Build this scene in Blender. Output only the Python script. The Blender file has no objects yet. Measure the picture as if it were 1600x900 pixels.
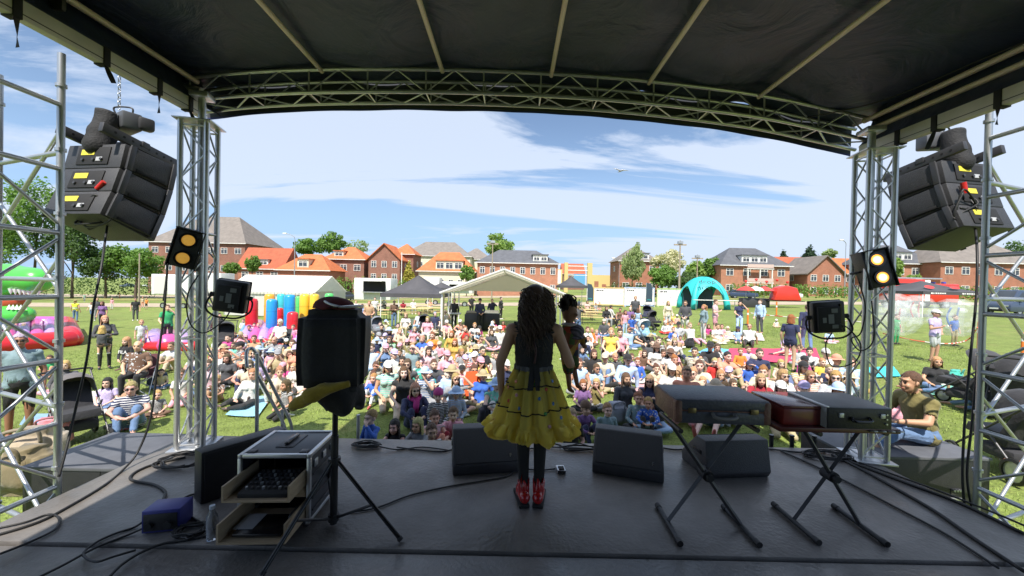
import bpy, bmesh, math, random
from mathutils import Vector, Matrix, Euler, noise
random.seed(7)
R = math.radians
scene = bpy.context.scene
COL = scene.collection

# ---------------------------------------------------------------- camera, sky, sun, exposure
CAMZ = 2.52; SZ = 0.85; FPX = 600.0
PITCH = R(0.55); ROLL = R(1.2)
camd = bpy.data.cameras.new('camera'); camd.lens = 36 * FPX / 1600; camd.sensor_width = 36
camd.clip_start = 0.05; camd.clip_end = 3000
cam = bpy.data.objects.new('camera', camd); COL.objects.link(cam)
_F = Vector((0, math.cos(PITCH), -math.sin(PITCH))); _U0 = Vector((0, math.sin(PITCH), math.cos(PITCH))); _R0 = Vector((1, 0, 0))
_Rt = _R0 * math.cos(ROLL) + _U0 * math.sin(ROLL); _Up = _U0 * math.cos(ROLL) - _R0 * math.sin(ROLL)
CAM = Vector((0, 0, CAMZ))
cam.matrix_world = Matrix(((_Rt.x, _Up.x, -_F.x, 0), (_Rt.y, _Up.y, -_F.y, 0), (_Rt.z, _Up.z, -_F.z, CAMZ), (0, 0, 0, 1)))
scene.camera = cam

SUN_EL = R(55); SUN_AZ = R(9)            # sun stands behind the camera, a little to its left
sun_from = Vector((-math.sin(SUN_AZ) * math.cos(SUN_EL), -math.cos(SUN_AZ) * math.cos(SUN_EL), math.sin(SUN_EL)))
sl = bpy.data.lights.new('sun', 'SUN'); sl.energy = 4.6; sl.angle = R(0.53); sl.color = (1.0, 0.94, 0.85)
sun = bpy.data.objects.new('sun', sl); COL.objects.link(sun)
sun.rotation_euler = (-sun_from).to_track_quat('-Z', 'Y').to_euler()

world = bpy.data.worlds.new('World'); scene.world = world; world.use_nodes = True
nt = world.node_tree; nt.nodes.clear()
def N(t, typ, **kw):
    n = t.nodes.new(typ)
    for k, v in kw.items():
        if k in ('operation', 'blend_type', 'data_type', 'sky_type', 'feature', 'wave_type', 'bands_direction', 'interpolation', 'noise_dimensions', 'attribute_name', 'attribute_type', 'distance'):
            setattr(n, k, v)
        else:
            n.inputs[k].default_value = v
    return n
sky = nt.nodes.new('ShaderNodeTexSky'); sky.sky_type = 'NISHITA'; sky.sun_disc = False
sky.sun_elevation = SUN_EL; sky.sun_rotation = math.atan2(sun_from.x, sun_from.y)
sky.air_density = 1.0; sky.dust_density = 0.25; sky.ozone_density = 2.0
tc = nt.nodes.new('ShaderNodeTexCoord')
sep = nt.nodes.new('ShaderNodeSeparateXYZ'); nt.links.new(tc.outputs['Generated'], sep.inputs[0])
zz = N(nt, 'ShaderNodeMath', operation='MAXIMUM'); nt.links.new(sep.outputs['Z'], zz.inputs[0]); zz.inputs[1].default_value = 0.0
za = N(nt, 'ShaderNodeMath', operation='ADD'); nt.links.new(zz.outputs[0], za.inputs[0]); za.inputs[1].default_value = 0.16
dx = N(nt, 'ShaderNodeMath', operation='DIVIDE'); nt.links.new(sep.outputs['X'], dx.inputs[0]); nt.links.new(za.outputs[0], dx.inputs[1])
dy = N(nt, 'ShaderNodeMath', operation='DIVIDE'); nt.links.new(sep.outputs['Y'], dy.inputs[0]); nt.links.new(za.outputs[0], dy.inputs[1])
cmb = nt.nodes.new('ShaderNodeCombineXYZ'); nt.links.new(dx.outputs[0], cmb.inputs[0]); nt.links.new(dy.outputs[0], cmb.inputs[1])
mp = nt.nodes.new('ShaderNodeMapping'); nt.links.new(cmb.outputs[0], mp.inputs[0])
mp.inputs['Rotation'].default_value = (0, 0, R(28)); mp.inputs['Scale'].default_value = (0.34, 1.15, 1); mp.inputs['Location'].default_value = (0.35, 1.9, 0)
n1 = N(nt, 'ShaderNodeTexNoise', Scale=0.85, Detail=9.0, Roughness=0.60, Distortion=0.9); nt.links.new(mp.outputs[0], n1.inputs['Vector'])
n2 = N(nt, 'ShaderNodeTexNoise', Scale=0.33, Detail=3.0, Roughness=0.5, Distortion=0.2); nt.links.new(mp.outputs[0], n2.inputs['Vector'])
ad = N(nt, 'ShaderNodeMath', operation='ADD'); nt.links.new(n1.outputs[0], ad.inputs[0]); nt.links.new(n2.outputs[0], ad.inputs[1])
rp = nt.nodes.new('ShaderNodeValToRGB'); nt.links.new(ad.outputs[0], rp.inputs[0])
rp.color_ramp.interpolation = 'LINEAR'
rp.color_ramp.elements[0].position = 0.93; rp.color_ramp.elements[0].color = (0.03, 0.03, 0.03, 1)
rp.color_ramp.elements[1].position = 1.38; rp.color_ramp.elements[1].color = (0.85, 0.85, 0.85, 1)
bg1 = nt.nodes.new('ShaderNodeBackground'); bg1.inputs[1].default_value = 0.10; nt.links.new(sky.outputs[0], bg1.inputs[0])
bg2 = nt.nodes.new('ShaderNodeBackground'); bg2.inputs[0].default_value = (0.48, 0.545, 0.66, 1); bg2.inputs[1].default_value = 1.0
hzr = nt.nodes.new('ShaderNodeMapRange'); hzr.interpolation_type = 'SMOOTHSTEP'; hzr.inputs[1].default_value = 0.0; hzr.inputs[2].default_value = 0.40; hzr.inputs[3].default_value = 0.92; hzr.inputs[4].default_value = 0.0
nt.links.new(sep.outputs['Z'], hzr.inputs[0])
bg3 = nt.nodes.new('ShaderNodeBackground'); bg3.inputs[0].default_value = (0.27, 0.42, 0.66, 1); bg3.inputs[1].default_value = 1.0
mxh = nt.nodes.new('ShaderNodeMixShader'); nt.links.new(hzr.outputs[0], mxh.inputs[0]); nt.links.new(bg1.outputs[0], mxh.inputs[1]); nt.links.new(bg3.outputs[0], mxh.inputs[2])
mxs = nt.nodes.new('ShaderNodeMixShader'); nt.links.new(rp.outputs[0], mxs.inputs[0]); nt.links.new(mxh.outputs[0], mxs.inputs[1]); nt.links.new(bg2.outputs[0], mxs.inputs[2])
wo = nt.nodes.new('ShaderNodeOutputWorld'); nt.links.new(mxs.outputs[0], wo.inputs[0])

vs = scene.view_settings
vs.view_transform = 'Standard'; vs.look = 'None'; vs.exposure = 0.68; vs.gamma = 1.0; vs.use_curve_mapping = False
scene.render.engine = 'CYCLES'
scene.cycles.use_denoising = True
scene.cycles.max_bounces = 6; scene.cycles.transparent_max_bounces = 12
scene.cycles.caustics_reflective = False; scene.cycles.caustics_refractive = False
scene.cycles.sample_clamp_indirect = 6

# ---------------------------------------------------------------- finding places
def smooth(a, b, v):
    t = max(0.0, min(1.0, (v - a) / (b - a))); return t * t * (3 - 2 * t)
def gz(x, y):                                     # the field climbs gently to the right
    return 0.026 * 70 * math.tanh(x / 70) * smooth(1, 9, y)
def ray(px, py):
    return _F + _Rt * ((px - 800) / FPX) + _Up * ((450 - py) / FPX)
def onz(px, py, z):                               # point of a view ray at height z
    d = ray(px, py); return CAM + d * ((z - CAMZ) / d.z)
def ony(px, py, y):                               # point of a view ray at depth y
    d = ray(px, py); return CAM + d * (y / d.y)
def ong(px, py, h=0.0):                           # point h above the field
    d = ray(px, py); z = h
    for _ in range(30):
        if d.z > -1e-4: return CAM + d * 150
        p = CAM + d * ((z - CAMZ) / d.z); z = 0.5 * z + 0.5 * (gz(p.x, p.y) + h)
    return p
def S(px, py): return onz(px, py, SZ)

# ---------------------------------------------------------------- materials
MATS = {}
def mat(name, col=(.5, .5, .5), rough=.6, metal=0.0, var=0.0, scale=8.0, bump=0.0, bscale=None, objcol=False, emit=None, trans=0.0, alpha=1.0, sheen=0.0, spec=None, sub=0.0, detail=4.0, coat=0.0, stretch=None):
    if name in MATS: return MATS[name]
    m = bpy.data.materials.new(name); m.use_nodes = True; MATS[name] = m
    t = m.node_tree; b = t.nodes['Principled BSDF']
    b.inputs['Roughness'].default_value = rough; b.inputs['Metallic'].default_value = metal
    if spec is not None: b.inputs['Specular IOR Level'].default_value = spec
    c4 = (*col, 1)
    src = None
    if objcol:
        oi = t.nodes.new('ShaderNodeObjectInfo'); src = oi.outputs['Color']
    tcx = t.nodes.new('ShaderNodeTexCoord')
    vec = tcx.outputs['Object']
    if stretch:
        mpx = t.nodes.new('ShaderNodeMapping'); mpx.inputs['Scale'].default_value = stretch; t.links.new(vec, mpx.inputs[0]); vec = mpx.outputs[0]
    if var > 0:
        nz = N(t, 'ShaderNodeTexNoise', Scale=scale, Detail=detail, Roughness=0.6); t.links.new(vec, nz.inputs['Vector'])
        mr = t.nodes.new('ShaderNodeMapRange'); mr.inputs[1].default_value = .25; mr.inputs[2].default_value = .75
        mr.inputs[3].default_value = 1 - var; mr.inputs[4].default_value = 1 + var; t.links.new(nz.outputs[0], mr.inputs[0])
        mx = N(t, 'ShaderNodeMix', data_type='RGBA', blend_type='MULTIPLY'); mx.inputs[0].default_value = 1
        if src: t.links.new(src, mx.inputs[6])
        else: mx.inputs[6].default_value = c4
        t.links.new(mr.outputs[0], mx.inputs[7]); src = mx.outputs[2]
    if src: t.links.new(src, b.inputs['Base Color'])
    else: b.inputs['Base Color'].default_value = c4
    if bump > 0:
        nb = N(t, 'ShaderNodeTexNoise', Scale=bscale or scale * 3, Detail=3.0); t.links.new(vec, nb.inputs['Vector'])
        bp = t.nodes.new('ShaderNodeBump'); bp.inputs['Strength'].default_value = bump; bp.inputs['Distance'].default_value = .02
        t.links.new(nb.outputs[0], bp.inputs['Height']); t.links.new(bp.outputs[0], b.inputs['Normal'])
    if emit:
        b.inputs['Emission Color'].default_value = (*emit[0], 1); b.inputs['Emission Strength'].default_value = emit[1]
    if trans: b.inputs['Transmission Weight'].default_value = trans
    if alpha < 1: b.inputs['Alpha'].default_value = alpha
    if sheen: b.inputs['Sheen Weight'].default_value = sheen
    if coat: b.inputs['Coat Weight'].default_value = coat
    return m

M_alu = mat('aluminium', (.62, .63, .64), .38, .85, .12, 9)
M_galv = mat('galvanised_steel', (.50, .52, .54), .42, .8, .22, 14)
M_black = mat('black_paint', (.018, .018, .02), .45, 0, .25, 12, .15, 90)
M_blackm = mat('black_matt', (.014, .014, .016), .75, 0, .2, 10)
M_blackg = mat('black_gloss', (.012, .012, .014), .22)
M_rubber = mat('cable_rubber', (.015, .015, .016), .55)
M_dgrey = mat('dark_grey_metal', (.07, .07, .075), .45, .4)
M_white = mat('white_paint', (.78, .78, .76), .5, 0, .06, 6)
M_glassdark = mat('window_glass', (.05, .06, .075), .08, 0, .3, .7)
M_wood = mat('birch_plywood', (.40, .30, .19), .55, 0, .18, 6, stretch=(1, 1, 9))
M_obj = mat('tinted_plastic', objcol=True, rough=.4)
M_objm = mat('tinted_cloth', objcol=True, rough=.85, var=.16, scale=7, bump=.35, bscale=26, sheen=.15)
M_paint = mat('tinted_car_paint', objcol=True, rough=.25, coat=.6)

# ---------------------------------------------------------------- building shapes
def new_obj(name, me, parent=None, m=None, color=None):
    o = bpy.data.objects.new(name, me); COL.objects.link(o)
    if parent: o.parent = parent
    if m and me is not None and not me.materials: me.materials.append(m)
    if color: o.color = (*color, 1)
    return o
def tag(o, label=None, cat=None, group=None, kind=None):
    if label: o['label'] = label
    if cat: o['category'] = cat
    if group: o['group'] = group
    if kind: o['kind'] = kind
    return o
def thing(name, label, cat, loc=(0, 0, 0), rz=0.0, group=None):
    o = bpy.data.objects.new(name, None); COL.objects.link(o); o.empty_display_size = .1
    o.location = loc; o.rotation_euler = (0, 0, rz)
    return tag(o, label, cat, group)
def mesh_from(bm, smoothing=True, name='m', angle=None):
    me = bpy.data.meshes.new(name); bm.to_mesh(me); bm.free()
    if smoothing:
        for p in me.polygons: p.use_smooth = True
        if angle is not None:
            try: me.set_sharp_from_angle(angle=angle)
            except Exception: pass
    return me
def pydata(verts, faces, smoothing=False):
    me = bpy.data.meshes.new('m'); me.from_pydata([tuple(v) for v in verts], [], faces); me.update()
    if smoothing:
        for p in me.polygons: p.use_smooth = True
    return me
_cyl = {}
def cyl_mesh(n, m):
    k = (n, m.name)
    if k not in _cyl:
        bm = bmesh.new(); bmesh.ops.create_cone(bm, cap_ends=True, segments=n, radius1=1, radius2=1, depth=1)
        _cyl[k] = mesh_from(bm, True, 'tube', R(40)); _cyl[k].materials.append(m)
    return _cyl[k]
def align(a, b):
    a = Vector(a); b = Vector(b); d = b - a
    return (a + b) / 2, d.to_track_quat('Z', 'Y'), d.length
def bar(name, a, b, r, m, parent=None, n=10, color=None):
    c, q, L = align(a, b)
    o = new_obj(name, cyl_mesh(n, m), parent, color=color)
    o.rotation_mode = 'QUATERNION'; o.location = c; o.rotation_quaternion = q; o.scale = (r, r, L)
    return o
_box = {}
def box_mesh(sx, sy, sz, m, bev=0.0, seg=2):
    k = (round(sx, 4), round(sy, 4), round(sz, 4), m.name, bev)
    if k not in _box:
        bm = bmesh.new(); bmesh.ops.create_cube(bm, size=1)
        bmesh.ops.scale(bm, vec=(sx, sy, sz), verts=bm.verts)
        if bev > 0: bmesh.ops.bevel(bm, geom=bm.edges[:], offset=bev, segments=seg, affect='EDGES', profile=.5)
        _box[k] = mesh_from(bm, bev > 0, 'block', R(35)); _box[k].materials.append(m)
    return _box[k]
def box(name, size, loc, m, parent=None, bev=0.0, rot=(0, 0, 0), color=None):
    o = new_obj(name, box_mesh(*size, m, bev), parent, color=color); o.location = loc; o.rotation_euler = rot; return o
def bx(name, lo, hi, m, parent=None, bev=0.0, color=None):
    return box(name, [hi[i] - lo[i] for i in range(3)], [(hi[i] + lo[i]) / 2 for i in range(3)], m, parent, bev, color=color)
def catmull(pts, sub=6):
    pts = [Vector(p) for p in pts]; out = []
    for i in range(len(pts) - 1):
        p0 = pts[max(i - 1, 0)]; p1 = pts[i]; p2 = pts[i + 1]; p3 = pts[min(i + 2, len(pts) - 1)]
        for k in range(sub):
            t = k / sub
            out.append(.5 * ((2 * p1) + (p2 - p0) * t + (2 * p0 - 5 * p1 + 4 * p2 - p3) * t * t + (3 * p1 - p0 - 3 * p2 + p3) * t ** 3))
    out.append(pts[-1]); return out
def tube_bm(bm, pts, rads, n=8, caps=True):
    pts = [Vector(p) for p in pts]
    if not hasattr(rads, '__len__'): rads = [rads] * len(pts)
    prev = None; rings = []
    for i, p in enumerate(pts):
        d = (pts[min(i + 1, len(pts) - 1)] - pts[max(i - 1, 0)])
        if d.length < 1e-7: d = Vector((0, 0, 1))
        d.normalize()
        if prev is None:
            u = d.orthogonal().normalized()
        else:
            u = prev - d * prev.dot(d)
            u = u.normalized() if u.length > 1e-6 else d.orthogonal().normalized()
        prev = u; v = d.cross(u)
        rings.append([bm.verts.new(p + (u * math.cos(2 * math.pi * k / n) + v * math.sin(2 * math.pi * k / n)) * rads[i]) for k in range(n)])
    for a, b in zip(rings, rings[1:]):
        for k in range(n): bm.faces.new((a[k], a[(k + 1) % n], b[(k + 1) % n], b[k]))
    if caps:
        bm.faces.new(rings[0][::-1]); bm.faces.new(rings[-1])
    return rings
def tube(name, pts, r, m, parent=None, n=8, sub=6, color=None):
    bm = bmesh.new(); tube_bm(bm, catmull(pts, sub) if sub else pts, r, n)
    return new_obj(name, mesh_from(bm), parent, m, color)
def prism(name, prof, axis, a, b, m, parent=None, bev=0.0, color=None):
    """outline prof (2-D) pushed along one axis from a to b"""
    bm = bmesh.new()
    def P(u, v, w): return {'x': (w, u, v), 'y': (u, w, v), 'z': (u, v, w)}[axis]
    A = [bm.verts.new(P(u, v, a)) for u, v in prof]; B = [bm.verts.new(P(u, v, b)) for u, v in prof]
    bm.faces.new(A); bm.faces.new(B[::-1]); k = len(prof)
    for i in range(k): bm.faces.new((A[i], B[i], B[(i + 1) % k], A[(i + 1) % k]))
    bmesh.ops.recalc_face_normals(bm, faces=bm.faces[:])
    if bev: bmesh.ops.bevel(bm, geom=bm.edges[:], offset=bev, segments=2, affect='EDGES', profile=.5)
    return new_obj(name, mesh_from(bm, bev > 0, 'm', R(35)), parent, m, color)
def lathe(name, prof, m, parent=None, n=20, loc=(0, 0, 0), rot=(0, 0, 0), color=None, smoothing=True, ring=False):
    vs_, fs = [], []
    for r, z in prof:
        for k in range(n): vs_.append((r * math.cos(2 * math.pi * k / n), r * math.sin(2 * math.pi * k / n), z))
    for i in range(len(prof) - 1):
        for k in range(n): fs.append((i * n + k, i * n + (k + 1) % n, (i + 1) * n + (k + 1) % n, (i + 1) * n + k))
    if ring:
        for k in range(n): fs.append(((len(prof) - 1) * n + k, (len(prof) - 1) * n + (k + 1) % n, (k + 1) % n, k))
    if not ring and prof[0][0] > 1e-5: fs.append(tuple(range(n))[::-1])
    if not ring and prof[-1][0] > 1e-5: fs.append(tuple((len(prof) - 1) * n + k for k in range(n)))
    me = pydata(vs_, fs, smoothing)
    try: me.set_sharp_from_angle(angle=R(40))
    except Exception: pass
    o = new_obj(name, me, parent, m, color); o.location = loc; o.rotation_euler = rot; return o
def quad(name, pts, m, parent=None, thick=0.0, color=None):
    pts = [Vector(p) for p in pts]
    if thick:
        n = (pts[1] - pts[0]).cross(pts[2] - pts[0]).normalized() * thick
        k = len(pts); v = pts + [p - n for p in pts]
        f = [tuple(range(k)), tuple(range(2 * k - 1, k - 1, -1))] + [(i, i + k, (i + 1) % k + k, (i + 1) % k) for i in range(k)]
        return new_obj(name, pydata(v, f), parent, m, color)
    return new_obj(name, pydata(pts, [tuple(range(len(pts)))]), parent, m, color)
def copy_tree(o, parent=None):
    c = o.copy(); COL.objects.link(c); c.parent = parent
    for ch in list(o.children): copy_tree(ch, c)
    return c
def text(name, s, size, m, parent=None, loc=(0, 0, 0), rot=(0, 0, 0), ext=.002, sx=1.0):
    cu = bpy.data.curves.new(name, 'FONT'); cu.body = s; cu.size = size; cu.extrude = ext; cu.align_x = 'CENTER'; cu.align_y = 'CENTER'
    tmp = bpy.data.objects.new('t', cu); COL.objects.link(tmp)
    dg = bpy.context.evaluated_depsgraph_get(); me = bpy.data.meshes.new_from_object(tmp.evaluated_get(dg))
    bpy.data.objects.remove(tmp)
    me.materials.clear()
    o = new_obj(name, me, parent, m); o.location = loc; o.rotation_euler = rot; o.scale = (sx, 1, 1); return o

def print_marks(parent, m, cx, y, cz, w, h, n, seed=1):    # an unreadable line of print: short proud dashes
    g = random.Random(seed); x = cx - w / 2
    for i in range(n):
        d = w / n * g.uniform(.55, .85); box('print_mark', (d, .003, h * g.uniform(.7, 1)), (x + d / 2, y, cz), m, parent); x += w / n
# ================================================================ the setting: field, paths
import numpy as np
def spaced(lo, hi, mid0, mid1, fine, coarse):
    v = []; x = mid0
    while x <= mid1: v.append(x); x += fine
    st = coarse * .35; x = mid1 + st
    while x < hi: v.append(x); st = min(st * 1.35, 60); x += st
    v.append(hi); st = coarse * .35; x = mid0 - st
    while x > lo: v.append(x); st = min(st * 1.35, 60); x -= st
    v.append(lo); return sorted(v)
gx = spaced(-900, 900, -40, 40, 2.0, 6); gy = spaced(-80, 1500, -4, 60, 2.0, 6)
gv = [(x, y, gz(x, y)) for y in gy for x in gx]; nx = len(gx)
gf = [(j * nx + i, j * nx + i + 1, (j + 1) * nx + i + 1, (j + 1) * nx + i) for j in range(len(gy) - 1) for i in range(nx - 1)]
Mg = mat('grass_ground', (.10, .17, .03), .9)
t = Mg.node_tree; b = t.nodes['Principled BSDF']; tcg = t.nodes.new('ShaderNodeTexCoord')
def gnoise(sc, det=4.0):
    n = N(t, 'ShaderNodeTexNoise', Scale=sc, Detail=det, Roughness=.65); t.links.new(tcg.outputs['Object'], n.inputs['Vector']); return n
na, nb_, nc = gnoise(.18), gnoise(2.6, 6.0), gnoise(22.0, 3.0)
r1 = t.nodes.new('ShaderNodeValToRGB'); t.links.new(nb_.outputs[0], r1.inputs[0])
r1.color_ramp.elements[0].position = .3; r1.color_ramp.elements[0].color = (.135, .180, .032, 1)
r1.color_ramp.elements[1].position = .72; r1.color_ramp.elements[1].color = (.245, .315, .070, 1)
r2 = t.nodes.new('ShaderNodeMix'); r2.data_type = 'RGBA'; r2.blend_type = 'MULTIPLY'; r2.inputs[0].default_value = .75
mr = t.nodes.new('ShaderNodeMapRange'); mr.inputs[1].default_value = .3; mr.inputs[2].default_value = .7; mr.inputs[3].default_value = .72; mr.inputs[4].default_value = 1.22
t.links.new(na.outputs[0], mr.inputs[0]); t.links.new(r1.outputs[0], r2.inputs[6]); t.links.new(mr.outputs[0], r2.inputs[7])
r3 = t.nodes.new('ShaderNodeMix'); r3.data_type = 'RGBA'; r3.blend_type = 'MULTIPLY'; r3.inputs[0].default_value = .9
mr2 = t.nodes.new('ShaderNodeMapRange'); mr2.inputs[1].default_value = .32; mr2.inputs[2].default_value = .68; mr2.inputs[3].default_value = .6; mr2.inputs[4].default_value = 1.25
t.links.new(nc.outputs[0], mr2.inputs[0]); t.links.new(r2.outputs[2], r3.inputs[6]); t.links.new(mr2.outputs[0], r3.inputs[7])
nd = gnoise(.55, 7.0); mr3 = t.nodes.new('ShaderNodeMapRange'); mr3.inputs[1].default_value = .54; mr3.inputs[2].default_value = .72; mr3.inputs[3].default_value = 0; mr3.inputs[4].default_value = .65; t.links.new(nd.outputs[0], mr3.inputs[0])
r4 = t.nodes.new('ShaderNodeMix'); r4.data_type = 'RGBA'; t.links.new(mr3.outputs[0], r4.inputs[0]); t.links.new(r3.outputs[2], r4.inputs[6]); r4.inputs[7].default_value = (.27, .25, .085, 1)
t.links.new(r4.outputs[2], b.inputs['Base Color'])
bp = t.nodes.new('ShaderNodeBump'); bp.inputs['Strength'].default_value = .8; bp.inputs['Distance'].default_value = .05
t.links.new(nc.outputs[0], bp.inputs['Height']); t.links.new(bp.outputs[0], b.inputs['Normal'])
ground = new_obj('field_ground', pydata(gv, gf, True), None, Mg); tag(ground, kind='structure')

def strip(name, pts, m, lift):                    # a band laid on the field: list of (left, right) points
    vs_, fs = [], []
    rows = []
    for (x0, y0), (x1, y1) in pts:
        k = 24; rows.append([(x0 + (x1 - x0) * i / k, y0 + (y1 - y0) * i / k) for i in range(k + 1)])
    for r_ in rows: vs_ += [(x, y, gz(x, y) + lift) for x, y in r_]
    w = len(rows[0])
    for j in range(len(rows) - 1):
        for i in range(w - 1): fs.append((j * w + i, j * w + i + 1, (j + 1) * w + i + 1, (j + 1) * w + i))
    o = new_obj(name, pydata(vs_, fs, True), None, m); tag(o, kind='structure'); return o
M_gravel = mat('gravel', (.40, .33, .24), .95, 0, .2, 1.5, .5, 30)
M_asph = mat('asphalt', (.10, .10, .105), .9, 0, .2, 2, .3, 40)
M_dry = mat('dry_verge_grass', (.24, .24, .07), .95, 0, .3, .8, .5, 20)
strip('gravel_path', [((-160, 42), (160, 47)), ((-160, 50), (160, 55))], M_gravel, .03)
strip('verge', [((-160, 58), (160, 62)), ((-160, 66), (160, 70))], M_dry, .03)
strip('parking_ground', [((-160, 70), (40, 72)), ((-160, 82), (40, 84))], M_gravel, .03)

# blades of grass near the stage
rng = np.random.default_rng(3)
def grass_blades(n, x0, x1, y0, y1, h0, h1, w):
    x = rng.uniform(x0, x1, n); y = y0 + (y1 - y0) * rng.uniform(0, 1, n) ** 1.7
    z = np.array([gz(a, c) for a, c in zip(x, y)])
    h = rng.uniform(h0, h1, n) * (1 + .5 * np.sin(x * 3.1) * np.sin(y * 2.7)); a = rng.uniform(0, 6.283, n); le = rng.uniform(.0, .04, n); la = rng.uniform(0, 6.283, n)
    v = np.empty((n, 3, 3)); ww = w * (.7 + y / 14)
    v[:, 0] = np.stack([x - ww * np.cos(a), y - ww * np.sin(a), z - .005], 1)
    v[:, 1] = np.stack([x + ww * np.cos(a), y + ww * np.sin(a), z - .005], 1)
    v[:, 2] = np.stack([x + le * np.cos(la), y + le * np.sin(la), z + h], 1)
    me = bpy.data.meshes.new('blades'); me.vertices.add(n * 3); me.vertices.foreach_set('co', v.reshape(-1))
    me.loops.add(n * 3); me.loops.foreach_set('vertex_index', np.arange(n * 3, dtype=np.int32))
    me.polygons.add(n); me.polygons.foreach_set('loop_start', np.arange(0, n * 3, 3, dtype=np.int32))
    me.update(); return me
M_blade = mat('grass_blade', (.25, .335, .075), .7, 0, .45, 5, detail=6)
gb = new_obj('grass', grass_blades(200000, -17, 17, 1.5, 24, .022, .05, .0055), None, M_blade)
tag(gb, 'short green grass of the field in front of the stage', 'grass', kind='stuff')

# ================================================================ the stage deck
SX0, SX1, SY0, SY1 = -3.40, 3.60, -2.4, 4.06
M_deck = mat('deck_board', (.150, .138, .128), .5, 0, .35, 2.2, .25, 34, detail=8)
_t = M_deck.node_tree; _b = _t.nodes['Principled BSDF']
_n = N(_t, 'ShaderNodeTexNoise', Scale=3.0, Detail=8.0, Roughness=.7); _tc = _t.nodes.new('ShaderNodeTexCoord'); _t.links.new(_tc.outputs['Object'], _n.inputs['Vector'])
_m = _t.nodes.new('ShaderNodeMapRange'); _m.inputs[1].default_value = .3; _m.inputs[2].default_value = .7; _m.inputs[3].default_value = .26; _m.inputs[4].default_value = .52
_t.links.new(_n.outputs[0], _m.inputs[0]); _t.links.new(_m.outputs[0], _b.inputs['Roughness'])
_s = N(_t, 'ShaderNodeTexNoise', Scale=14.0, Detail=6.0, Roughness=.75, Distortion=.8); _mp = _t.nodes.new('ShaderNodeMapping'); _mp.inputs['Scale'].default_value = (.35, 1.6, 1); _mp.inputs['Rotation'].default_value = (0, 0, .5); _t.links.new(_tc.outputs['Object'], _mp.inputs[0]); _t.links.new(_mp.outputs[0], _s.inputs['Vector'])
_q = _t.nodes.new('ShaderNodeMapRange'); _q.inputs[1].default_value = .62; _q.inputs[2].default_value = .74; _q.inputs[3].default_value = 0; _q.inputs[4].default_value = .42; _t.links.new(_s.outputs[0], _q.inputs[0])
_d = N(_t, 'ShaderNodeTexNoise', Scale=.9, Detail=7.0, Roughness=.7); _t.links.new(_tc.outputs['Object'], _d.inputs['Vector']); _e = _t.nodes.new('ShaderNodeMapRange'); _e.inputs[1].default_value = .48; _e.inputs[2].default_value = .75; _e.inputs[3].default_value = 0; _e.inputs[4].default_value = .35; _t.links.new(_d.outputs[0], _e.inputs[0])
_mx = _t.nodes.new('ShaderNodeMath'); _mx.operation = 'MAXIMUM'; _t.links.new(_q.outputs[0], _mx.inputs[0]); _t.links.new(_e.outputs[0], _mx.inputs[1])
_sl = _b.inputs['Base Color'].links[0].from_socket; _mm = _t.nodes.new('ShaderNodeMix'); _mm.data_type = 'RGBA'; _t.links.new(_mx.outputs[0], _mm.inputs[0]); _t.links.new(_sl, _mm.inputs[6]); _mm.inputs[7].default_value = (.30, .285, .265, 1); _t.links.new(_mm.outputs[2], _b.inputs['Base Color'])
deck = thing('stage_floor', None, None, (0, 0, 0)); deck['kind'] = 'structure'
ysp = [(-2.4, -.02), (0.0, 2.36), (2.385, SY1)]
for (a, c) in ysp:
    dz = -.012 if c < 2.37 else 0
    bx('deck_panel', (SX0, a, SZ - .06 + dz), (SX1, c, SZ + dz), M_deck, deck, .004)
bx('deck_frame', (SX0 + .02, -2.38, SZ - .24), (SX1 - .02, SY1 - .02, SZ - .0765), M_alu, deck)
for x in np.linspace(SX0 + .1, SX1 - .1, 5):
    for y in (-2.2, 0, 2.2, 3.9): bar('deck_leg', (x, y, gz(x, y) - .02), (x, y, SZ - .245), .03, M_galv, deck)
bx('front_skirt', (SX0 + .03, SY1 - .015, .12), (SX1 - .03, SY1 - .004, SZ - .07), M_blackm, deck)
# unseen drape behind the camera, added to keep sun out of the stage
M_drape = mat('black_drape', (.02, .02, .022), .9, 0, .2, 3)
vs_, fs = [], []
for i in range(80):
    x = SX0 - .2 + 7.4 * i / 79
    for z in (SZ, 5.0): vs_.append((x, -2.45 + .05 * math.sin(i * 1.3), z))
for i in range(79): fs.append((2 * i, 2 * i + 2, 2 * i + 3, 2 * i + 1))
bd = new_obj('sun_block_drape', pydata(vs_, fs, True), None, M_drape); tag(bd, 'unseen black pleated drape added at the back of the stage against sunlight', 'drape')

# ================================================================ stage roof
roof = thing('stage_roof', 'black fabric stage roof on arched aluminium front truss with beige tubes', 'stage roof', (0, 0, 0))
prof_pts = [(-3.45, 4.58), (-2.9, 4.66), (-2.03, 4.73), (-.78, 4.775), (.37, 4.775), (1.4, 4.735), (2.6, 4.63), (3.4, 4.50), (3.95, 4.40)]
PRO = catmull([Vector((x, 0, z)) for x, z in prof_pts], 6)
def az(x):
    for a, c in zip(PRO, PRO[1:]):
        if a.x <= x <= c.x: return a.z + (c.z - a.z) * (x - a.x) / (c.x - a.x)
    return PRO[0].z if x < PRO[0].x else PRO[-1].z
def ny(x): return 3.97 + .03 * (x + 3.4)         # near face of the front truss, slightly askew
M_roof = mat('roof_fabric', (.034, .046, .105), .48, 0, .3, 1.6, .0)
_t = M_roof.node_tree; _b = _t.nodes['Principled BSDF']
_tc = _t.nodes.new('ShaderNodeTexCoord'); _n = N(_t, 'ShaderNodeTexNoise', Scale=1.7, Detail=5.0, Roughness=.55, Distortion=1.2); _t.links.new(_tc.outputs['Object'], _n.inputs['Vector'])
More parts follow.
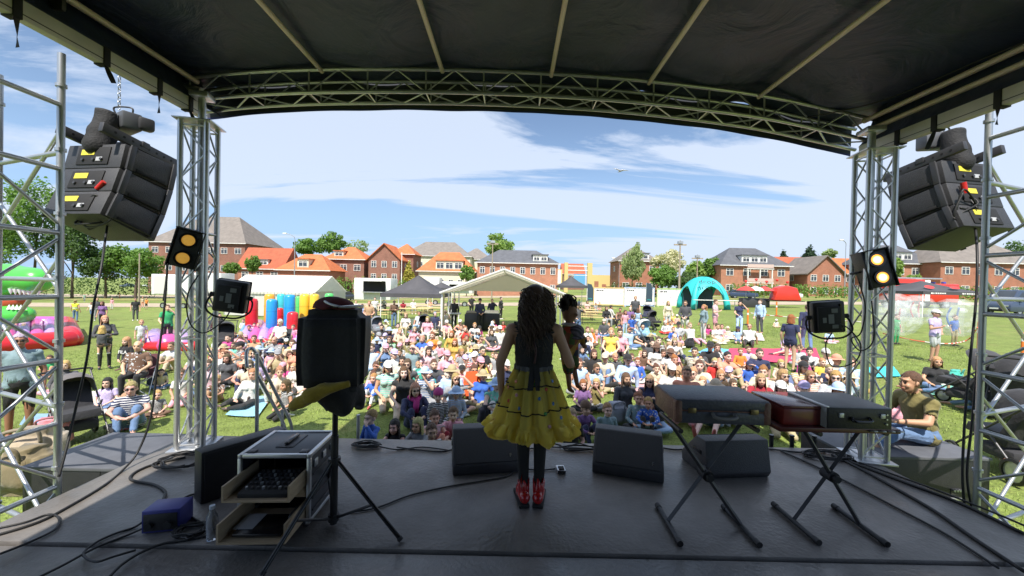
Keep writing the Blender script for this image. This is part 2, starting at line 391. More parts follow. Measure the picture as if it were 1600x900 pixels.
_bp = _t.nodes.new('ShaderNodeBump'); _bp.inputs['Strength'].default_value = .9; _bp.inputs['Distance'].default_value = .06; _t.links.new(_n.outputs[0], _bp.inputs['Height']); _t.links.new(_bp.outputs[0], _b.inputs['Normal'])
XS = np.linspace(-3.45, 3.95, 75); YS = np.linspace(-2.6, 4.3, 60); vs_, fs = [], []
tubex = [-3.36, -2.03, -.78, .37, 1.42, 2.62, 3.88]
for y in YS:
    for x in XS:
        k = min(abs(x - q) for q in tubex); sag = .07 * (1 - math.exp(-k * 2.2))
        w = .035 * noise.noise((x * 1.3 + y * .5, y * .9, 3)) + .016 * noise.noise((x * 3.5, y * 1.6 + x, 9))
        yy = y if y < 4.2 else ny(x) + .33
        vs_.append((x, yy, az(x) + .05 - sag + w + .03 * smooth(2.5, -2, y)))
w_ = len(XS)
for j in range(len(YS) - 1):
    for i in range(w_ - 1): fs.append((j * w_ + i, (j + 1) * w_ + i, (j + 1) * w_ + i + 1, j * w_ + i + 1))
new_obj('membrane', pydata(vs_, fs, True), roof, M_roof)
# fabric edge hanging in front of the truss, with a blue hem
vs_, fs = [], []
for x in XS:
    wob = .012 * noise.noise((x * 2, 0, 5))
    yy = ny(x) + .335
    vs_ += [(x, yy, az(x) + .05), (x, yy + .01, az(x) - .27 + wob), (x, yy + .012, az(x) - .292 + wob)]
for i in range(w_ - 1): fs.append((i * 3, i * 3 + 1, i * 3 + 4, i * 3 + 3))
new_obj('front_valance', pydata(vs_, fs, True), roof, mat('valance_fabric', (.05, .055, .065), .8))
hem = [(i * 3 + 1, i * 3 + 2, i * 3 + 5, i * 3 + 4) for i in range(w_ - 1)]
new_obj('valance_hem', pydata(vs_, hem, True), roof, mat('blue_hem', (.03, .04, .16), .7))
M_tube = mat('weathered_tube', (.74, .62, .60), .5, .15, .15, 9)
for q in tubex[1:-1]:
    bar('purlin', (q, -2.5, az(q) - .03), (q, ny(q) + .02, az(q) - .03), .022, M_tube, roof, 12)
for q, dz in ((-3.30, -.06), (-3.40, -.13), (3.80, -.05), (3.88, -.12)):
    bar('side_tube', (q, -2.5, az(q) + dz), (q, ny(q) + .02, az(q) + dz), .026, M_tube, roof, 12)
for q in (-3.35, 3.84):
    for yv in (.4, 1.6, 2.8): box('tube_clamp', (.13, .03, .13), (q, yv, az(q) - .095), M_dgrey, roof, .004)
# curved box truss
xs_ = np.linspace(-3.40, 3.92, 26)
for (dy_, dz_) in ((0, 0), (0, -.235), (.25, 0), (.25, -.235)):
    tube('truss_chord', [(x, ny(x) + dy_, az(x) - .02 + dz_) for x in xs_], .0195, M_alu, roof, 10, 2)
nb = 24; xb = np.linspace(-3.36, 3.88, nb + 1)
def tn(x, dy_, dz_): return (x, ny(x) + dy_, az(x) - .02 + dz_)
for i in range(nb):
    x0, x1 = xb[i], xb[i + 1]; up = i % 2 == 0
    for dy_ in (0, .25): bar('truss_brace', tn(x0, dy_, -.235 if up else 0), tn(x1, dy_, 0 if up else -.235), .0085, M_alu, roof, 6)
    for dz_ in (-.235,): bar('truss_brace', tn(x0, 0 if up else .25, dz_), tn(x1, .25 if up else 0, dz_), .0085, M_alu, roof, 6)
    if i % 2 == 0:
        for dy_ in (0, .25): bar('truss_post', tn(x0, dy_, 0), tn(x0, dy_, -.235), .009, M_alu, roof, 6)
        bar('truss_post', tn(x0, 0, -.235), tn(x0, .25, -.235), .008, M_alu, roof, 6)
# side beams, skirts of fabric and straps
M_beam = mat('grey_beam', (.60, .58, .54), .55, .1, .12, 4)
for sgn, bxx, zlo in ((-1, -3.22, 4.16), (1, 3.78, 3.98)):
    y0, y1 = -2.5, 3.98 + (.22 if sgn > 0 else 0)
    bx('side_beam', (bxx - .035, y0, zlo), (bxx + .035, y1, zlo + .125), M_beam, roof, .005)
    bx('beam_lip', (bxx - .038, y0, zlo + .028), (bxx + .038, y1, zlo + .034), M_dgrey, roof)
    xe = -3.45 if sgn < 0 else 3.95
    vs_, fs = [], []
    yy = np.linspace(-2.55, 4.25, 40)
    for y in yy: vs_ += [(xe, y, az(xe) + .05), ((xe + bxx) / 2 + .02 * noise.noise((y * 2, 1, 1)), y, (az(xe) + zlo) / 2 + .02), (bxx, y, zlo + .126)]
    for i in range(len(yy) - 1):
        for k in range(2): fs.append((i * 3 + k, i * 3 + k + 1, i * 3 + k + 4, i * 3 + k + 3))
    new_obj('side_skirt', pydata(vs_, fs, True), roof, M_roof)
    for k, y in enumerate((1.0, 2.02, 2.46, 3.0, 3.45, 3.78)):
        box('strap', (.085, .05, .14), (bxx, y, zlo + .06), M_blackm, roof, .004)
        L = .1 + .07 * ((k * 37) % 5) / 4; dx_ = .03 * (1 if k % 2 else -1)
        vs_ = []; 
        for i in range(6):
            f = i / 5; tw = f * 1.4 * (1 if k % 2 else -1)
            c = Vector((bxx - sgn * .03 + dx_ * f, y + .03 * f, zlo - .01 - L * f)); e = Vector((math.sin(tw), math.cos(tw), 0)) * .018
            vs_ += [c - e, c + e]
        new_obj('strap_tail', pydata(vs_, [(2 * i, 2 * i + 1, 2 * i + 3, 2 * i + 2) for i in range(5)], True), roof, M_blackm)
tube('roof_cable', [(3.1, 4.1, 4.36), (3.4, 3.6, 4.30), (3.65, 3.0, 4.36), (3.7, 2.4, 4.33), (3.75, 1.5, 4.36)], .006, M_rubber, roof)

# ================================================================ truss towers carrying the roof
def truss_tower(px, py, y_top_px, label, lean=0.0, mastdx=.03):
    p = S(px, py); x, y = p.x, p.y
    t_ = thing('truss_tower', label, 'truss tower', (x, y, SZ), R(14) if px < 800 else R(-12), 'truss towers at the front corners')
    H = ony(px, y_top_px, y).z - SZ
    a = .108
    box('base_plate', (.34, .34, .018), (0, 0, .009), M_alu, t_, .003)
    box('top_plate', (.32, .32, .012), (0, 0, H), M_alu, t_, .002)
    for sx in (-1, 1):
        for sy in (-1, 1): bar('chord', (sx * a, sy * a, .018), (sx * a, sy * a, H - .006), .024, M_alu, t_, 12)
    nseg = 12; h = (H - .1) / nseg
    for i in range(nseg):
        z0 = .05 + i * h; z1 = z0 + h; up = i % 2 == 0
        for s in (-1, 1):
            bar('brace', (-a if up else a, s * a, z0), (a if up else -a, s * a, z1), .0085, M_alu, t_, 6)
            bar('brace', (s * a, -a if up else a, z0), (s * a, a if up else -a, z1), .0085, M_alu, t_, 6)
        if i % 4 == 0 or i == nseg - 1:
            zz_ = z0 if i < nseg - 1 else z1
            for s in (-1, 1):
                bar('ring_bar', (-a, s * a, zz_), (a, s * a, zz_), .009, M_alu, t_, 6); bar('ring_bar', (s * a, -a, zz_), (s * a, a, zz_), .009, M_alu, t_, 6)
    bar('mast', (mastdx, -.03, .02), (mastdx, -.03, (4.28 if px < 800 else 4.1) - SZ), .032, M_galv, t_, 14)
    box('mast_bracket', (.16, .16, .05), (mastdx, -.03, (4.30 if px < 800 else 4.12) - SZ), M_alu, t_, .006)
    return t_
towL = truss_tower(306, 696, 194, 'silver truss tower at the front left corner of the stage')
towR = truss_tower(1353, 715, 238, 'silver truss tower at the front right corner of the stage', 0, -.05)

# ================================================================ scaffold towers at both edges of the picture
def scaffold(label, legs, z_top, sgn):
    t_ = thing('scaffold_tower', label, 'scaffold', (legs[0][0], legs[0][1], 0), 0, 'scaffold towers beside the stage')
    o = Vector((legs[0][0], legs[0][1], 0)); rt = .0242
    L = [Vector((x, y, 0)) - o for x, y in legs]
    for p in L:
        bar('upright', p + Vector((0, 0, gz(0, 0) + .02)), p + Vector((0, 0, z_top)), rt, M_galv, t_, 14)
        box('base_plate', (.15, .15, .01), p + Vector((0, 0, .012)), M_galv, t_)
        for z in np.arange(.5, z_top, .5): bar('collar', p + Vector((0, 0, z - .012)), p + Vector((0, 0, z + .012)), .034, M_galv, t_, 12)
    U = lambda p, z: p + Vector((0, 0, z))
    zs = np.arange(.35, z_top - .1, .50)
    for i, z in enumerate(zs):
        bar('rung', U(L[0], z), U(L[1], z), .0195, M_galv, t_); bar('rung', U(L[2], z + .02), U(L[3], z + .02), .0195, M_galv, t_)
        if i % 2 == 0:
            bar('ledger', U(L[0], z + .13), U(L[2], z + .13), .0195, M_galv, t_); bar('ledger', U(L[1], z + .1), U(L[3], z + .1), .0195, M_galv, t_)
    for i in range(len(zs) - 2):
        a, c = (0, 2) if i % 2 == 0 else (2, 0)
        bar('diagonal', U(L[a], zs[i] + .05), U(L[c], zs[i + 1] + .3), .0145, M_galv, t_)
        a, c = (0, 1) if i % 2 else (1, 0)
        bar('diagonal', U(L[a], zs[i] + .06), U(L[c], zs[i + 1] - .04), .0125, M_galv, t_)
    return t_
scaffold('galvanised scaffold tower at the left edge beside the hung speakers', [(-3.56, 3.02), (-3.56, 2.55), (-4.5, 3.36), (-4.5, 2.8)], 4.25, -1)
scaffold('galvanised scaffold tower at the right edge beside the hung speakers', [(4.05, 3.30), (4.05, 2.72), (5.05, 3.66), (5.05, 3.0)], 4.12, 1)

# ================================================================ hung loudspeakers (three cabinets, frame, hoist)
M_cab = mat('speaker_cabinet', (.040, .041, .046), .5, 0, .15, 30, .35, 160)
M_yel = mat('yellow_label', (.72, .62, .06), .5)
M_red = mat('red_plug', (.55, .02, .015), .35)
def line_array(px, py, Y, rz, label, tilt):
    c = ony(px, py, Y)
    t_ = thing('line_array', label, 'speaker', c, rz, 'speaker arrays hung beside the stage')
    W, H, Dp = .64, .285, .50
    def cab(z, yoff, rx):
        cb = prism('cabinet', [(-Dp / 2, -H / 2 + .022), (-Dp / 2, H / 2 - .022), (Dp / 2, H / 2), (Dp / 2, -H / 2)], 'x', -W / 2, W / 2, M_cab, t_, .006)
        cb.location = (0, yoff, z); cb.rotation_euler = (rx, 0, 0)
        for s in (-1, 1):
            box('side_panel', (.03, Dp * .86, H * .80), (s * (W / 2 + .014), .0, 0), M_cab, cb, .008)
            box('rigging_bar', (.014, .05, H * .98), (s * (W / 2 + .036), Dp * .40, 0), M_dgrey, cb, .003)
            box('rigging_bar', (.014, .05, H * .86), (s * (W / 2 + .036), -Dp * .40, 0), M_dgrey, cb, .003)
            box('side_grip', (.008, Dp * .55, .03), (s * (W / 2 + .03), 0, -H * .33), M_blackm, cb, .002)
        box('grille', (W * .96, .012, H * .9), (0, Dp / 2 + .007, 0), M_dgrey, cb)
        box('rear_panel', (W * .56, .012, H * .62), (0, -Dp / 2 - .004, 0), M_blackm, cb, .003)
        box('yellow_label', (.15, .004, .055), (-.06, -Dp / 2 - .0125, .035), M_yel, cb)
        box('data_plate', (.07, .004, .04), (.08, -Dp / 2 - .0125, -.035), mat('grey_plate', (.45, .46, .48), .4), cb)
        for q in (-.10, .02, .11): bar('socket', (q, -Dp / 2 - .009, -.04), (q, -Dp / 2 - .025, -.04), .014, M_dgrey, cb, 10)
        return cb
    z = 0.0; y = 0.0; rx = tilt
    zs = [(.27, -.02, tilt)]
    for k in range(2):
        z0, y0, r0 = zs[-1]; r1 = r0 - R(5); rv = lambda yy, zz, r: (yy * math.cos(r) - zz * math.sin(r), yy * math.sin(r) + zz * math.cos(r)); a_ = rv(Dp / 2, -H / 2, r0); b_ = rv(Dp / 2, H / 2, r1); zs.append((z0 + a_[1] - b_[1] - .004, y0 + a_[0] - b_[0], r1))
    for (zz_, yo, rr) in zs: cab(zz_, yo, rr)
    for s in (-1, 1):
        fb = box('flying_bar', (.05, .74, .09), (s * .24, -.02, .475), M_dgrey, t_, .006, rot=(tilt, 0, 0))
        for k in range(8): bar('bar_hole', (-.027, -.27 + k * .075, 0), (.027, -.27 + k * .075, 0), .012, M_blackm, fb, 8)
    box('cross_bar', (.54, .07, .06), (0, -.02, .50), M_dgrey, t_, .005, rot=(tilt, 0, 0))
    # hoist
    hz = .74
    mt = box('hoist_body', (.16, .32, .17), (.0, .0, hz), mat('hoist_grey', (.10, .105, .115), .45, .2), t_, .02, rot=(0, 0, R(70)))
    box('hoist_cap', (.13, .10, .13), (.17, .05, hz), M_dgrey, t_, .025, rot=(0, 0, R(70)))
    box('hoist_plate', (.075, .004, .05), (.02, -.105, hz + .02), mat('grey_plate', (.45, .46, .48), .4), t_, rot=(0, 0, R(-20)))
    tube('hoist_handle', [(-.06, -.05, hz + .08), (-.06, -.06, hz + .14), (.1, -.03, hz + .14), (.1, -.02, hz + .08)], .008, M_dgrey, t_)
    bm = bmesh.new()
    pts = [(-.02, -.14, hz + .05), (-.03, -.16, hz - .1), (-.03, -.20, hz - .26), (-.03, -.22, hz - .40)]
    tube_bm(bm, catmull(pts, 5), [.085, .09, .095, .1, .1, .098, .1, .105, .105, .1, .105, .11, .11, .1, .085, .06], 14)
    for v in bm.verts: v.co += Vector((noise.noise(v.co * 9), noise.noise(v.co * 9 + Vector((5, 0, 0))), 0)) * .018
    new_obj('chain_bag', mesh_from(bm), t_, mat('black_canvas', (.02, .02, .022), .8, 0, .3, 12, .4, 60))
    return t_
laL = line_array(196, 306, 3.95, R(-8), 'three black hung speakers with hoist left of the stage', R(-11))
laR = line_array(1462, 326, 4.25, R(9), 'three black hung speakers with hoist right of the stage', R(-11))
def chain(at_px, at_py, Y, z1, parent):
    p = ony(at_px, at_py, Y) ; z = p.z
    n = int((z1 - z) / .042); inv = parent.matrix_basis.inverted()
    bm = bmesh.new()
    for i in range(n):
        c = Vector((p.x, p.y, z + i * .042)); ring = []
        for k in range(9):
            a = 2 * math.pi * k / 8; e = Vector((math.cos(a) * .013, 0, math.sin(a) * .027))
            if i % 2: e = Vector((0, e.x, e.z))
            ring.append(inv @ (c + e))
        tube_bm(bm, ring, .0042, 5)
    new_obj('chain', mesh_from(bm), parent, M_galv)
bpy.context.view_layer.update()
chain(186, 168, 3.95, 4.62, laL); chain(1474, 208, 4.25, 4.5, laR)
for t_, px, py, Y, xb_ in ((laL, 186, 118, 3.95, -3.22), (laR, 1474, 165, 4.25, 3.78)):
    p = ony(px, py, Y); inv = t_.matrix_basis.inverted()
    bar('outrigger', (xb_, p.y, az(xb_) - .18), (p.x, p.y, 4.62 if xb_ < 0 else 4.5), .03, M_galv, roof, 12)
# plugs and loose cables at the back of the arrays
def loc_tube(parent, pts, r, m, name='cable'):
    inv = parent.matrix_basis.inverted(); return tube(name, [inv @ Vector(p) for p in pts], r, m, parent)
def scr(px, py, Y): return ony(px, py, Y)
for t_, base, Y in ((laL, [(150, 300), (128, 330), (160, 318), (118, 345), (140, 352), (175, 345)], 3.60), (laR, [(1505, 300), (1528, 322), (1500, 330), (1538, 345), (1512, 352), (1490, 345)], 3.88)):
    for k in range(6):
        rr = random.Random(k + int(Y * 100))
        pts = [scr(*base[(k + j) % 6], Y + rr.uniform(-.08, .08)) + Vector((0, 0, rr.uniform(-.05, .05))) for j in range(4)]
        loc_tube(t_, pts, .009, M_rubber)
inv = laL.matrix_basis.inverted(); a = scr(152, 295, 3.58); c = scr(163, 284, 3.58); bar('red_plug', inv @ a, inv @ c, .022, M_red, laL, 12)
inv = laR.matrix_basis.inverted(); a = scr(1508, 302, 3.86); c = scr(1505, 285, 3.86); bar('red_plug', inv @ a, inv @ c, .024, M_red, laR, 12)
# ================================================================ platforms beside the stage
def sub_platform(label, x0, x1, y0, y1, zt):
    c = ((x0 + x1) / 2, (y0 + y1) / 2, gz((x0 + x1) / 2, y1))
    t_ = thing('bass_platform', label, 'platform', c, 0)
    w, d, h = x1 - x0, y1 - y0, zt - c[2]
    box('body', (w, d, h - .03), (0, 0, (h - .03) / 2), M_black, t_, .008)
    box('top_board', (w + .02, d + .02, .03), (0, 0, h - .015), mat('slate_board', (.10, .105, .12), .55, 0, .2, 5), t_, .004)
    return t_, w, d, h
pl, w, d, h = sub_platform('black subwoofer platform on the grass beside the left stage edge', -4.45, -3.42, 3.5, 4.3, .76)
for q in (-.18, .2): box('seam', (.006, .004, h - .05), (q, -d / 2 - .001, h / 2), M_blackg, pl)
lb = box('paper_label', (.19, .004, .075), (-.05, -d / 2 - .003, h * .62), M_white, pl); print_marks(lb, M_dgrey, 0, -.003, .005, .12, .03, 5)
pr, w, d, h = sub_platform('black subwoofer platform the person in the olive tee sits on', 3.66, 5.12, 4.06, 4.80, .78)
box('socket_panel', (.13, .006, .07), (.38, -d / 2 - .003, h * .5), M_dgrey, pr, .004)
for q in range(4): bar('socket', (.34 + q * .03, -d / 2 - .006, h * .52), (.34 + q * .03, -d / 2 - .02, h * .52), .011, M_galv, pr, 10)
box('handle', (.12, .02, .03), (.36, -d / 2 - .012, h * .4), M_alu, pr, .008)

# ================================================================ monitors
def wedge(label, p, rz, w=.58, group='wedge monitors at the front of the stage'):
    t_ = thing('wedge_monitor', label, 'speaker', p, rz, group)
    # y+ = towards the audience; the grille slopes back towards the player on y-
    body = prism('body', [(-.23, 0), (-.24, .09), (-.0, .325), (.14, .325), (.19, .05), (.16, 0)], 'x', -w / 2, w / 2, M_cab, t_, .012)
    g = box('grille', (w - .05, .31, .012), (0, -.123, .211), mat('grille_mesh', (.03, .031, .034), .5, .3, .4, 260, .6, 300), t_, .004, rot=(R(44.4), 0, 0))
    for s in (-1, 1): box('side_handle', (.012, .12, .035), (s * (w / 2 + .003), .03, .2), M_blackg, t_, .004)
    lg = thing_mark(t_, (w / 2 - .09, -.205, .145), R(44.4))
    return t_
def thing_mark(parent, loc, rx):
    o = text('badge', 'F', .045, M_alu, parent, loc, (rx, 0, 0), .001); return o
p = S(757, 722); wedge('black wedge monitor left of the performer in the yellow skirt', p, R(10), .60)
p = S(980, 729); wedge('black wedge monitor between performer and brown suitcase stand', p, R(-17), .60)
p = S(1134, 733); wedge('black wedge monitor behind the brown suitcase stand', p, R(186), .60)
t_ = thing('side_speaker', 'plain black upright speaker cabinet behind the flight case', 'speaker', (-2.25, 2.80, SZ), R(-34))
box('body', (.14, .60, .385), (-.07, .30, .1935), M_black, t_, .012); box('grille', (.008, .56, .345), (.003, .30, .1935), M_blackm, t_, .003)

# ================================================================ flight case with open drawers
fc = thing('flight_case', 'open flight case with two wooden drawers of mixing gear pulled out', 'flight case', (-1.56, 2.74, SZ), R(3))
W, Dp, H = .46, .42, .44
M_fc = mat('case_laminate', (.03, .033, .04), .4, 0, .2, 20)
zb = .045
for s in (-1, 1): box('side_wall', (.012, Dp, H), (s * (W / 2 - .006), 0, zb + H / 2), M_fc, fc)
box('back_wall', (W - .024, .012, H), (0, Dp / 2 - .006, zb + H / 2), M_fc, fc)
lid = box('lid', (W, Dp, .02), (0, 0, zb + H + .011), M_fc, fc, .003)
box('bottom', (W - .024, Dp - .012, .012), (0, -.006, zb + .006), M_fc, fc)
for s in (-1, 1):
    for q in (-1, 1): box('corner_edge', (.024, .024, H), (s * (W / 2 - .008), q * (Dp / 2 - .008), zb + H / 2), M_alu, fc, .004)
    box('top_edge', (.026, Dp + .008, .026), (s * (W / 2 - .009), 0, zb + H + .014), M_alu, fc, .004)
    box('bottom_edge', (.026, Dp + .008, .026), (s * (W / 2 - .009), 0, zb + .012), M_alu, fc, .004)
    for q in (-1, 1): lathe('castor', [(0, -.012), (.022, -.012), (.022, .012), (0, .012)], M_blackm, fc, 12, (s * .19, q * .16, .022), (0, R(90), 0))
    for k in range(3): box('latch', (.012, .05, .05), (W / 2 + .004, -.13 + k * .13, zb + H - .06), M_galv, fc, .004) if s > 0 else None
for q in (-1, 1): box('cross_edge', (W - .05, .026, .026), (0, q * (Dp / 2 - .009), zb + H + .014), M_alu, fc, .004)
for k in range(4): box('side_rib', (.008, Dp * .8, .012), (W / 2 + .004, 0, zb + .07 + k * .08), M_dgrey, fc, .003)
box('handle_dish', (.12, .22, .006), (.0, .02, zb + H + .024), M_dgrey, fc, .003); box('lid_handle', (.03, .17, .02), (0, .02, zb + H + .038), M_blackg, fc, .008)
for q in (-.17, .17): box('stacking_cup', (.05, .05, .014), (q, -.16, zb + H + .026), M_dgrey, fc, .005)
def drawer(z, out, hgt):
    dr = box('drawer', (.38, .36, .012), (0, -Dp / 2 - out + .18, z), M_wood, fc)
    for s in (-1, 1): box('drawer_side', (.012, .36, hgt), (s * .196, 0, hgt / 2 - .006), M_wood, dr)
    return dr
d1 = drawer(zb + .265, .20, .10)
mx_ = box('mixer', (.30, .26, .035), (.02, -.02, .03), M_blackm, d1, .006, rot=(R(6), 0, 0))
for i in range(8):
    for j in range(5):
        bar('mixer_knob', (-.12 + i * .034, -.08 + j * .045, .017), (-.12 + i * .034, -.08 + j * .045, .032), .0085, M_dgrey if (i + j) % 3 else M_galv, d1 if False else mx_, 8)
d2 = drawer(zb + .035, .24, .12)
box('laptop', (.29, .21, .018), (.01, -.04, .025), M_blackg, d2, .004)
box('paper', (.12, .16, .002), (-.10, -.02, .0375), mat('grey_paper', (.3, .31, .33), .6), d2)
box('microphone', (.03, .12, .03), (.14, .05, .05), M_dgrey, d2, .012)
un = box('rack_unit', (.40, .30, .06), (0, -.05, zb + .205), M_wood, fc, .003); box('rack_panel', (.2, .004, .036), (.02, -.153, 0), M_blackg, un)
print_marks(un, mat('display_ink', (.5, .55, .55), .4), .02, -.1565, .004, .15, .012, 7)

# ================================================================ draped speaker on a tripod
sp0 = S(521, 822)
st = thing('speaker_tripod', 'black tripod speaker stand in front of the flight case', 'tripod', sp0)
bar('pole', (0, 0, .03), (0, 0, .95), .0185, M_blackg, st, 14); bar('lower_pole', (0, 0, .02), (0, 0, .62), .024, M_black, st, 14)
bar('collar', (0, 0, .42), (0, 0, .47), .04, M_black, st, 14); bar('hub', (0, 0, .04), (0, 0, .085), .035, M_black, st, 14)
for (fx, fy) in ((627, 848), (408, 903), (508, 766)):
    e = S(fx, fy) - sp0; e.z = .015
    top = Vector((0, 0, .445)) + e.normalized() * .03
    lg = bar('leg', top, e, .0135, M_blackg, st, 10); bar('brace', Vector((0, 0, .06)) + e.normalized() * .02, top.lerp(e, .56), .009, M_black, st, 8)
    bar('rubber_foot', top.lerp(e, .965), top.lerp(e, 1.0), .018, M_rubber, st, 10)
spz = sp0.z + .94
ds = thing('draped_speaker', 'box speaker under a black cloth on the tripod stand', 'speaker', (sp0.x - .0, sp0.y, spz), R(14))
M_cloth = mat('black_cloth', (.014, .014, .017), .7, 0, .3, 9, .3, 40, sheen=.1)
bm = bmesh.new(); bmesh.ops.create_cube(bm, size=1); bmesh.ops.scale(bm, vec=(.40, .34, .54), verts=bm.verts)
bmesh.ops.translate(bm, vec=(0, 0, .27), verts=bm.verts)
bmesh.ops.bevel(bm, geom=bm.edges[:], offset=.055, segments=3, affect='EDGES'); bmesh.ops.subdivide_edges(bm, edges=bm.edges[:], cuts=5, use_grid_fill=True)
for v in bm.verts:
    f = smooth(.54, 0, v.co.z); n_ = noise.noise((v.co.x * 7, v.co.y * 9, v.co.z * 1.3)) * .045 * (.35 + f)
    v.co.x += v.co.x * (n_ * 3 + .03 * math.sin(v.co.z * 6)); v.co.y += v.co.y * n_ * 3
new_obj('cover', mesh_from(bm), ds, M_cloth)
bm = bmesh.new(); rings = []
for i in range(9):
    f = i / 8; ring = []
    for k in range(28):
        a = 2 * math.pi * k / 28; r_ = (.17 + .03 * math.sin(5 * a + 1) * f) * (1 - .35 * f * f)
        ring.append(bm.verts.new((r_ * math.cos(a) * 1.0 + .05 * f, r_ * math.sin(a) * .85, .03 - .17 * f - .03 * f * math.sin(3 * a))))
    rings.append(ring)
for a_, b_ in zip(rings, rings[1:]):
    for k in range(28): bm.faces.new((a_[k], a_[(k + 1) % 28], b_[(k + 1) % 28], b_[k]))
bm.faces.new(rings[-1]); bmesh.ops.recalc_face_normals(bm, faces=bm.faces[:])
new_obj('cloth_skirt', mesh_from(bm), ds, M_cloth)
# yellow sleeve and red cap that lie on it
def blob_tube(name, pts, rads, m, parent=None, n=14, amp=.01, fr=14):
    P_ = catmull(pts, 5); k = len(P_) - 1
    rr = [rads[min(int(i / 5), len(rads) - 1)] + (rads[min(int(i / 5) + 1, len(rads) - 1)] - rads[min(int(i / 5), len(rads) - 1)]) * ((i % 5) / 5) for i in range(k + 1)]
    bm = bmesh.new(); tube_bm(bm, P_, rr, n)
    for v in bm.verts: v.co += Vector((noise.noise(v.co * fr), noise.noise(v.co * fr + Vector((3, 7, 1))), noise.noise(v.co * fr + Vector((9, 1, 4))))) * amp
    return new_obj(name, mesh_from(bm), parent, m)
Yp = sp0.y - .19
ys = blob_tube('yellow_sleeve', [ony(545, 600, Yp), ony(510, 607, Yp - .02), ony(482, 622, Yp - .03), ony(458, 634, Yp - .02)], [.018, .040, .050, .030], mat('yellow_velour', (.34, .24, .02), .85, 0, .25, 20, .4, 60, sheen=.2))

for v in ys.data.vertices:                       # a limp, flattened sleeve with folds
    f = noise.noise((v.co.x * 16, v.co.z * 22, v.co.y * 5)); v.co.y += .02 * f; v.co.z += .014 * noise.noise((v.co.x * 9, 3, v.co.z * 30)) - .03 * smooth(sp0.x - .12, sp0.x - .3, v.co.x)
tag(ys, 'mustard yellow cloth sleeve hanging from the draped speaker', 'cloth')
hc = thing('cap', 'dark red peaked cap lying on the draped speaker', 'cap', (sp0.x - .01, sp0.y - .02, spz + .545), R(-20))
bm = bmesh.new(); bmesh.ops.create_uvsphere(bm, u_segments=24, v_segments=12, radius=.125)
for v in bm.verts:
    v.co.z = max(v.co.z, 0) * .62; v.co.x *= 1.1
    v.co += Vector((0, 0, .012 * noise.noise(v.co * 14)))
new_obj('crown', mesh_from(bm), hc, mat('dark_red_felt', (.10, .012, .015), .85, 0, .2, 20))
pk = lathe('peak', [(.0, .012), (.10, .010), (.125, .004), (.10, .0), (0, .002)], M_blackg, hc, 20, (.11, -.03, .012), (0, R(-6), 0)); pk.scale = (1, .8, 1)
tube('cord', [(.02, -.10, .05), (.08, -.115, .035), (.15, -.10, .02), (.20, -.04, .02), (.19, .05, .02)], .008, mat('silver_cord', (.6, .6, .64), .4, .3), hc)

# ================================================================ cross stands with cases
def cross_stand(label, fl, fr_, piv, zt, yc):
    """fl, fr_: screen ends of the left and right foot bars; piv: screen place of the joint"""
    A0, A1 = S(*fl[0]), S(*fl[1]); B0, B1 = S(*fr_[0]), S(*fr_[1])
    am = (A0 + A1) / 2; bm_ = (B0 + B1) / 2; o = (am + bm_) / 2
    t_ = thing('cross_stand', label, 'stand', o, 0, 'cross stands carrying cases'); Z = Vector((0, 0, .02))
    for p0, p1 in ((A0, A1), (B0, B1)):
        bar('foot_bar', p0 - o + Z, p1 - o + Z, .017, M_black, t_, 12)
        for q0, q1 in ((p0, p1), (p1, p0)): bar('end_cap', q0 - o + Z, q0.lerp(q1, .1) - o + Z, .0205, M_rubber, t_, 12)
    mid = (am + bm_) / 2; pv = ony(piv[0], piv[1], mid.y) - o
    for s, foot in ((1, am), (-1, bm_)):
        f = foot - o + Z; dirv = (pv - f); k = (zt - SZ - .01 - f.z) / dirv.z; top = f + dirv * k + Vector((0, .02 * s, 0))
        bar('leg', f + Vector((0, .012 * s, 0)), top, .0155, M_dgrey, t_, 4)
        bar('carry_bar', top + Vector((0, -.17, 0)), top + Vector((0, .17, 0)), .016, M_black, t_, 10)
    bar('joint', pv + Vector((0, -.045, 0)), pv + Vector((0, .045, 0)), .038, M_blackm, t_, 18)
    bar('joint_knob', pv + Vector((0, -.075, 0)), pv + Vector((0, -.045, 0)), .024, M_blackm, t_, 12)
    return t_
zc1 = .76 + SZ; cross_stand('black cross stand under the brown suitcase', ((1027, 793), (1063, 855)), ((1130, 795), (1187, 857)), (1102, 740), zc1 - .012, 2.7)
zc2 = .765 + SZ; cross_stand('black cross stand under the red box and grey case', ((1208, 791), (1280, 853)), ((1302, 794), (1387, 856)), (1296, 742), zc2 - .035, 2.7)
M_leather = mat('brown_leather', (.20, .10, .075), .5, 0, .3, 14, .3, 70)
M_leather2 = mat('dark_leather', (.075, .08, .10), .42, 0, .25, 9, .25, 60)
sc = thing('suitcase', 'old brown leather suitcase lying flat on the left cross stand', 'suitcase', (1.405, 2.70, zc1 + .018), R(-2))
box('body', (.61, .39, .085), (0, 0, .0425), M_leather2, sc, .018); box('lid', (.612, .392, .075), (0, 0, .125), M_leather2, sc, .018)
box('lid_seam', (.606, .386, .006), (0, 0, .0865), M_leather, sc, .001)
for s in (-1, 1):
    box('side_panel', (.006, .35, .14), (s * .306, 0, .08), M_leather, sc, .002)
    box('lock', (.05, .010, .035), (s * .2, -.198, .09), mat('brass_lock', (.25, .2, .1), .35, .8), sc, .003)
    for q in (-1, 1): box('corner_cap', (.05, .05, .15), (s * .285, q * .175, .08), M_leather, sc, .015)
tube('handle', [(-.07, -.20, .075), (-.065, -.235, .06), (0, -.245, .055), (.065, -.235, .06), (.07, -.20, .075)], .011, mat('grey_leather', (.2, .19, .19), .5), sc)
kb = thing('keyboard_board', 'dark red board with a row of small keys across the right stand', 'board', (2.13, 2.66, zc2 + .008), 0)
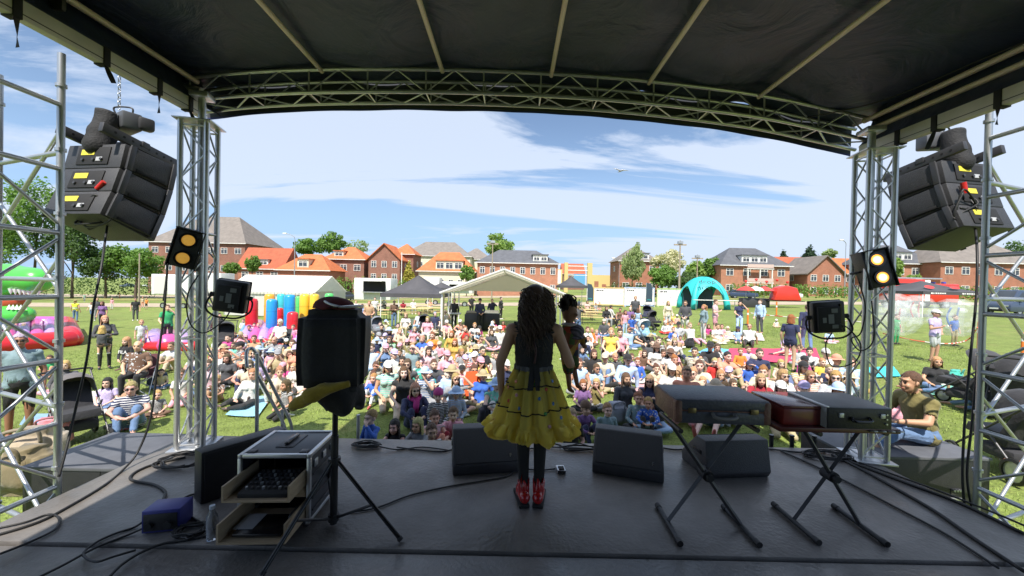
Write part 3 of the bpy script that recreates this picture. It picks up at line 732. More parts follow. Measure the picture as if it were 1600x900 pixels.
box('board', (.78, .40, .03), (0, 0, .0), mat('cherry_wood', (.10, .016, .014), .35, 0, .25, 5), kb, .004)
for k in range(8): box('key', (.022, .02, .008), (.19 + k * .028, -.205, .004), M_white if k % 2 else M_dgrey, kb, .002)
rb = thing('red_box', 'dark red lacquered wooden box on the right cross stand', 'box', (1.93, 2.67, zc2 + .024), 0)
box('body', (.28, .34, .105), (0, 0, .053), mat('red_lacquer', (.20, .025, .02), .32, 0, .3, 5, coat=.3), rb, .005); box('lid', (.284, .344, .02), (0, 0, .117), mat('red_lacquer_lid', (.15, .03, .028), .25, 0, .2, 4, coat=.4), rb, .004)
gc = thing('grey_case', 'grey metal equipment case with black front lying on the red box stand', 'case', (2.24, 2.63, zc2 + .024), R(-1))
box('body', (.41, .36, .14), (0, 0, .07), mat('grey_case_shell', (.30, .295, .29), .5, .2, .15, 12), gc, .006); box('front_panel', (.40, .008, .13), (0, -.184, .07), M_black, gc, .002)
box('top_rail', (.02, .362, .012), (-.198, 0, .136), M_alu, gc, .002)
tube('handle', [(-.055, -.19, .075), (-.05, -.215, .06), (.05, -.215, .06), (.055, -.19, .075)], .010, M_blackg, gc)
for q in (-.12, .14): box('latch', (.03, .012, .03), (q, -.19, .09), M_galv, gc, .003)
for k in range(3): bar('stud', (.165, -.188, .04 + k * .03), (.165, -.196, .04 + k * .03), .006, M_galv, gc, 8)

# ================================================================ small things on the floor
pb = thing('power_box', 'blue and black power supply box on the stage floor', 'power supply', S(250, 831) + Vector((0, .06, 0)), R(12))
M_bl = mat('blue_anodised', (.045, .05, .24), .4, .3, .12, 10)
box('case', (.215, .15, .145), (0, 0, .0785), M_bl, pb, .006); box('front_panel', (.19, .006, .11), (0, -.078, .075), M_black, pb, .003)
for q in (-.06, .05): bar('socket', (q, -.078, .06), (q, -.10, .06), .022, M_blackm, pb, 12)
for q in (-.08, .08): box('foot', (.03, .03, .008), (q, 0, .004), M_rubber, pb)
bt = thing('water_bottle', 'clear plastic water bottle standing beside the flight case', 'bottle', S(331, 842))
M_pet = mat('clear_plastic', (.80, .86, .93), .12, 0, 0, 1, trans=.8); lathe('bottle', [(.0, .002), (.028, .0), (.032, .012), (.030, .05), (.033, .07), (.033, .12), (.030, .15), (.014, .185), (.0135, .20), (0, .20)], M_pet, bt, 20)
lathe('cap', [(0, .197), (.016, .197), (.016, .216), (0, .217)], mat('pale_cap', (.5, .55, .62), .4), bt, 16)
fp = thing('foot_switch', 'small silver and black foot switch on the floor right of the performer', 'pedal', S(877, 739), R(4))
box('case', (.075, .10, .035), (0, .03, .018), M_alu, fp, .006); box('treadle', (.05, .06, .012), (0, .01, .04), M_blackm, fp, .004); box('front', (.07, .004, .025), (0, -.021, .016), M_blackm, fp)
for k, px in enumerate((1205, 1237, 1272)):
    p = ony(px, 700, 4.2); o_ = thing('black_post', 'short black post end in front of the stage, %s of the three' % ('leftmost', 'middle', 'rightmost')[k], 'post', (p.x, p.y, gz(p.x, p.y)), 0, 'post ends at the stage front')
    bar('tube', (0, 0, 0), (0, 0, SZ + .065 - o_.location.z), .021, M_black, o_, 12); bar('cap', (0, 0, SZ + .065 - o_.location.z), (0, 0, SZ + .08 - o_.location.z), .024, M_blackg, o_, 12)

# stair with handrails at the front edge
sr = thing('stage_stair', 'aluminium stair with tube handrails at the stage front left', 'stair', (-2.6, SY1 + .05, gz(-2.6, 4.5)))
def rel(px, py, Y): return ony(px, py, Y) - Vector(sr.location)
for (x_, Y) in ((402, 4.25), (560, 4.2)):
    b0 = rel(x_, 690, Y); top = rel(x_, 552 if x_ == 402 else 648, Y)
    bar('rail_post', Vector((b0.x, b0.y, 0)), top, .019, M_galv, sr)
tube('handrail', [rel(386, 575, 4.25), rel(385, 552, 4.3), rel(390, 545, 4.35), rel(400, 552, 4.4), rel(430, 612, 4.7), rel(452, 655, 4.9), rel(456, 672, 4.95)], .019, M_galv, sr, 10)
tube('handrail', [rel(403, 588, 4.25), rel(425, 628, 4.5), rel(445, 668, 4.8), rel(448, 700, 4.85)], .019, M_galv, sr, 10)
bar('rail_post', rel(441, 640, 4.75), rel(441, 720, 4.75), .019, M_galv, sr)
for k in range(3): box('tread', (.75, .24, .03), (-.1, .25 + k * .25, .62 - k * .22), M_alu, sr, .004)
for q in (-.47, .27): bar('stringer', (q, .1, .72), (q, .95, .02), .025, M_galv, sr)

# ================================================================ lamps on the towers
def screen_thing(name, label, cat, px, py, Y, rz=0, group=None): return thing(name, label, cat, ony(px, py, Y), rz, group)
def blinder(px, py, Y, rot, label, lit):
    t_ = screen_thing('blinder_lamp', label, 'stage light', px, py, Y, 0, 'two-lamp blinders on the towers'); t_.rotation_euler = rot
    W, H, D_ = .20, .36, .15
    box('housing', (W, D_, H), (0, 0, 0), M_black, t_, .012)
    for s in (-1, 1): box('side_plate', (.012, D_ + .03, H + .02), (s * (W / 2 + .008), .0, 0), M_black, t_, .004)
    for k in range(7): box('cooling_fin', (.012, .022, H * .86), (-W / 2 + .018 + k * .027, D_ / 2 + .012, 0), M_dgrey, t_, .002)
    box('top_plate', (W + .03, D_ + .05, .01), (0, 0, H / 2 + .008), M_black, t_, .003)
    for z in (.088, -.088):
        lathe('lamp_ring', [(.052, -.004), (.070, -.004), (.070, .014), (.052, .014)], M_blackg, t_, 24, (0, -D_ / 2 - .002, z), (R(90), 0, 0), ring=True)
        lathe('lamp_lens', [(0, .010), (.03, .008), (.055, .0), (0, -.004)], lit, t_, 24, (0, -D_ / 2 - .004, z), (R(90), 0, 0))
        if lit is not M_amber: lathe('lamp_filament', [(0, .014), (.022, .0125), (.034, .008), (0, .006)], M_core, t_, 20, (0, -D_ / 2 - .004, z), (R(90), 0, 0))
    tube('yoke', [(-W / 2 - .02, 0, 0), (-W / 2 - .045, .05, 0), (-W / 2 - .03, .13, 0), (0, .16, 0), (W / 2 + .03, .13, 0), (W / 2 + .045, .05, 0), (W / 2 + .02, 0, 0)], .010, M_blackm, t_)
    bar('clamp', (0, .15, 0), (0, .26, .02), .022, M_blackm, t_, 10)
    return t_
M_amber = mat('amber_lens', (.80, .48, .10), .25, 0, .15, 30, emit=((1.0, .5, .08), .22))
M_core = mat('lit_core', (1, .9, .7), .4, emit=((1.0, .74, .34), 1.7))
M_lit = mat('lit_lamp', (1, .8, .4), .4, emit=((1.0, .40, .05), 1.1))
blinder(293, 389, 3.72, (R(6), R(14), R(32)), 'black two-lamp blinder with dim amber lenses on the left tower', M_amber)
blinder(1366, 421, 3.80, (R(-4), R(-14), R(-14)), 'black two-lamp blinder with both lamps lit on right tower', M_lit)
def flood(px, py, Y, rot, label):
    t_ = screen_thing('flood_lamp', label, 'stage light', px, py, Y, 0, 'black floodlights on the towers'); t_.rotation_euler = rot
    box('housing', (.27, .09, .31), (0, 0, 0), M_black, t_, .018); box('back_box', (.19, .04, .24), (-.01, -.062, -.01), M_blackm, t_, .008)
    box('front_frame', (.28, .02, .32), (0, .055, 0), M_black, t_, .006); box('front_glass', (.24, .004, .28), (0, .067, 0), M_glassdark, t_)
    gp = mat('grey_plate', (.45, .46, .48), .4)
    for (x, z, w, h) in ((.03, .07, .05, .04), (.0, -.01, .045, .09), (-.055, -.02, .03, .05), (.03, -.085, .05, .035)): box('data_label', (w, .003, h), (x, -.084, z), mat('dim_label', (.16, .17, .18), .5), t_)
    for k in range(5): box('cooling_rib', (.012, .02, .26), (.095 + k * .0, -.05 - k * .001, 0), M_blackg, t_) if k == 0 else None
    tube('yoke', [(-.145, 0, .0), (-.18, .0, -.04), (-.18, -.05, -.13), (-.1, -.08, -.19), (.0, -.08, -.20), (.1, -.08, -.19), (.18, -.05, -.13), (.18, 0, -.04), (.145, 0, 0)], .009, M_blackm, t_)
    for s in (-1, 1): bar('yoke_knob', (s * .14, 0, 0), (s * .175, 0, 0), .022, M_blackm, t_, 12)
    return t_
flood(362, 463, 3.75, (R(4), R(8), R(20)), 'black floodlight seen from behind right of the left tower')
flood(1292, 495, 3.8, (R(4), R(-6), R(-16)), 'black floodlight seen from behind left of the right tower')

# ================================================================ cables
NC = [0]
def cable(label, pts, r=.008, name='cable'):
    o = tube(name, pts, r, M_rubber, None, 7, 6); tag(o, label, 'cable'); return o
def fl(px, py, k=0.0): p = S(px, py); return (p.x, p.y, SZ + .0095 + k)
def coil(label, px, py, r0, turns, seed, tail=None, squash=.55, rr=.0065):
    g = random.Random(seed); c = S(px, py); pts = []
    for i in range(turns * 8):
        a = i * math.pi / 4 + g.uniform(-.15, .15); r = r0 * (1 + g.uniform(-.22, .22))
        pts.append((c.x + r * math.cos(a) + g.uniform(-.02, .02), c.y + r * math.sin(a) * squash + g.uniform(-.02, .02), SZ + .009 + .004 * (i // 8) + g.uniform(0, .008)))
    for p in tail or []: pts.append(fl(*p))
    o = tube('coiled_cable', pts, rr, M_rubber, None, 6, 4); tag(o, label, 'cable'); return o
def drop(pts): return [ony(*p) for p in pts]
cable('thick black cable hanging from left speakers and running along the stage edge', drop([(168, 350, 3.7), (163, 385, 3.5), (158, 420, 3.35), (146, 480, 3.25), (136, 560, 3.2), (118, 640, 3.1), (104, 700, 2.98), (92, 745, 2.9)]), .009)
cable('black cable dropping from left speakers across the floor to the far left', drop([(262, 410, 3.6), (257, 480, 3.6), (246, 570, 3.55), (236, 650, 3.5), (216, 705, 3.42)]) + [fl(190, 738), fl(160, 762), fl(110, 792), fl(60, 818), fl(-10, 840)], .009)
cable('black cable looping from the left coil to the blue power box', [fl(290, 716), fl(262, 722), fl(232, 730), fl(208, 742), fl(206, 752), fl(240, 759), fl(258, 770), fl(256, 784), fl(270, 800)], .010)
cable('black cable loop on the floor left of the flight case', [fl(318, 772), fl(296, 776), fl(282, 786), fl(285, 800), fl(300, 811), fl(312, 818)], .008)
cable('black cable from the blue power box to the left picture edge', [fl(226, 822, .03), fl(210, 826), fl(180, 836), fl(150, 850), fl(130, 868), fl(150, 880), fl(178, 872), fl(212, 862)], .007)
cable('black cable running along the front seam at lower left', [fl(230, 832, .03), fl(200, 838), fl(150, 858), fl(100, 885), fl(60, 905)], .007)
cable('loose black cable loop at the far left floor', [fl(-5, 828), fl(40, 818), fl(75, 806), fl(92, 812), fl(85, 830), fl(40, 852), fl(0, 868)], .007)
cable('black cable from the tangle to the lower left corner', [fl(330, 838), fl(290, 846), fl(255, 852), fl(220, 866), fl(190, 885), fl(170, 905)], .008)
coil('tangle of black cable between power box and water bottle', 300, 833, .085, 6, 2, [(318, 826)], .8)
coil('flat coil of black cable by the foot of the left tower', 285, 722, .19, 5, 4, None, .8)
coil('coiled black cable on the floor beside the tripod', 573, 698, .12, 6, 5, [(620, 704), (660, 700), (700, 705)], .5)
coil('coil of black cable on the floor between performer and right wedge', 905, 702, .16, 4, 6, [(860, 700), (815, 704)], .35)
coil('coil of black cable behind the right cross stand', 1292, 714, .21, 6, 8, None, .45)
cable('thin black cable from behind the tripod to the foot switch', [fl(548, 802), fl(590, 795), fl(640, 776), (S(700, 762).x, S(700, 762).y, SZ + .009), fl(760, 752), fl(790, 746), fl(812, 735), fl(845, 736), fl(868, 734)], .0065)
cable('black cables lying along the stage front left of the performer', [fl(620, 700), fl(650, 704), fl(690, 707), fl(720, 700)], .007)
cable('black cable along the stage front behind the right wedge', [fl(1030, 700), fl(1060, 704), fl(1110, 699), fl(1200, 703), fl(1250, 708), fl(1290, 706)], .008)
for k, pts in enumerate(([(1300, 712), (1352, 738), (1400, 765), (1460, 800), (1520, 842), (1600, 895)], [(1310, 716), (1360, 735), (1420, 758), (1500, 788), (1600, 836)], [(1305, 708), (1345, 725), (1410, 748), (1480, 774), (1560, 806), (1620, 832)], [(1220, 706), (1270, 728), (1330, 758), (1400, 795), (1480, 838), (1560, 890)])):
    cable(('lowest black cable of the bundle running to the lower right', 'upper thick black cable of the bundle along the right stage edge', 'topmost black cable following the right stage edge', 'thin black cable passing under the right cross stand')[k], [fl(*p) for p in pts], .012 if k in (0, 1) else .008)
for k, off in enumerate((0, 12)):
    cable(('left one of two black cables hanging from the right speakers', 'right one of two black cables hanging from the right speakers')[k], drop([(1524 + off, 355, 3.85), (1527 + off, 400, 3.62), (1525 + off, 470, 3.55), (1516 + off, 560, 3.5), (1508 + off, 650, 3.45), (1504 + off * .6, 740, 3.4), (1508 + off, 800, 3.35)]), .010)
for k, (pts, lab) in enumerate((([(1300, 520), (1290, 540), (1300, 572), (1335, 566), (1345, 540), (1328, 515), (1310, 505)], 'loop of black cable hanging at the right tower'), ([(1342, 440), (1352, 480), (1345, 520), (1330, 530), (1345, 548), (1365, 530), (1362, 470)], 'black lamp cable twisting down the right tower'), ([(310, 430), (295, 455), (292, 485), (300, 510), (320, 520), (350, 500), (362, 480)], 'black cable slung from blinder to floodlight at the left tower'), ([(262, 412), (259, 440), (255, 470)], 'short black cable end below the left blinder'))):
    cable(lab, [ony(px, py, 3.66) for px, py in pts], .006)
# ================================================================ people
V = Vector
def mir(p): return V((-p[0], p[1], p[2]))
def pose(pelvis, chest, neck, head, sh, el, wr, tip, hip, kn, an, toe, left=None, hp=0.0, hy=0.0):
    J = dict(pelvis=V(pelvis), chest=V(chest), neck=V(neck), head=V(head), hp=hp, hy=hy)
    for k, p in dict(sh=sh, el=el, wr=wr, tip=tip, hip=hip, kn=kn, an=an, toe=toe).items():
        J[k + 'R'] = V(p); J[k + 'L'] = mir(p)
    for k, p in (left or {}).items(): J[k + 'L'] = V(p)
    return J
_torso = dict(pelvis=(0, 0, .12), chest=(0, .02, .40), neck=(0, .02, .57), head=(0, -.015, .735), sh=(.165, .03, .52))
def seat(**k):
    d = dict(_torso); d.update(dict(el=(.25, -.05, .29), wr=(.13, -.25, .22), tip=(.05, -.34, .20), hip=(.09, 0, .11), kn=(.33, -.27, .16), an=(-.05, -.36, .065), toe=(-.22, -.33, .05))); d.update(k); return pose(**d)
_up = dict(pelvis=(0, 0, .92), chest=(0, 0, 1.20), neck=(0, .015, 1.415), head=(0, -.015, 1.58), sh=(.17, .015, 1.36), hip=(.09, 0, .88), kn=(.10, -.015, .48), an=(.105, .025, .085), toe=(.13, -.14, .035), el=(.245, .03, 1.09), wr=(.25, -.06, .85), tip=(.235, -.11, .70))
def up(**k): d = dict(_up); d.update(k); return pose(**d)
POSES = {
 'cross': seat(),
 'knees': seat(chest=(0, -.03, .40), neck=(0, -.06, .56), head=(0, -.105, .72), sh=(.165, -.04, .51), el=(.24, -.27, .38), wr=(.09, -.45, .33), tip=(-.04, -.48, .31), kn=(.11, -.34, .43), an=(.10, -.54, .085), toe=(.11, -.72, .04)),
 'lean': seat(chest=(0, .09, .39), neck=(0, .15, .55), head=(0, .13, .715), sh=(.17, .15, .50), el=(.25, .28, .28), wr=(.26, .33, .05), tip=(.29, .42, .025), kn=(.12, -.44, .22), an=(.13, -.83, .09), toe=(.16, -.90, .25)),
 'kneel': seat(pelvis=(0, .02, .25), chest=(0, .02, .53), neck=(0, .02, .70), head=(0, -.015, .865), sh=(.165, .03, .65), el=(.235, .0, .41), wr=(.13, -.20, .31), tip=(.09, -.31, .26), hip=(.09, .02, .24), kn=(.13, -.37, .09), an=(.11, .02, .075), toe=(.10, .18, .04)),
 'shade': seat(el=(.33, -.16, .60), wr=(.14, -.16, .80), tip=(-.03, -.14, .845), left=dict(el=(-.25, -.05, .29), wr=(-.13, -.25, .22), tip=(-.05, -.34, .20))),
 'film': seat(el=(.22, -.17, .42), wr=(.09, -.27, .64), tip=(.04, -.29, .76)),
 'side': seat(chest=(.05, .03, .39), neck=(.09, .03, .55), head=(.085, -.01, .715), sh=(.25, .03, .49), el=(.33, .08, .27), wr=(.33, .10, .05), tip=(.36, .03, .025), kn=(.05, -.40, .14), an=(-.28, -.30, .07), toe=(-.40, -.22, .05), left=dict(sh=(-.075, .03, .52), el=(-.18, -.10, .32), wr=(-.14, -.30, .25), tip=(-.08, -.38, .23), hip=(-.09, 0, .11), kn=(-.24, -.32, .22), an=(-.46, -.08, .08), toe=(-.60, .0, .05))),
 'chair': seat(pelvis=(0, 0, .50), chest=(0, .04, .78), neck=(0, .05, .95), head=(0, .015, 1.115), sh=(.165, .05, .90), el=(.24, -.04, .67), wr=(.15, -.26, .60), tip=(.11, -.37, .56), hip=(.10, 0, .48), kn=(.13, -.42, .49), an=(.13, -.42, .085), toe=(.15, -.60, .035)),
 'chairfilm': seat(pelvis=(0, 0, .50), chest=(0, .04, .78), neck=(0, .05, .95), head=(0, .015, 1.115), sh=(.165, .05, .90), el=(.24, -.14, .80), wr=(.10, -.24, 1.02), tip=(.05, -.26, 1.14), hip=(.10, 0, .48), kn=(.17, -.42, .49), an=(.19, -.42, .085), toe=(.22, -.60, .035)),
 'stand': up(),
 'fold': up(el=(.25, -.05, 1.11), wr=(.03, -.20, 1.13), tip=(-.12, -.19, 1.17), left=dict(el=(-.25, -.05, 1.11), wr=(-.03, -.18, 1.10), tip=(.13, -.20, 1.12))),
 'hip': up(el=(.37, .06, 1.12), wr=(.20, -.05, .96), tip=(.10, -.12, .93), left=dict(el=(-.26, -.04, 1.10), wr=(-.20, -.27, 1.17), tip=(-.13, -.33, 1.26))),
 'raise': up(el=(.30, -.20, 1.28), wr=(.10, -.22, 1.50), tip=(.02, -.19, 1.60), left=dict(el=(-.25, -.04, 1.09), wr=(-.20, -.25, 1.0), tip=(-.15, -.35, .98))),
 'clasp': up(el=(.25, -.03, 1.09), wr=(.10, -.20, .95), tip=(.0, -.22, .87)),
 'walk': up(kn=(.09, -.14, .49), an=(.09, -.06, .10), toe=(.11, -.22, .05), el=(.24, .12, 1.11), wr=(.24, .10, .87), tip=(.24, .06, .73), left=dict(kn=(-.09, .03, .48), an=(-.09, .22, .12), toe=(-.10, .08, .035), el=(-.24, -.07, 1.10), wr=(-.22, -.22, .92), tip=(-.20, -.30, .80))),
 'hold': up(el=(.26, -.08, 1.10), wr=(.10, -.30, 1.12), tip=(-.05, -.31, 1.14), left=dict(el=(-.26, -.06, 1.10), wr=(-.08, -.30, 1.02), tip=(.06, -.31, 1.04))),
 'carried': seat(pelvis=(0, 0, .12), el=(.22, -.14, .42), wr=(.10, -.30, .50), tip=(.04, -.38, .52), hip=(.08, 0, .10), kn=(.17, -.24, .05), an=(.15, -.15, -.26), toe=(.16, -.28, -.30)),
}
def ellip(bm, c, r, rot=None, u=14, v=9):
    ret = bmesh.ops.create_uvsphere(bm, u_segments=u, v_segments=v, radius=1)['verts']
    for q in ret:
        p = V((q.co.x * r[0], q.co.y * r[1], q.co.z * r[2]))
        q.co = V(c) + (rot @ p if rot else p)
def capsule(bm, a, b, ra, rb, n=10):
    a, b = V(a), V(b); d = b - a; L = d.length; dn = d.normalized(); pts, rr = [], []
    for k in range(4):
        t_ = (k + .3) / 4 * math.pi / 2; pts.append(a - dn * ra * math.cos(t_)); rr.append(ra * math.sin(t_))
    for k in range(5): f = k / 4; pts.append(a + d * f); rr.append(ra + (rb - ra) * f)
    for k in range(3, -1, -1):
        t_ = (k + .3) / 4 * math.pi / 2; pts.append(b + dn * rb * math.cos(t_)); rr.append(rb * math.sin(t_))
    tube_bm(bm, pts, rr, n)
def loft(bm, rings, n=16):
    R_ = []
    for c, ya, rx, ry in rings:
        c = V(c); ya = V(ya).normalized(); xa = V((1, 0, 0))
        R_.append([bm.verts.new(c + xa * rx * math.cos(2 * math.pi * k / n) + ya * ry * math.sin(2 * math.pi * k / n)) for k in range(n)])
    for a, b in zip(R_, R_[1:]):
        for k in range(n): bm.faces.new((a[k], a[(k + 1) % n], b[(k + 1) % n], b[k]))
    bm.faces.new(R_[0][::-1]); bm.faces.new(R_[-1])
def seg_d(p, a, b):
    d = b - a; t_ = max(0, min(1, (p - a).dot(d) / max(d.length_squared, 1e-9))); return (p - (a + d * t_)).length, t_
KIND = dict(m=(1.0, 1.0, 1.0), w=(.95, 1.0, .90), c=(.70, 1.24, .92), b=(.52, 1.42, 1.0))   # overall scale, head factor, limb girth
M_skin = mat('skin', objcol=True, rough=.55, var=.06, scale=9)
M_eye = mat('eye', (.03, .022, .018), .3); M_lip = mat('lip', (.36, .12, .10), .5)
M_shoe = mat('shoe', (.1, .1, .1), .6); _t = M_shoe.node_tree
_oi = _t.nodes.new('ShaderNodeObjectInfo'); _r = _t.nodes.new('ShaderNodeValToRGB'); _r.color_ramp.interpolation = 'CONSTANT'
for i, (p_, c_) in enumerate(((0, (.03, .03, .035)), (.35, (.7, .7, .68)), (.6, (.42, .24, .17)), (.8, (.12, .09, .08)), (.92, (.45, .1, .1)))):
    e = _r.color_ramp.elements[i] if i < 2 else _r.color_ramp.elements.new(p_)
    e.position = p_; e.color = (*c_, 1)
_t.links.new(_oi.outputs['Random'], _r.inputs[0]); _t.links.new(_r.outputs[0], _t.nodes['Principled BSDF'].inputs['Base Color'])
BODY = {}
def hand(bm, w, t_, g, s):
    d = (t_ - w); L = d.length; d.normalize(); sd = d.orthogonal().normalized()
    zc = V((0, 0, 1)); sd = d.cross(zc); sd = sd.normalized() if sd.length > .1 else V((1, 0, 0)); nn = sd.cross(d)
    pc = w + d * L * .35
    rot = Matrix((sd, d, nn)).transposed()
    ellip(bm, pc, (.040 * g, L * .36, .019 * g), rot, 10, 7)
    for k, (o_, ln) in enumerate(((-.031, .40), (-.0105, .50), (.0105, .47), (.031, .36))):
        a = pc + sd * o_ * g + d * L * .22; m_ = a + d * L * ln * .55 - nn * .006; e = m_ + d * L * ln * .4 - nn * .018
        capsule(bm, a, m_, .0088 * g, .008 * g, 6); capsule(bm, m_, e, .008 * g, .0066 * g, 6)
    a = pc - d * L * .12 + sd * .03 * g; m_ = a + sd * .028 * g + d * L * .22; capsule(bm, a, m_, .011 * g, .0095 * g, 6); capsule(bm, m_, m_ + d * L * .16, .0095 * g, .008 * g, 6)
def make_body(kind, pname, voxel=.0125, J=None, ratio=None):
    key = (kind, pname)
    if key in BODY: return BODY[key]
    s, hf, g = KIND[kind]; J = J or POSES[pname]; fem = kind == 'w'
    bm = bmesh.new(); bones = []
    def limb(a, b, ra, rb, zone): capsule(bm, a, b, ra * g, rb * g); bones.append((V(a), V(b), (ra + rb) / 2 * g, zone))
    pe, ch, ne, hd = J['pelvis'], J['chest'], J['neck'], J['head']
    spine = (ch - pe).normalized(); fwd = V((1, 0, 0)).cross(spine); s2 = (ne - ch).normalized(); f2 = V((1, 0, 0)).cross(s2)
    hw, ww, cw = (.172, .128, .150) if fem else (.158, .148, .168)
    if kind in 'cb': hw, ww, cw = .145, .138, .148
    loft(bm, [(pe - spine * .10, fwd, hw * .55, .07), (pe - spine * .06, fwd, hw * .92, .105), (pe, fwd, hw, .118), (pe.lerp(ch, .30), fwd, (hw + ww) / 2, .108), (pe.lerp(ch, .58), fwd, ww, .098), (ch, fwd, cw, .112), (ch.lerp(ne, .45), f2, cw * 1.04, .108), (ch.lerp(ne, .74), f2, cw * .92, .085), (ch.lerp(ne, .93), f2, cw * .55, .064), (ne + s2 * .01, f2, .055, .052)])
    bones.append((pe - spine * .08, pe + spine * .06, .115, 'pel')); bones.append((pe + spine * .08, ch, .12, 'tor')); bones.append((ch, ne - s2 * .06, .12, 'tor')); bones.append((ne - s2 * .03, ne, .07, 'tor'))
    if fem:
        for q in (-1, 1): ellip(bm, ch + spine * .03 - fwd * .085 * (1 if fwd.y > 0 else -1) + V((q * .068, 0, 0)), (.062, .058, .060))
    for q in 'RL':
        sh, el, wr, tip, hip, kn, an, toe = (J[k + q] for k in ('sh', 'el', 'wr', 'tip', 'hip', 'kn', 'an', 'toe'))
        capsule(bm, ch.lerp(ne, .6), sh, .06 * g, .060 * g); bones.append((ch.lerp(ne, .6), sh, .062 * g, 'tor'))
        limb(sh, el, .053, .042, 'ua'); limb(el, wr, .041, .028, 'fa'); hand(bm, wr, tip, g, s); bones.append((wr.lerp(tip, .15), tip, .03, 'skin'))
        limb(pe.lerp(hip, .8), hip, .085, .088, 'pel'); limb(hip, kn, .083, .056, 'th'); limb(kn, an, .055, .037, 'sh')
        d = (toe - an).normalized(); heel = an - d * .045 + (an - kn).normalized() * .035
        capsule(bm, heel, an.lerp(toe, .55) + (an - kn).normalized() * .012, .036 * g, .038 * g); capsule(bm, an.lerp(toe, .5), toe, .037 * g, .026 * g); bones.append((heel, toe, .035, 'foot'))
    hm = Matrix.Translation(hd) @ Euler((J['hp'], 0, J['hy'])).to_matrix().to_4x4() @ Matrix.Scale(hf, 4)
    if hf > 1: hm = Matrix.Translation(V((0, 0, .02 * hf))) @ hm
    rot = hm.to_3x3()
    capsule(bm, ne - s2 * .02, hm @ V((0, .02, -.06)), .052 * (.9 if fem or kind in 'cb' else 1), .050 * (.9 if fem else 1)); bones.append((ne + s2 * .03, hm @ V((0, 0, 0)), .055, 'skin'))
    for c, r in (((0, .012, .025), (.077, .096, .098)), ((0, -.030, -.035), (.062, .062, .082)), ((0, -.052, -.088), (.036, .034, .030)), ((0, -.097, -.020), (.013, .020, .028)), ((0, -.108, -.034), (.017, .014, .012)), ((.080, .008, -.015), (.012, .022, .034)), ((-.080, .008, -.015), (.012, .022, .034)), ((0, -.078, .030), (.055, .020, .014)), ((0, -.085, -.066), (.026, .016, .014)), ((.035, -.066, -.035), (.026, .026, .026)), ((-.035, -.066, -.035), (.026, .026, .026))):
        ellip(bm, hm @ V(c), r, rot)
    bones.append((hm @ V((0, 0, -.05)), hm @ V((0, 0, .05)), .09, 'skin'))
    me = mesh_from(bm); ob = bpy.data.objects.new('tmp', me); COL.objects.link(ob)
    vx = voxel * (1 if kind in 'mw' else 1.0)
    md = ob.modifiers.new('r', 'REMESH'); md.mode = 'VOXEL'; md.voxel_size = vx
    sm = ob.modifiers.new('s', 'SMOOTH'); sm.factor = .5; sm.iterations = 2
    dc = ob.modifiers.new('d', 'DECIMATE'); dc.ratio = ratio or .24
    dg = bpy.context.evaluated_depsgraph_get(); bod = bpy.data.meshes.new_from_object(ob.evaluated_get(dg)); bpy.data.objects.remove(ob); bpy.data.meshes.remove(me)
    nP = len(bod.polygons); C_ = np.empty(nP * 3); bod.polygons.foreach_get('center', C_); C_ = C_.reshape(-1, 3)
    bd_ = np.full(nP, 1e9); bi_ = np.zeros(nP, int); bt_ = np.zeros(nP)
    for i, (a, b, r, z) in enumerate(bones):
        A = np.array(a); D = np.array(b) - A; tt = np.clip((C_ - A) @ D / max(D @ D, 1e-9), 0, 1)
        dd = np.linalg.norm(C_ - (A + tt[:, None] * D), axis=1) - r; w = dd < bd_
        bd_[w] = dd[w]; bi_[w] = i; bt_[w] = tt[w]
    zones = [(bones[i][3], t_) for i, t_ in zip(bi_, bt_)]
    bod.polygons.foreach_set('use_smooth', [True] * nP)
    bod.materials.clear()
    for m in (M_skin, M_shoe, M_eye, M_lip): bod.materials.append(m)
    for p, (z, t_) in zip(bod.polygons, zones): p.material_index = 1 if z == 'foot' else 0
    # eyes, brows and lips set into the face
    b2 = bmesh.new(); b2.from_mesh(bod); n0 = len(b2.faces)
    for q in (-1, 1):
        ellip(b2, hm @ V((q * .031, -.0865, .004)), (.0135, .009, .0075), rot, 8, 5); ellip(b2, hm @ V((q * .033, -.093, .027)), (.020, .006, .0045), rot, 8, 4)
    n1 = len(b2.faces); ellip(b2, hm @ V((0, -.0975, -.066)), (.024, .008, .0075), rot, 8, 5)
    b2.faces.ensure_lookup_table()
    for i in range(n0, len(b2.faces)): b2.faces[i].material_index = 2 if i < n1 else 3; b2.faces[i].smooth = True
    body = bpy.data.meshes.new('body'); b2.to_mesh(body); b2.free()
    for m in (M_skin, M_shoe, M_eye, M_lip): body.materials.append(m)
    BODY[key] = dict(me=body, src=bod, zones=zones, hm=hm, s=s, head=hm.translation.z * s, J=J, garm={})
    return BODY[key]
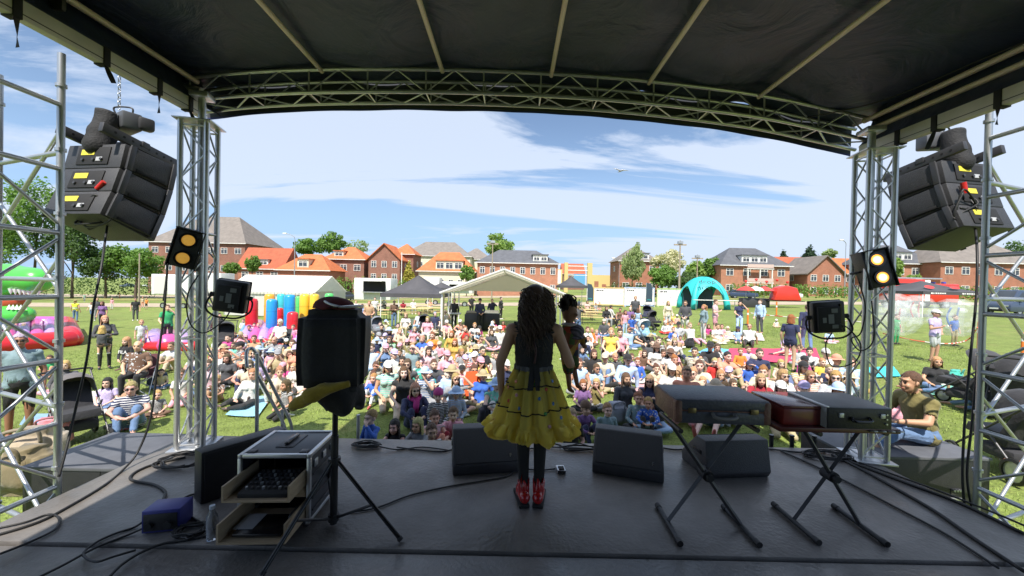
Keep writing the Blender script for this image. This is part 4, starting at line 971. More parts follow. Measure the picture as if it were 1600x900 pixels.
def garment(B, test, key, off, seed=1, wr=.006):
    if key in B['garm']: return B['garm'][key]
    src = B['src']; keep = [i for i, z in enumerate(B['zones']) if test(*z, src.polygons[i].center)]
    ks = set(keep); used = {}; vs_, fs = [], []
    nrm = [v.normal for v in src.vertices]
    for i in keep:
        f = []
        for vi in src.polygons[i].vertices:
            if vi not in used:
                used[vi] = len(vs_); co = src.vertices[vi].co
                vs_.append(co + nrm[vi] * (off + wr * noise.noise(co * 11 + V((seed, 0, 0))) + wr * .7 * noise.noise(co * 26)))
            f.append(used[vi])
        fs.append(tuple(f))
    # hem turned inwards
    cnt = {}
    for f in fs:
        for a, b in zip(f, f[1:] + f[:1]): cnt[(a, b)] = 1
    inner = {}; rev = {n: o for o, n in used.items()}
    for (a, b) in list(cnt):
        if (b, a) not in cnt:
            for q in (a, b):
                if q not in inner: inner[q] = len(vs_); vs_.append(src.vertices[rev[q]].co - nrm[rev[q]] * .004)
            fs.append((b, a, inner[a], inner[b]))
    me = pydata(vs_, fs, True); B['garm'][key] = me; return me
def t_top(sl):
    lim = dict(l=(1.1, .93), s=(.62, -1), n=(.05, -1))[sl]
    return lambda z, t_, c: z == 'tor' or z == 'pel' and t_ > .62 or z == 'ua' and t_ < lim[0] or z == 'fa' and t_ < lim[1]
def t_bot(sl):
    lim = dict(l=(2, .93), s=(.80, -1), n=(.25, -1))[sl]
    return lambda z, t_, c: z == 'pel' or z == 'th' and t_ < lim[0] or z == 'sh' and t_ < lim[1]

# ---- hair, hats, glasses: made once in the frame of the head
M_hair = mat('hair', objcol=True, rough=.6, var=.45, scale=26, bump=.6, bscale=60, stretch=(3, 3, .6), sheen=.1)
HAIR = {}
def hair_mesh(style):
    if style in HAIR: return HAIR[style]
    bm = bmesh.new(); bmesh.ops.create_uvsphere(bm, u_segments=36, v_segments=26, radius=1)
    for v in bm.verts:
        n_ = v.co.copy(); k = 1 + .08 * noise.noise(n_ * 4 + V((len(style), 3, 1))) + .09 * noise.noise(V((n_.x * 14, n_.y * 14, n_.z * 5)))
        q_ = .955 if style in ('short', 'bald') else 1; v.co = V((n_.x * .086 * k * q_, .016 + n_.y * .106 * k * q_, .032 + n_.z * .104 * k * q_))
    line = dict(short=(.045, -.03), long=(.05, -.2), bob=(.05, -.2), bun=(.05, -.02), tail=(.05, -.02), fringe=(.025, -.2), bald=(.2, -.03))[style]
    dele = []
    for f in bm.faces:
        c = f.calc_center_median()
        def hl(pts):
            for (y0, z0), (y1, z1) in zip(pts, pts[1:]):
                if c.y <= y1: return z0 + (z1 - z0) * max(0, (c.y - y0)) / (y1 - y0)
            return pts[-1][1]
        jit = .016 * noise.noise(c * 45)
        if style in ('short', 'bald', 'bun', 'tail'): zl_ = hl([(-.10, .078), (-.06, .070), (-.035, .040), (-.01, .012), (.03, .0), (.06, -.055), (.2, -.06)])
        else: zl_ = hl([(-.10, .070 if style != 'fringe' else .030), (-.06, .062 if style != 'fringe' else .028), (-.035, .0), (-.02, -.06), (.2, -.07)])
        if c.z < zl_ + jit: dele.append(f)
        elif style == 'bald' and c.z > .055: dele.append(f)
    bmesh.ops.delete(bm, geom=dele, context='FACES')
    if style in ('long', 'bob', 'fringe'):
        zl = {'long': -.30, 'bob': -.14, 'fringe': -.24}[style]; n = 17; rows = 9; g = []
        for j in range(rows):
            f = j / (rows - 1); row = []
            for i in range(n):
                a = R(-115) + R(230) * i / (n - 1); w = 1 + .22 * f * math.sin(f * 2.2) + .09 * noise.noise((i * .55, f * 2, len(style)))
                row.append(bm.verts.new((math.sin(a) * .090 * w, .016 + math.cos(a) * .108 * w * (1 - .15 * f), .03 + (zl - .03) * f + .02 * noise.noise((i * .9, 4, 4)) * f)))
            g.append(row)
        for j in range(rows - 1):
            for i in range(n - 1): bm.faces.new((g[j][i], g[j + 1][i], g[j + 1][i + 1], g[j][i + 1]))
    if style == 'bun':
        ret = bmesh.ops.create_uvsphere(bm, u_segments=12, v_segments=8, radius=.045)['verts']
        for v in ret: v.co += V((0, .09, .10)) + V((0, 0, .01)) * noise.noise(v.co * 40)
    if style == 'tail':
        tube_bm(bm, catmull([(0, .10, .06), (0, .15, .04), (0, .16, -.06), (0, .14, -.20)], 4), [.03, .035, .036, .036, .035, .034, .033, .03, .03, .028, .024, .018, .008], 8)
    me = mesh_from(bm); me.materials.append(M_hair)
    HAIR[style] = me; return me
HATS = {}
def hat_mesh(k):
    if k in HATS: return HATS[k]
    bm = bmesh.new(); bmesh.ops.create_uvsphere(bm, u_segments=22, v_segments=14, radius=1)
    hgt = dict(cap=.115, sun=.118, beanie=.128, fedora=.125)[k]
    for v in bm.verts: v.co = V((v.co.x * .096, .010 + v.co.y * .116, .045 + max(v.co.z, -.12) * (hgt - .015)))
    if k == 'fedora':
        for v in bm.verts:
            if v.co.z > .12: v.co.z -= .018 * (1 - abs(v.co.x) / .09)
    n = 22
    if k in ('sun', 'fedora'):
        w = .075 if k == 'sun' else .07; a_ = [bm.verts.new((math.sin(2 * math.pi * i / n) * .094, .010 + math.cos(2 * math.pi * i / n) * .114, .045)) for i in range(n)]
        b_ = [bm.verts.new((math.sin(2 * math.pi * i / n) * (.094 + w), .010 + math.cos(2 * math.pi * i / n) * (.114 + w), .022 + .012 * math.cos(4 * math.pi * i / n))) for i in range(n)]
        for i in range(n): bm.faces.new((a_[i], a_[(i + 1) % n], b_[(i + 1) % n], b_[i]))
    if k == 'cap':
        a_ = [bm.verts.new((math.sin(t_) * .088, .01 - math.cos(t_) * .112, .050)) for t_ in np.linspace(-1.1, 1.1, 11)]
        b_ = [bm.verts.new((math.sin(t_) * .085, .01 - math.cos(t_) * .112 - .075 * math.cos(t_ * 1.2), .030)) for t_ in np.linspace(-1.1, 1.1, 11)]
        for i in range(10): bm.faces.new((a_[i], b_[i], b_[i + 1], a_[i + 1]))
    me = mesh_from(bm); me.materials.append(M_objm); HATS[k] = me; return me
def glasses_mesh():
    if 'g' in HATS: return HATS['g']
    bm = bmesh.new()
    for q in (-1, 1):
        ellip(bm, (q * .032, -.101, .006), (.025, .006, .016), None, 12, 7)
        tube_bm(bm, [(q * .06, -.098, .012), (q * .084, -.05, .012), (q * .086, .01, .006)], .0035, 5)
    tube_bm(bm, [(-.012, -.106, .010), (.012, -.106, .010)], .003, 5)
    me = mesh_from(bm); me.materials.append(M_blackg); HATS['g'] = me; return me

def pattern_mat(name, mode):
    m = mat(name, objcol=True, rough=.85, var=.16, scale=7, bump=.4, bscale=22, sheen=.15); t_ = m.node_tree; b_ = t_.nodes['Principled BSDF']; src = b_.inputs['Base Color'].links[0].from_socket
    tc_ = t_.nodes.new('ShaderNodeTexCoord')
    n = N(t_, 'ShaderNodeTexWave', Scale=9.0, Distortion=.5) if mode == 's' else N(t_, 'ShaderNodeTexVoronoi', Scale=17.0)
    if mode == 's': n.bands_direction = 'Z'
    t_.links.new(tc_.outputs['Object'], n.inputs['Vector'])
    c = t_.nodes.new('ShaderNodeMath'); c.operation = 'GREATER_THAN' if mode == 's' else 'LESS_THAN'; c.inputs[1].default_value = .62 if mode == 's' else .30; t_.links.new(n.outputs['Fac' if mode == 's' else 'Distance'], c.inputs[0])
    k = t_.nodes.new('ShaderNodeMath'); k.operation = 'MULTIPLY'; k.inputs[1].default_value = .75; t_.links.new(c.outputs[0], k.inputs[0])
    iv = t_.nodes.new('ShaderNodeInvert'); iv.inputs[0].default_value = .8; t_.links.new(src, iv.inputs[1]); mx = t_.nodes.new('ShaderNodeMix'); mx.data_type = 'RGBA'
    t_.links.new(k.outputs[0], mx.inputs[0]); t_.links.new(src, mx.inputs[6]); t_.links.new(iv.outputs[0], mx.inputs[7]); t_.links.new(mx.outputs[2], b_.inputs['Base Color']); return m
PATM = dict(striped=pattern_mat('striped_cloth', 's'), dotted=pattern_mat('dotted_cloth', 'd'))
COLS = dict(white=(.66, .65, .62), cream=(.62, .55, .41), beige=(.55, .44, .32), tan=(.44, .28, .16), brown=(.15, .085, .055), mustard=(.50, .33, .07), yellow=(.80, .60, .10), orange=(.75, .24, .04), coral=(.72, .30, .20), red=(.60, .035, .03), crimson=(.30, .015, .03), pink=(.72, .35, .42), magenta=(.48, .05, .22), lavender=(.50, .42, .66), purple=(.19, .10, .26), navy=(.025, .032, .085), blue=(.04, .13, .52), sky=(.40, .55, .76), teal=(.02, .32, .36), green=(.03, .34, .12), olive=(.20, .17, .06), mint=(.22, .62, .48), grey=(.30, .31, .33), charcoal=(.07, .072, .08), black=(.018, .018, .02), denim=(.12, .20, .36), khaki=(.42, .35, .20), silver=(.55, .57, .60), slate=(.20, .29, .32))
CW = dict(sky='light blue', denim='denim blue', silver='pale grey', charcoal='dark grey')
HC = dict(blond=(.50, .33, .14), fair=(.36, .22, .09), brown=(.10, .052, .026), dark=(.03, .02, .015), black=(.012, .010, .010), red=(.30, .10, .03), grey=(.42, .40, .38), white=(.68, .66, .62))
SKN = [(.72, .47, .36), (.68, .43, .32), (.74, .52, .41), (.63, .38, .27), (.55, .30, .20)]
def person(px, py, kind, pname, top, bot, hair, hat='', face=0.0, label=None, holds=None, skin=None, scale=1.0, group='people watching on the grass', hz=None, at=None, zbase=None, pat=None):
    """top / bot: colour:sleeve ; hair: colour:style ; hat: colour:kind, g = sunglasses"""
    B = make_body(kind, pname); s = B['s'] * scale
    if at is None:
        p = ong(px, py, B['head'] * scale) if zbase is None else onz(px, py, zbase + B['head'] * scale)
        z = gz(p.x, p.y) if zbase is None else zbase; loc = V((p.x, p.y, z))
    else: loc = V(at)
    look = math.atan2(loc.x, loc.y) * -.55     # most face the stage
    t_ = thing('person', label, 'person', loc, look + R(face), group); t_.scale = (s, s, s)
    rnd = random.Random(int(px * 7 + py * 13))
    sk = skin or rnd.choice(SKN); sk = tuple(c * rnd.uniform(.92, 1.05) for c in sk)
    hd = B['J']['head']; 
    new_obj('body', B['me'], t_, None, sk)
    tc_, _, sl = top.partition(':'); sl = sl or 's'
    o = new_obj('shirt', garment(B, t_top(sl), 'top' + sl, .011, 1, .009), t_, M_objm, COLS[tc_])
    if pat: o.material_slots[0].link = 'OBJECT'; o.material_slots[0].material = PATM[pat]
    bc_, _, bl = bot.partition(':'); bl = bl or 'l'
    o2 = new_obj('trousers' if bl == 'l' else 'shorts', garment(B, t_bot(bl), 'bot' + bl, .009, 2, .008), t_, M_objm, COLS[bc_])
    hcx, _, hs = hair.partition(':'); hs = hs or 'short'
    if hcx:
        h = new_obj('hair', hair_mesh(hs), t_, None, tuple(c * rnd.uniform(.8, 1.25) for c in HC[hcx])); h.matrix_local = B['hm']
    for q in hat.split('+'):
        if q == 'g': g = new_obj('sunglasses', glasses_mesh(), t_); g.matrix_local = B['hm']
        elif q:
            cc, _, hk = q.partition(':'); g = new_obj({'cap': 'cap', 'sun': 'sun_hat', 'beanie': 'beanie', 'fedora': 'hat'}[hk], hat_mesh(hk), t_, None, COLS[cc]); g.matrix_local = B['hm']
    t_['_px'] = (float(px), float(py))
    return t_
# ================================================================ the performer and the puppet
perf_at = S(829, 786)
J = up(neck=(0, .01, 1.415), el=(.26, .02, 1.10), wr=(.245, .0, .85), tip=(.235, -.04, .70), kn=(.066, -.01, .48), an=(.058, .02, .10), toe=(.085, -.14, .05), hip=(.085, 0, .88),
       left=dict(el=(-.285, .0, 1.10), wr=(-.29, -.24, 1.19), tip=(-.30, -.40, 1.24)), hy=R(-12))
B = make_body('w', 'performer', .0085, J, .30)
pf = thing('person', 'performer in yellow tulle skirt, black top and red boots with back turned', 'person', perf_at, R(180), None); ps = 1.66 / 1.70; pf.scale = (ps,) * 3
new_obj('body', B['me'], pf, None, (.50, .29, .20))
M_btop = mat('black_vest', (.012, .012, .014), .75, 0, .2, 10, .25, 50)
new_obj('vest', garment(B, lambda z, t_, c: z == 'tor' and abs(c.x) < .135 and not (c.z > 1.36 and abs(c.x) < .07), 'vest', .012, 3, .006), pf, M_btop)
new_obj('tights', garment(B, lambda z, t_, c: z in ('pel', 'th', 'sh'), 'tights', .004, 3, .001), pf, mat('black_tights', (.01, .01, .011), .8))
M_boot = mat('red_patent', (.42, .012, .015), .22, 0, .15, 20, coat=.4)
for q in 'RL':
    sx = -1 if J['an' + q].x < 0 else 1
    bt_ = new_obj('boot', garment(B, lambda z, t_, c, sx=sx: c.x * sx > 0 and (z == 'foot' or z == 'sh' and t_ > .78), 'boot' + q, .012, 4, .002), pf, M_boot)
    a, b_ = J['an' + q], J['toe' + q]; d = (b_ - a); d.z = 0; d.normalize()
    so = box('boot_sole', (.085, .27, .028), (a + b_) / 2 * 1.0 + V((0, .005, -.055)), M_blackm, pf, .010, rot=(0, 0, math.atan2(-d.x, d.y))); so.location.z = .012
# skirt: two gathered tiers of tulle with a ruffled hem
M_tul = mat('yellow_tulle', (.84, .72, .20), .85, 0, .22, 7, .3, 40, sheen=.3)
_t = M_tul.node_tree; _b = _t.nodes['Principled BSDF']; _o = [n for n in _t.nodes if n.type == 'OUTPUT_MATERIAL'][0]
_tr = _t.nodes.new('ShaderNodeBsdfTranslucent'); _tr.inputs[0].default_value = (.95, .84, .30, 1); _ms = _t.nodes.new('ShaderNodeMixShader'); _ms.inputs[0].default_value = .72
_t.links.new(_b.outputs[0], _ms.inputs[1]); _t.links.new(_tr.outputs[0], _ms.inputs[2]); _t.links.new(_ms.outputs[0], _o.inputs[0])
def skirt_r(a, z):                                   # radius of the skirt at angle a, height z
    f = (1.07 - z) / .46
    fold = (.010 + .030 * f) * math.sin(15 * a + 1.5 * math.sin(2 * a)) + .016 * f * math.sin(31 * a + 2)
    base = .135 + .165 * f ** .85 + .015 * math.sin(3 * a + 1) * f
    return base + fold
def ring_surface(name, zs, fn, m, parent, n=220, wob=0.0):
    vs_, fs = [], []
    for z in zs:
        for k in range(n):
            a = 2 * math.pi * k / n; r = fn(a, z); vs_.append((r * math.cos(a), r * math.sin(a) * .86, z + wob * math.sin(9 * a)))
    for i in range(len(zs) - 1):
        for k in range(n): fs.append((i * n + k, i * n + (k + 1) % n, (i + 1) * n + (k + 1) % n, (i + 1) * n + k))
    return new_obj(name, pydata(vs_, fs, True), parent, m)
ring_surface('skirt', np.linspace(1.08, .63, 26), skirt_r, M_tul, pf)
def ruffle(a, z):
    f = (.675 - z) / .10; return skirt_r(a, .645) + .012 + .038 * math.sin(math.pi * f) + .020 * math.sin(44 * a + 4 * math.sin(5 * a)) * math.sin(math.pi * f) + .012 * noise.noise((math.cos(a) * 12, math.sin(a) * 12, z * 25))
ring_surface('ruffle', np.linspace(.675, .575, 12), ruffle, M_tul, pf, 320, .012)
ring_surface('lower_ruffle', np.linspace(.655, .555, 12), lambda a, z: ruffle(a + .37, z + .02) - .022 + .014 * noise.noise((math.cos(a) * 25, math.sin(a) * 25, z * 40)), M_tul, pf, 320, .014)
for z in (.945, .775):
    pts = [(lambda r: (r * math.cos(a), r * math.sin(a) * .86, z + .018 * math.sin(3 * a + z * 9)))(skirt_r(a, z) + .006) for a in np.linspace(0, 2 * math.pi, 161)]
    bm = bmesh.new(); tube_bm(bm, pts, .005, 6); new_obj('trim_line', mesh_from(bm), pf, M_blackm)
ring_surface('waistband', np.linspace(1.09, 1.05, 4), lambda a, z: skirt_r(a, 1.07) + .008, mat('grey_waistband', (.10, .10, .11), .7), pf, 80)
g = random.Random(5)
for k in range(34):
    a = R(-160 + 320 * ((k * .755) % 1)) + R(90); z = 1.02 - .34 * ((k * .5698) % 1); r = skirt_r(a, z) + .009
    c = V((r * math.cos(a), r * math.sin(a) * .86, z)); n_ = V((math.cos(a), math.sin(a), .3))
    o = lathe('felt_dot', [(0, .003), (.011, .0025), (.014, 0), (0, -.002)], M_obj, pf, 9, c, (0, 0, 0), color=g.choice([(.55, .08, .05), (.05, .16, .42), (.07, .28, .07), (.65, .22, .12), (.60, .30, .36)]))
    o.rotation_mode = 'QUATERNION'; o.rotation_quaternion = n_.to_track_quat('Z', 'Y')
for q in (-1, 1):
    vs_ = []
    for i in range(8): f = i / 7; vs_ += [(q * (.012 + .02 * f) - .022, .125 + .05 * f, 1.10 - .17 * f), (q * (.012 + .02 * f) + .022, .13 + .05 * f, 1.10 - .17 * f)]
    new_obj('ribbon', pydata(vs_, [(2 * i, 2 * i + 1, 2 * i + 3, 2 * i + 2) for i in range(7)], True), pf, M_btop)
tube('back_lacing', [(.0, .122, 1.38), (.012, .128, 1.30), (-.008, .128, 1.22), (.0, .12, 1.12)], .008, mat('plum_cord', (.06, .02, .025), .6), pf)
# long curly hair
bm = bmesh.new(); g = random.Random(11); hc_ = B['hm'].translation
for k in range(760):
    a = g.uniform(-2.35, 2.35); th = g.uniform(-.2, 1.0)
    root = hc_ + V((math.sin(a) * .085 * math.cos(th), .012 + math.cos(a) * .10 * math.cos(th), .03 + .10 * math.sin(th)))
    L = g.uniform(.18, .46) * (1 - .28 * abs(a) / 2.35); ph = g.uniform(0, 6.28); cr = g.uniform(.006, .022); out = V((math.sin(a), math.cos(a) * .9, 0)); pts, rr = [], []; n = 15
    for i in range(n):
        f = i / (n - 1); sp = .046 * math.sin(min(f * 2.2, 1.57)) * g.uniform(.85, 1.15) + (.02 * math.sin(a * 3))
        c = root + out * sp + V((0, 0, -L * f ** 1.15 + .035 * math.sin(f * 3.1)))
        c += V((math.cos(ph + f * 15), math.sin(ph + f * 15), 0)) * cr * min(1, f * 4)
        pts.append(c); rr.append(.0042 * (1 - .7 * f) + .0008)
    tube_bm(bm, pts, rr, 4, False)
ellip(bm, hc_ + V((0, .02, .035)), (.092, .108, .102), None, 20, 14)
new_obj('hair', mesh_from(bm), pf, mat('dark_curls', (.060, .028, .017), .5, 0, .5, 30, sheen=.2))

# puppet on the arm
pu = thing('puppet', 'dark haired hand puppet with patchwork clothes held on the performer\'s arm', 'puppet', ony(889, 532, perf_at.y + .14), R(35))
M_pk = mat('puppet_skin', (.30, .16, .10), .75); g = random.Random(4)
def pb_mesh(parts, vox, sm_=2):
    bm = bmesh.new()
    for p_ in parts:
        if len(p_) == 2: ellip(bm, p_[0], p_[1])
        else: capsule(bm, *p_)
    me = mesh_from(bm); ob = bpy.data.objects.new('tmp', me); COL.objects.link(ob)
    md = ob.modifiers.new('r', 'REMESH'); md.mode = 'VOXEL'; md.voxel_size = vox; s_ = ob.modifiers.new('s', 'SMOOTH'); s_.iterations = sm_
    d_ = ob.modifiers.new('d', 'DECIMATE'); d_.ratio = .5
    o = bpy.data.meshes.new_from_object(ob.evaluated_get(bpy.context.evaluated_depsgraph_get())); bpy.data.objects.remove(ob)
    for p_ in o.polygons: p_.use_smooth = True
    return o
new_obj('body', pb_mesh([((0, 0, .22), (.062, .065, .075)), ((0, -.07, .21), (.016, .022, .016)), ((0, 0, .12), (.03, .03, .05), ) if False else ((0, 0, .13), (.034, .034, .06)), ((0, 0, .02), (.075, .06, .11)), ((.07, 0, .06), (.12, -.06, -.05), .024, .02), ((-.07, 0, .06), (-.13, -.05, -.05), .024, .02), ((.04, 0, -.06), (.05, -.01, -.22), .036, .028), ((-.04, 0, -.06), (-.03, -.03, -.25), .036, .028), ((.05, -.01, -.22), (.055, -.05, -.36), .024, .018), ((-.03, -.03, -.25), (-.04, -.06, -.37), .024, .018), ((.055, -.05, -.36), (.06, -.09, -.37), .018, .014), ((-.04, -.06, -.37), (-.04, -.10, -.38), .018, .014)], .009), pu, M_pk)
M_patch = mat('patchwork', (.2, .1, .1), .85); _t = M_patch.node_tree
_v = N(_t, 'ShaderNodeTexVoronoi', Scale=16.0); _tc = _t.nodes.new('ShaderNodeTexCoord'); _t.links.new(_tc.outputs['Object'], _v.inputs['Vector']); _r = _t.nodes.new('ShaderNodeValToRGB'); _r.color_ramp.interpolation = 'CONSTANT'
_sx = _t.nodes.new('ShaderNodeSeparateColor'); _t.links.new(_v.outputs['Color'], _sx.inputs[0]); _t.links.new(_sx.outputs[0], _r.inputs[0])
for i, (p_, c_) in enumerate(((0, (.16, .05, .02)), (.3, (.05, .09, .02)), (.55, (.35, .05, .02)), (.75, (.03, .03, .05)), (.88, (.35, .2, .04)))):
    e = _r.color_ramp.elements[i] if i < 2 else _r.color_ramp.elements.new(p_)
    e.position = p_; e.color = (*c_, 1)
_t.links.new(_r.outputs[0], _t.nodes['Principled BSDF'].inputs['Base Color'])
new_obj('costume', pb_mesh([((0, 0, .02), (.092, .078, .125)), ((.07, 0, .07), (.11, -.05, -.0), .034, .034), ((-.07, 0, .07), (-.12, -.04, -.0), .034, .034), ((.04, 0, -.05), (.05, -.01, -.20), .05, .045), ((-.04, 0, -.05), (-.03, -.03, -.22), .05, .045)], .010), pu, M_patch)
bm = bmesh.new(); g = random.Random(8)
for k in range(150):
    a = g.uniform(0, 6.28); th = g.uniform(.0, 1.5); r_ = V((math.cos(a) * math.cos(th) * .062, .015 + math.sin(a) * math.cos(th) * .062, .24 + .07 * math.sin(th)))
    if r_.y < -.03 and r_.z < .27: continue
    e = V((0, .03, .335)) + V((g.uniform(-.03, .03), g.uniform(-.03, .03), g.uniform(-.02, .03)))
    tube_bm(bm, [r_, r_.lerp(e, .5) + (r_ - V((0, 0, .24))) * .5, e], [.008, .007, .004], 5)
ellip(bm, (0, .025, .335), (.042, .042, .036)); ellip(bm, (0, .012, .245), (.062, .060, .055))
new_obj('hair', mesh_from(bm), pu, mat('puppet_hair', (.02, .014, .012), .8, 0, .4, 30))
new_obj('collar', pb_mesh([((0, 0, .128), (.075, .062, .018))], .007), pu, mat('puppet_collar', (.45, .40, .38), .8))
M_str = mat('striped_pack', (.05, .045, .06), .7); _t = M_str.node_tree; _w = N(_t, 'ShaderNodeTexWave', Scale=14.0, Distortion=.6); _w.bands_direction = 'DIAGONAL'; _tc = _t.nodes.new('ShaderNodeTexCoord'); _t.links.new(_tc.outputs['Object'], _w.inputs['Vector'])
_r = _t.nodes.new('ShaderNodeValToRGB'); _r.color_ramp.elements[0].color = (.02, .02, .028, 1); _r.color_ramp.elements[1].color = (.13, .11, .15, 1); _t.links.new(_w.outputs[0], _r.inputs[0]); _t.links.new(_r.outputs[0], _t.nodes['Principled BSDF'].inputs['Base Color'])
pk = new_obj('striped_hat', pb_mesh([((0, 0, 0), (.088, .08, .062)), ((0, 0, -.045), (.092, .086, .022))], .008), pu, M_str); pk.location = (.035, -.02, .075)
# mic stand foot behind the performer
ms = thing('microphone_stand', 'low black microphone stand leg beside the performer\'s feet', 'stand', S(846, 702)); bar('tube', (0, 0, .02), (-.0, .02, .5), .009, M_black, ms, 8)
for a in (20, 150, 265): bar('leg', (0, 0, .09), (.22 * math.cos(R(a)), .22 * math.sin(R(a)), .012), .008, M_black, ms, 8)

# ================================================================ the person sitting on the right platform
Jo = seat(pelvis=(0, 0, .12), chest=(0, -.04, .40), neck=(0, -.09, .56), head=(0, -.15, .715), sh=(.17, -.07, .51), el=(.24, -.20, .32), wr=(.13, -.42, .30), tip=(.05, -.52, .28), hip=(.09, 0, .11), kn=(.12, -.42, .17), an=(.12, -.66, .01), toe=(.13, -.84, -.02), left=dict(el=(-.25, -.18, .31), wr=(-.14, -.40, .27), tip=(-.08, -.50, .25)))
POSES['perch'] = Jo; make_body('m', 'perch', .009, Jo, .35)
person(1425, 604, 'm', 'perch', 'olive:s', 'denim:l', 'brown:short', '', -62, 'person in an olive tee and jeans sitting on the right platform edge', skin=(.56, .30, .20), group='people beside the stage', at=(4.80, 4.46, .765))
# ================================================================ houses
def brick_mat(name, a, b_):
    m = mat(name, a, .85); t_ = m.node_tree; br = t_.nodes.new('ShaderNodeTexBrick'); br.inputs['Scale'].default_value = 2.4
    br.inputs['Color1'].default_value = (*a, 1); br.inputs['Color2'].default_value = (*b_, 1); br.inputs['Mortar'].default_value = (.36, .28, .22, 1); br.inputs['Mortar Size'].default_value = .012
    tc_ = t_.nodes.new('ShaderNodeTexCoord'); mp_ = t_.nodes.new('ShaderNodeMapping'); mp_.inputs['Rotation'].default_value = (R(90), 0, 0); t_.links.new(tc_.outputs['Object'], mp_.inputs[0]); t_.links.new(mp_.outputs[0], br.inputs['Vector'])
    nz = N(t_, 'ShaderNodeTexNoise', Scale=.8, Detail=5.0); t_.links.new(tc_.outputs['Object'], nz.inputs['Vector']); mx = N(t_, 'ShaderNodeMix', data_type='RGBA', blend_type='MULTIPLY'); mx.inputs[0].default_value = .5
    t_.links.new(br.outputs[0], mx.inputs[6]); t_.links.new(nz.outputs[0], mx.inputs[7]); t_.links.new(mx.outputs[2], t_.nodes['Principled BSDF'].inputs['Base Color']); return m
def tile_mat(name, a, rough=.7):
    m = mat(name, a, rough, 0, .22, 1.1); t_ = m.node_tree; tc_ = t_.nodes.new('ShaderNodeTexCoord')
    w = N(t_, 'ShaderNodeTexWave', Scale=1.6, Distortion=.4); w.bands_direction = 'Z'; t_.links.new(tc_.outputs['Object'], w.inputs['Vector'])
    bp_ = t_.nodes.new('ShaderNodeBump'); bp_.inputs['Strength'].default_value = .6; bp_.inputs['Distance'].default_value = .1; t_.links.new(w.outputs[0], bp_.inputs['Height']); t_.links.new(bp_.outputs[0], t_.nodes['Principled BSDF'].inputs['Normal']); return m
M_b1 = brick_mat('red_brick', (.50, .20, .12), (.42, .16, .095)); M_b2 = brick_mat('dark_brick', (.36, .155, .11), (.28, .12, .085)); M_b3 = brick_mat('orange_brick', (.58, .26, .155), (.50, .21, .125))
M_rend = mat('cream_render', (.66, .60, .46), .8, 0, .08, 1)
M_t1 = tile_mat('orange_tile', (.52, .15, .05)); M_t2 = tile_mat('slate_tile', (.10, .105, .12)); M_t3 = tile_mat('brown_grey_tile', (.20, .175, .155)); M_t4 = tile_mat('red_tile', (.40, .10, .045))
M_wf = mat('window_frame', (.72, .71, .68), .6)
_wm = {}
def window(parent, x, y, z, w, h, side=0, panes=2):
    """white frame with its own panes, set proud of the wall (front faces -y; side: rotation)"""
    k = (round(w, 1), round(h, 1), panes)
    if k not in _wm:
        bm = bmesh.new(); f = .09
        def bxx(x0, x1, z0, z1, y0=-.06, y1=.05):
            c = bmesh.ops.create_cube(bm, size=1)['verts']
            for v in c: v.co = V(((x0 + x1) / 2 + v.co.x * (x1 - x0), (y0 + y1) / 2 + v.co.y * (y1 - y0), (z0 + z1) / 2 + v.co.z * (z1 - z0)))
        W_, H_ = k[0], k[1]
        bxx(-W_ / 2, W_ / 2, -H_ / 2, -H_ / 2 + f); bxx(-W_ / 2, W_ / 2, H_ / 2 - f, H_ / 2); bxx(-W_ / 2, -W_ / 2 + f, -H_ / 2 + f, H_ / 2 - f); bxx(W_ / 2 - f, W_ / 2, -H_ / 2 + f, H_ / 2 - f)
        for i in range(1, panes): xx = -W_ / 2 + W_ * i / panes; bxx(xx - .045, xx + .045, -H_ / 2 + f, H_ / 2 - f, -.055)
        bxx(-W_ / 2 + f, W_ / 2 - f, H_ * .18, H_ * .18 + .07, -.052)
        a = mesh_from(bm, False); a.materials.append(M_wf); wv = W_ / panes / 2 - .05
        g_ = pydata([(-wv, 0, -H_ / 2 + f), (wv, 0, -H_ / 2 + f), (wv, 0, H_ / 2 - f), (-wv, 0, H_ / 2 - f)], [(0, 1, 2, 3)]); g_.materials.append(M_glassdark); _wm[k] = (a, g_)
    a, g_ = _wm[k]; o = new_obj('window', a, parent); o.location = (x, y, z); o.rotation_euler = (0, 0, side)
    for i in range(panes): q = new_obj('pane', g_, o); q.location = (-k[0] / 2 + k[0] * (i + .5) / panes, -.02, 0)
    return o
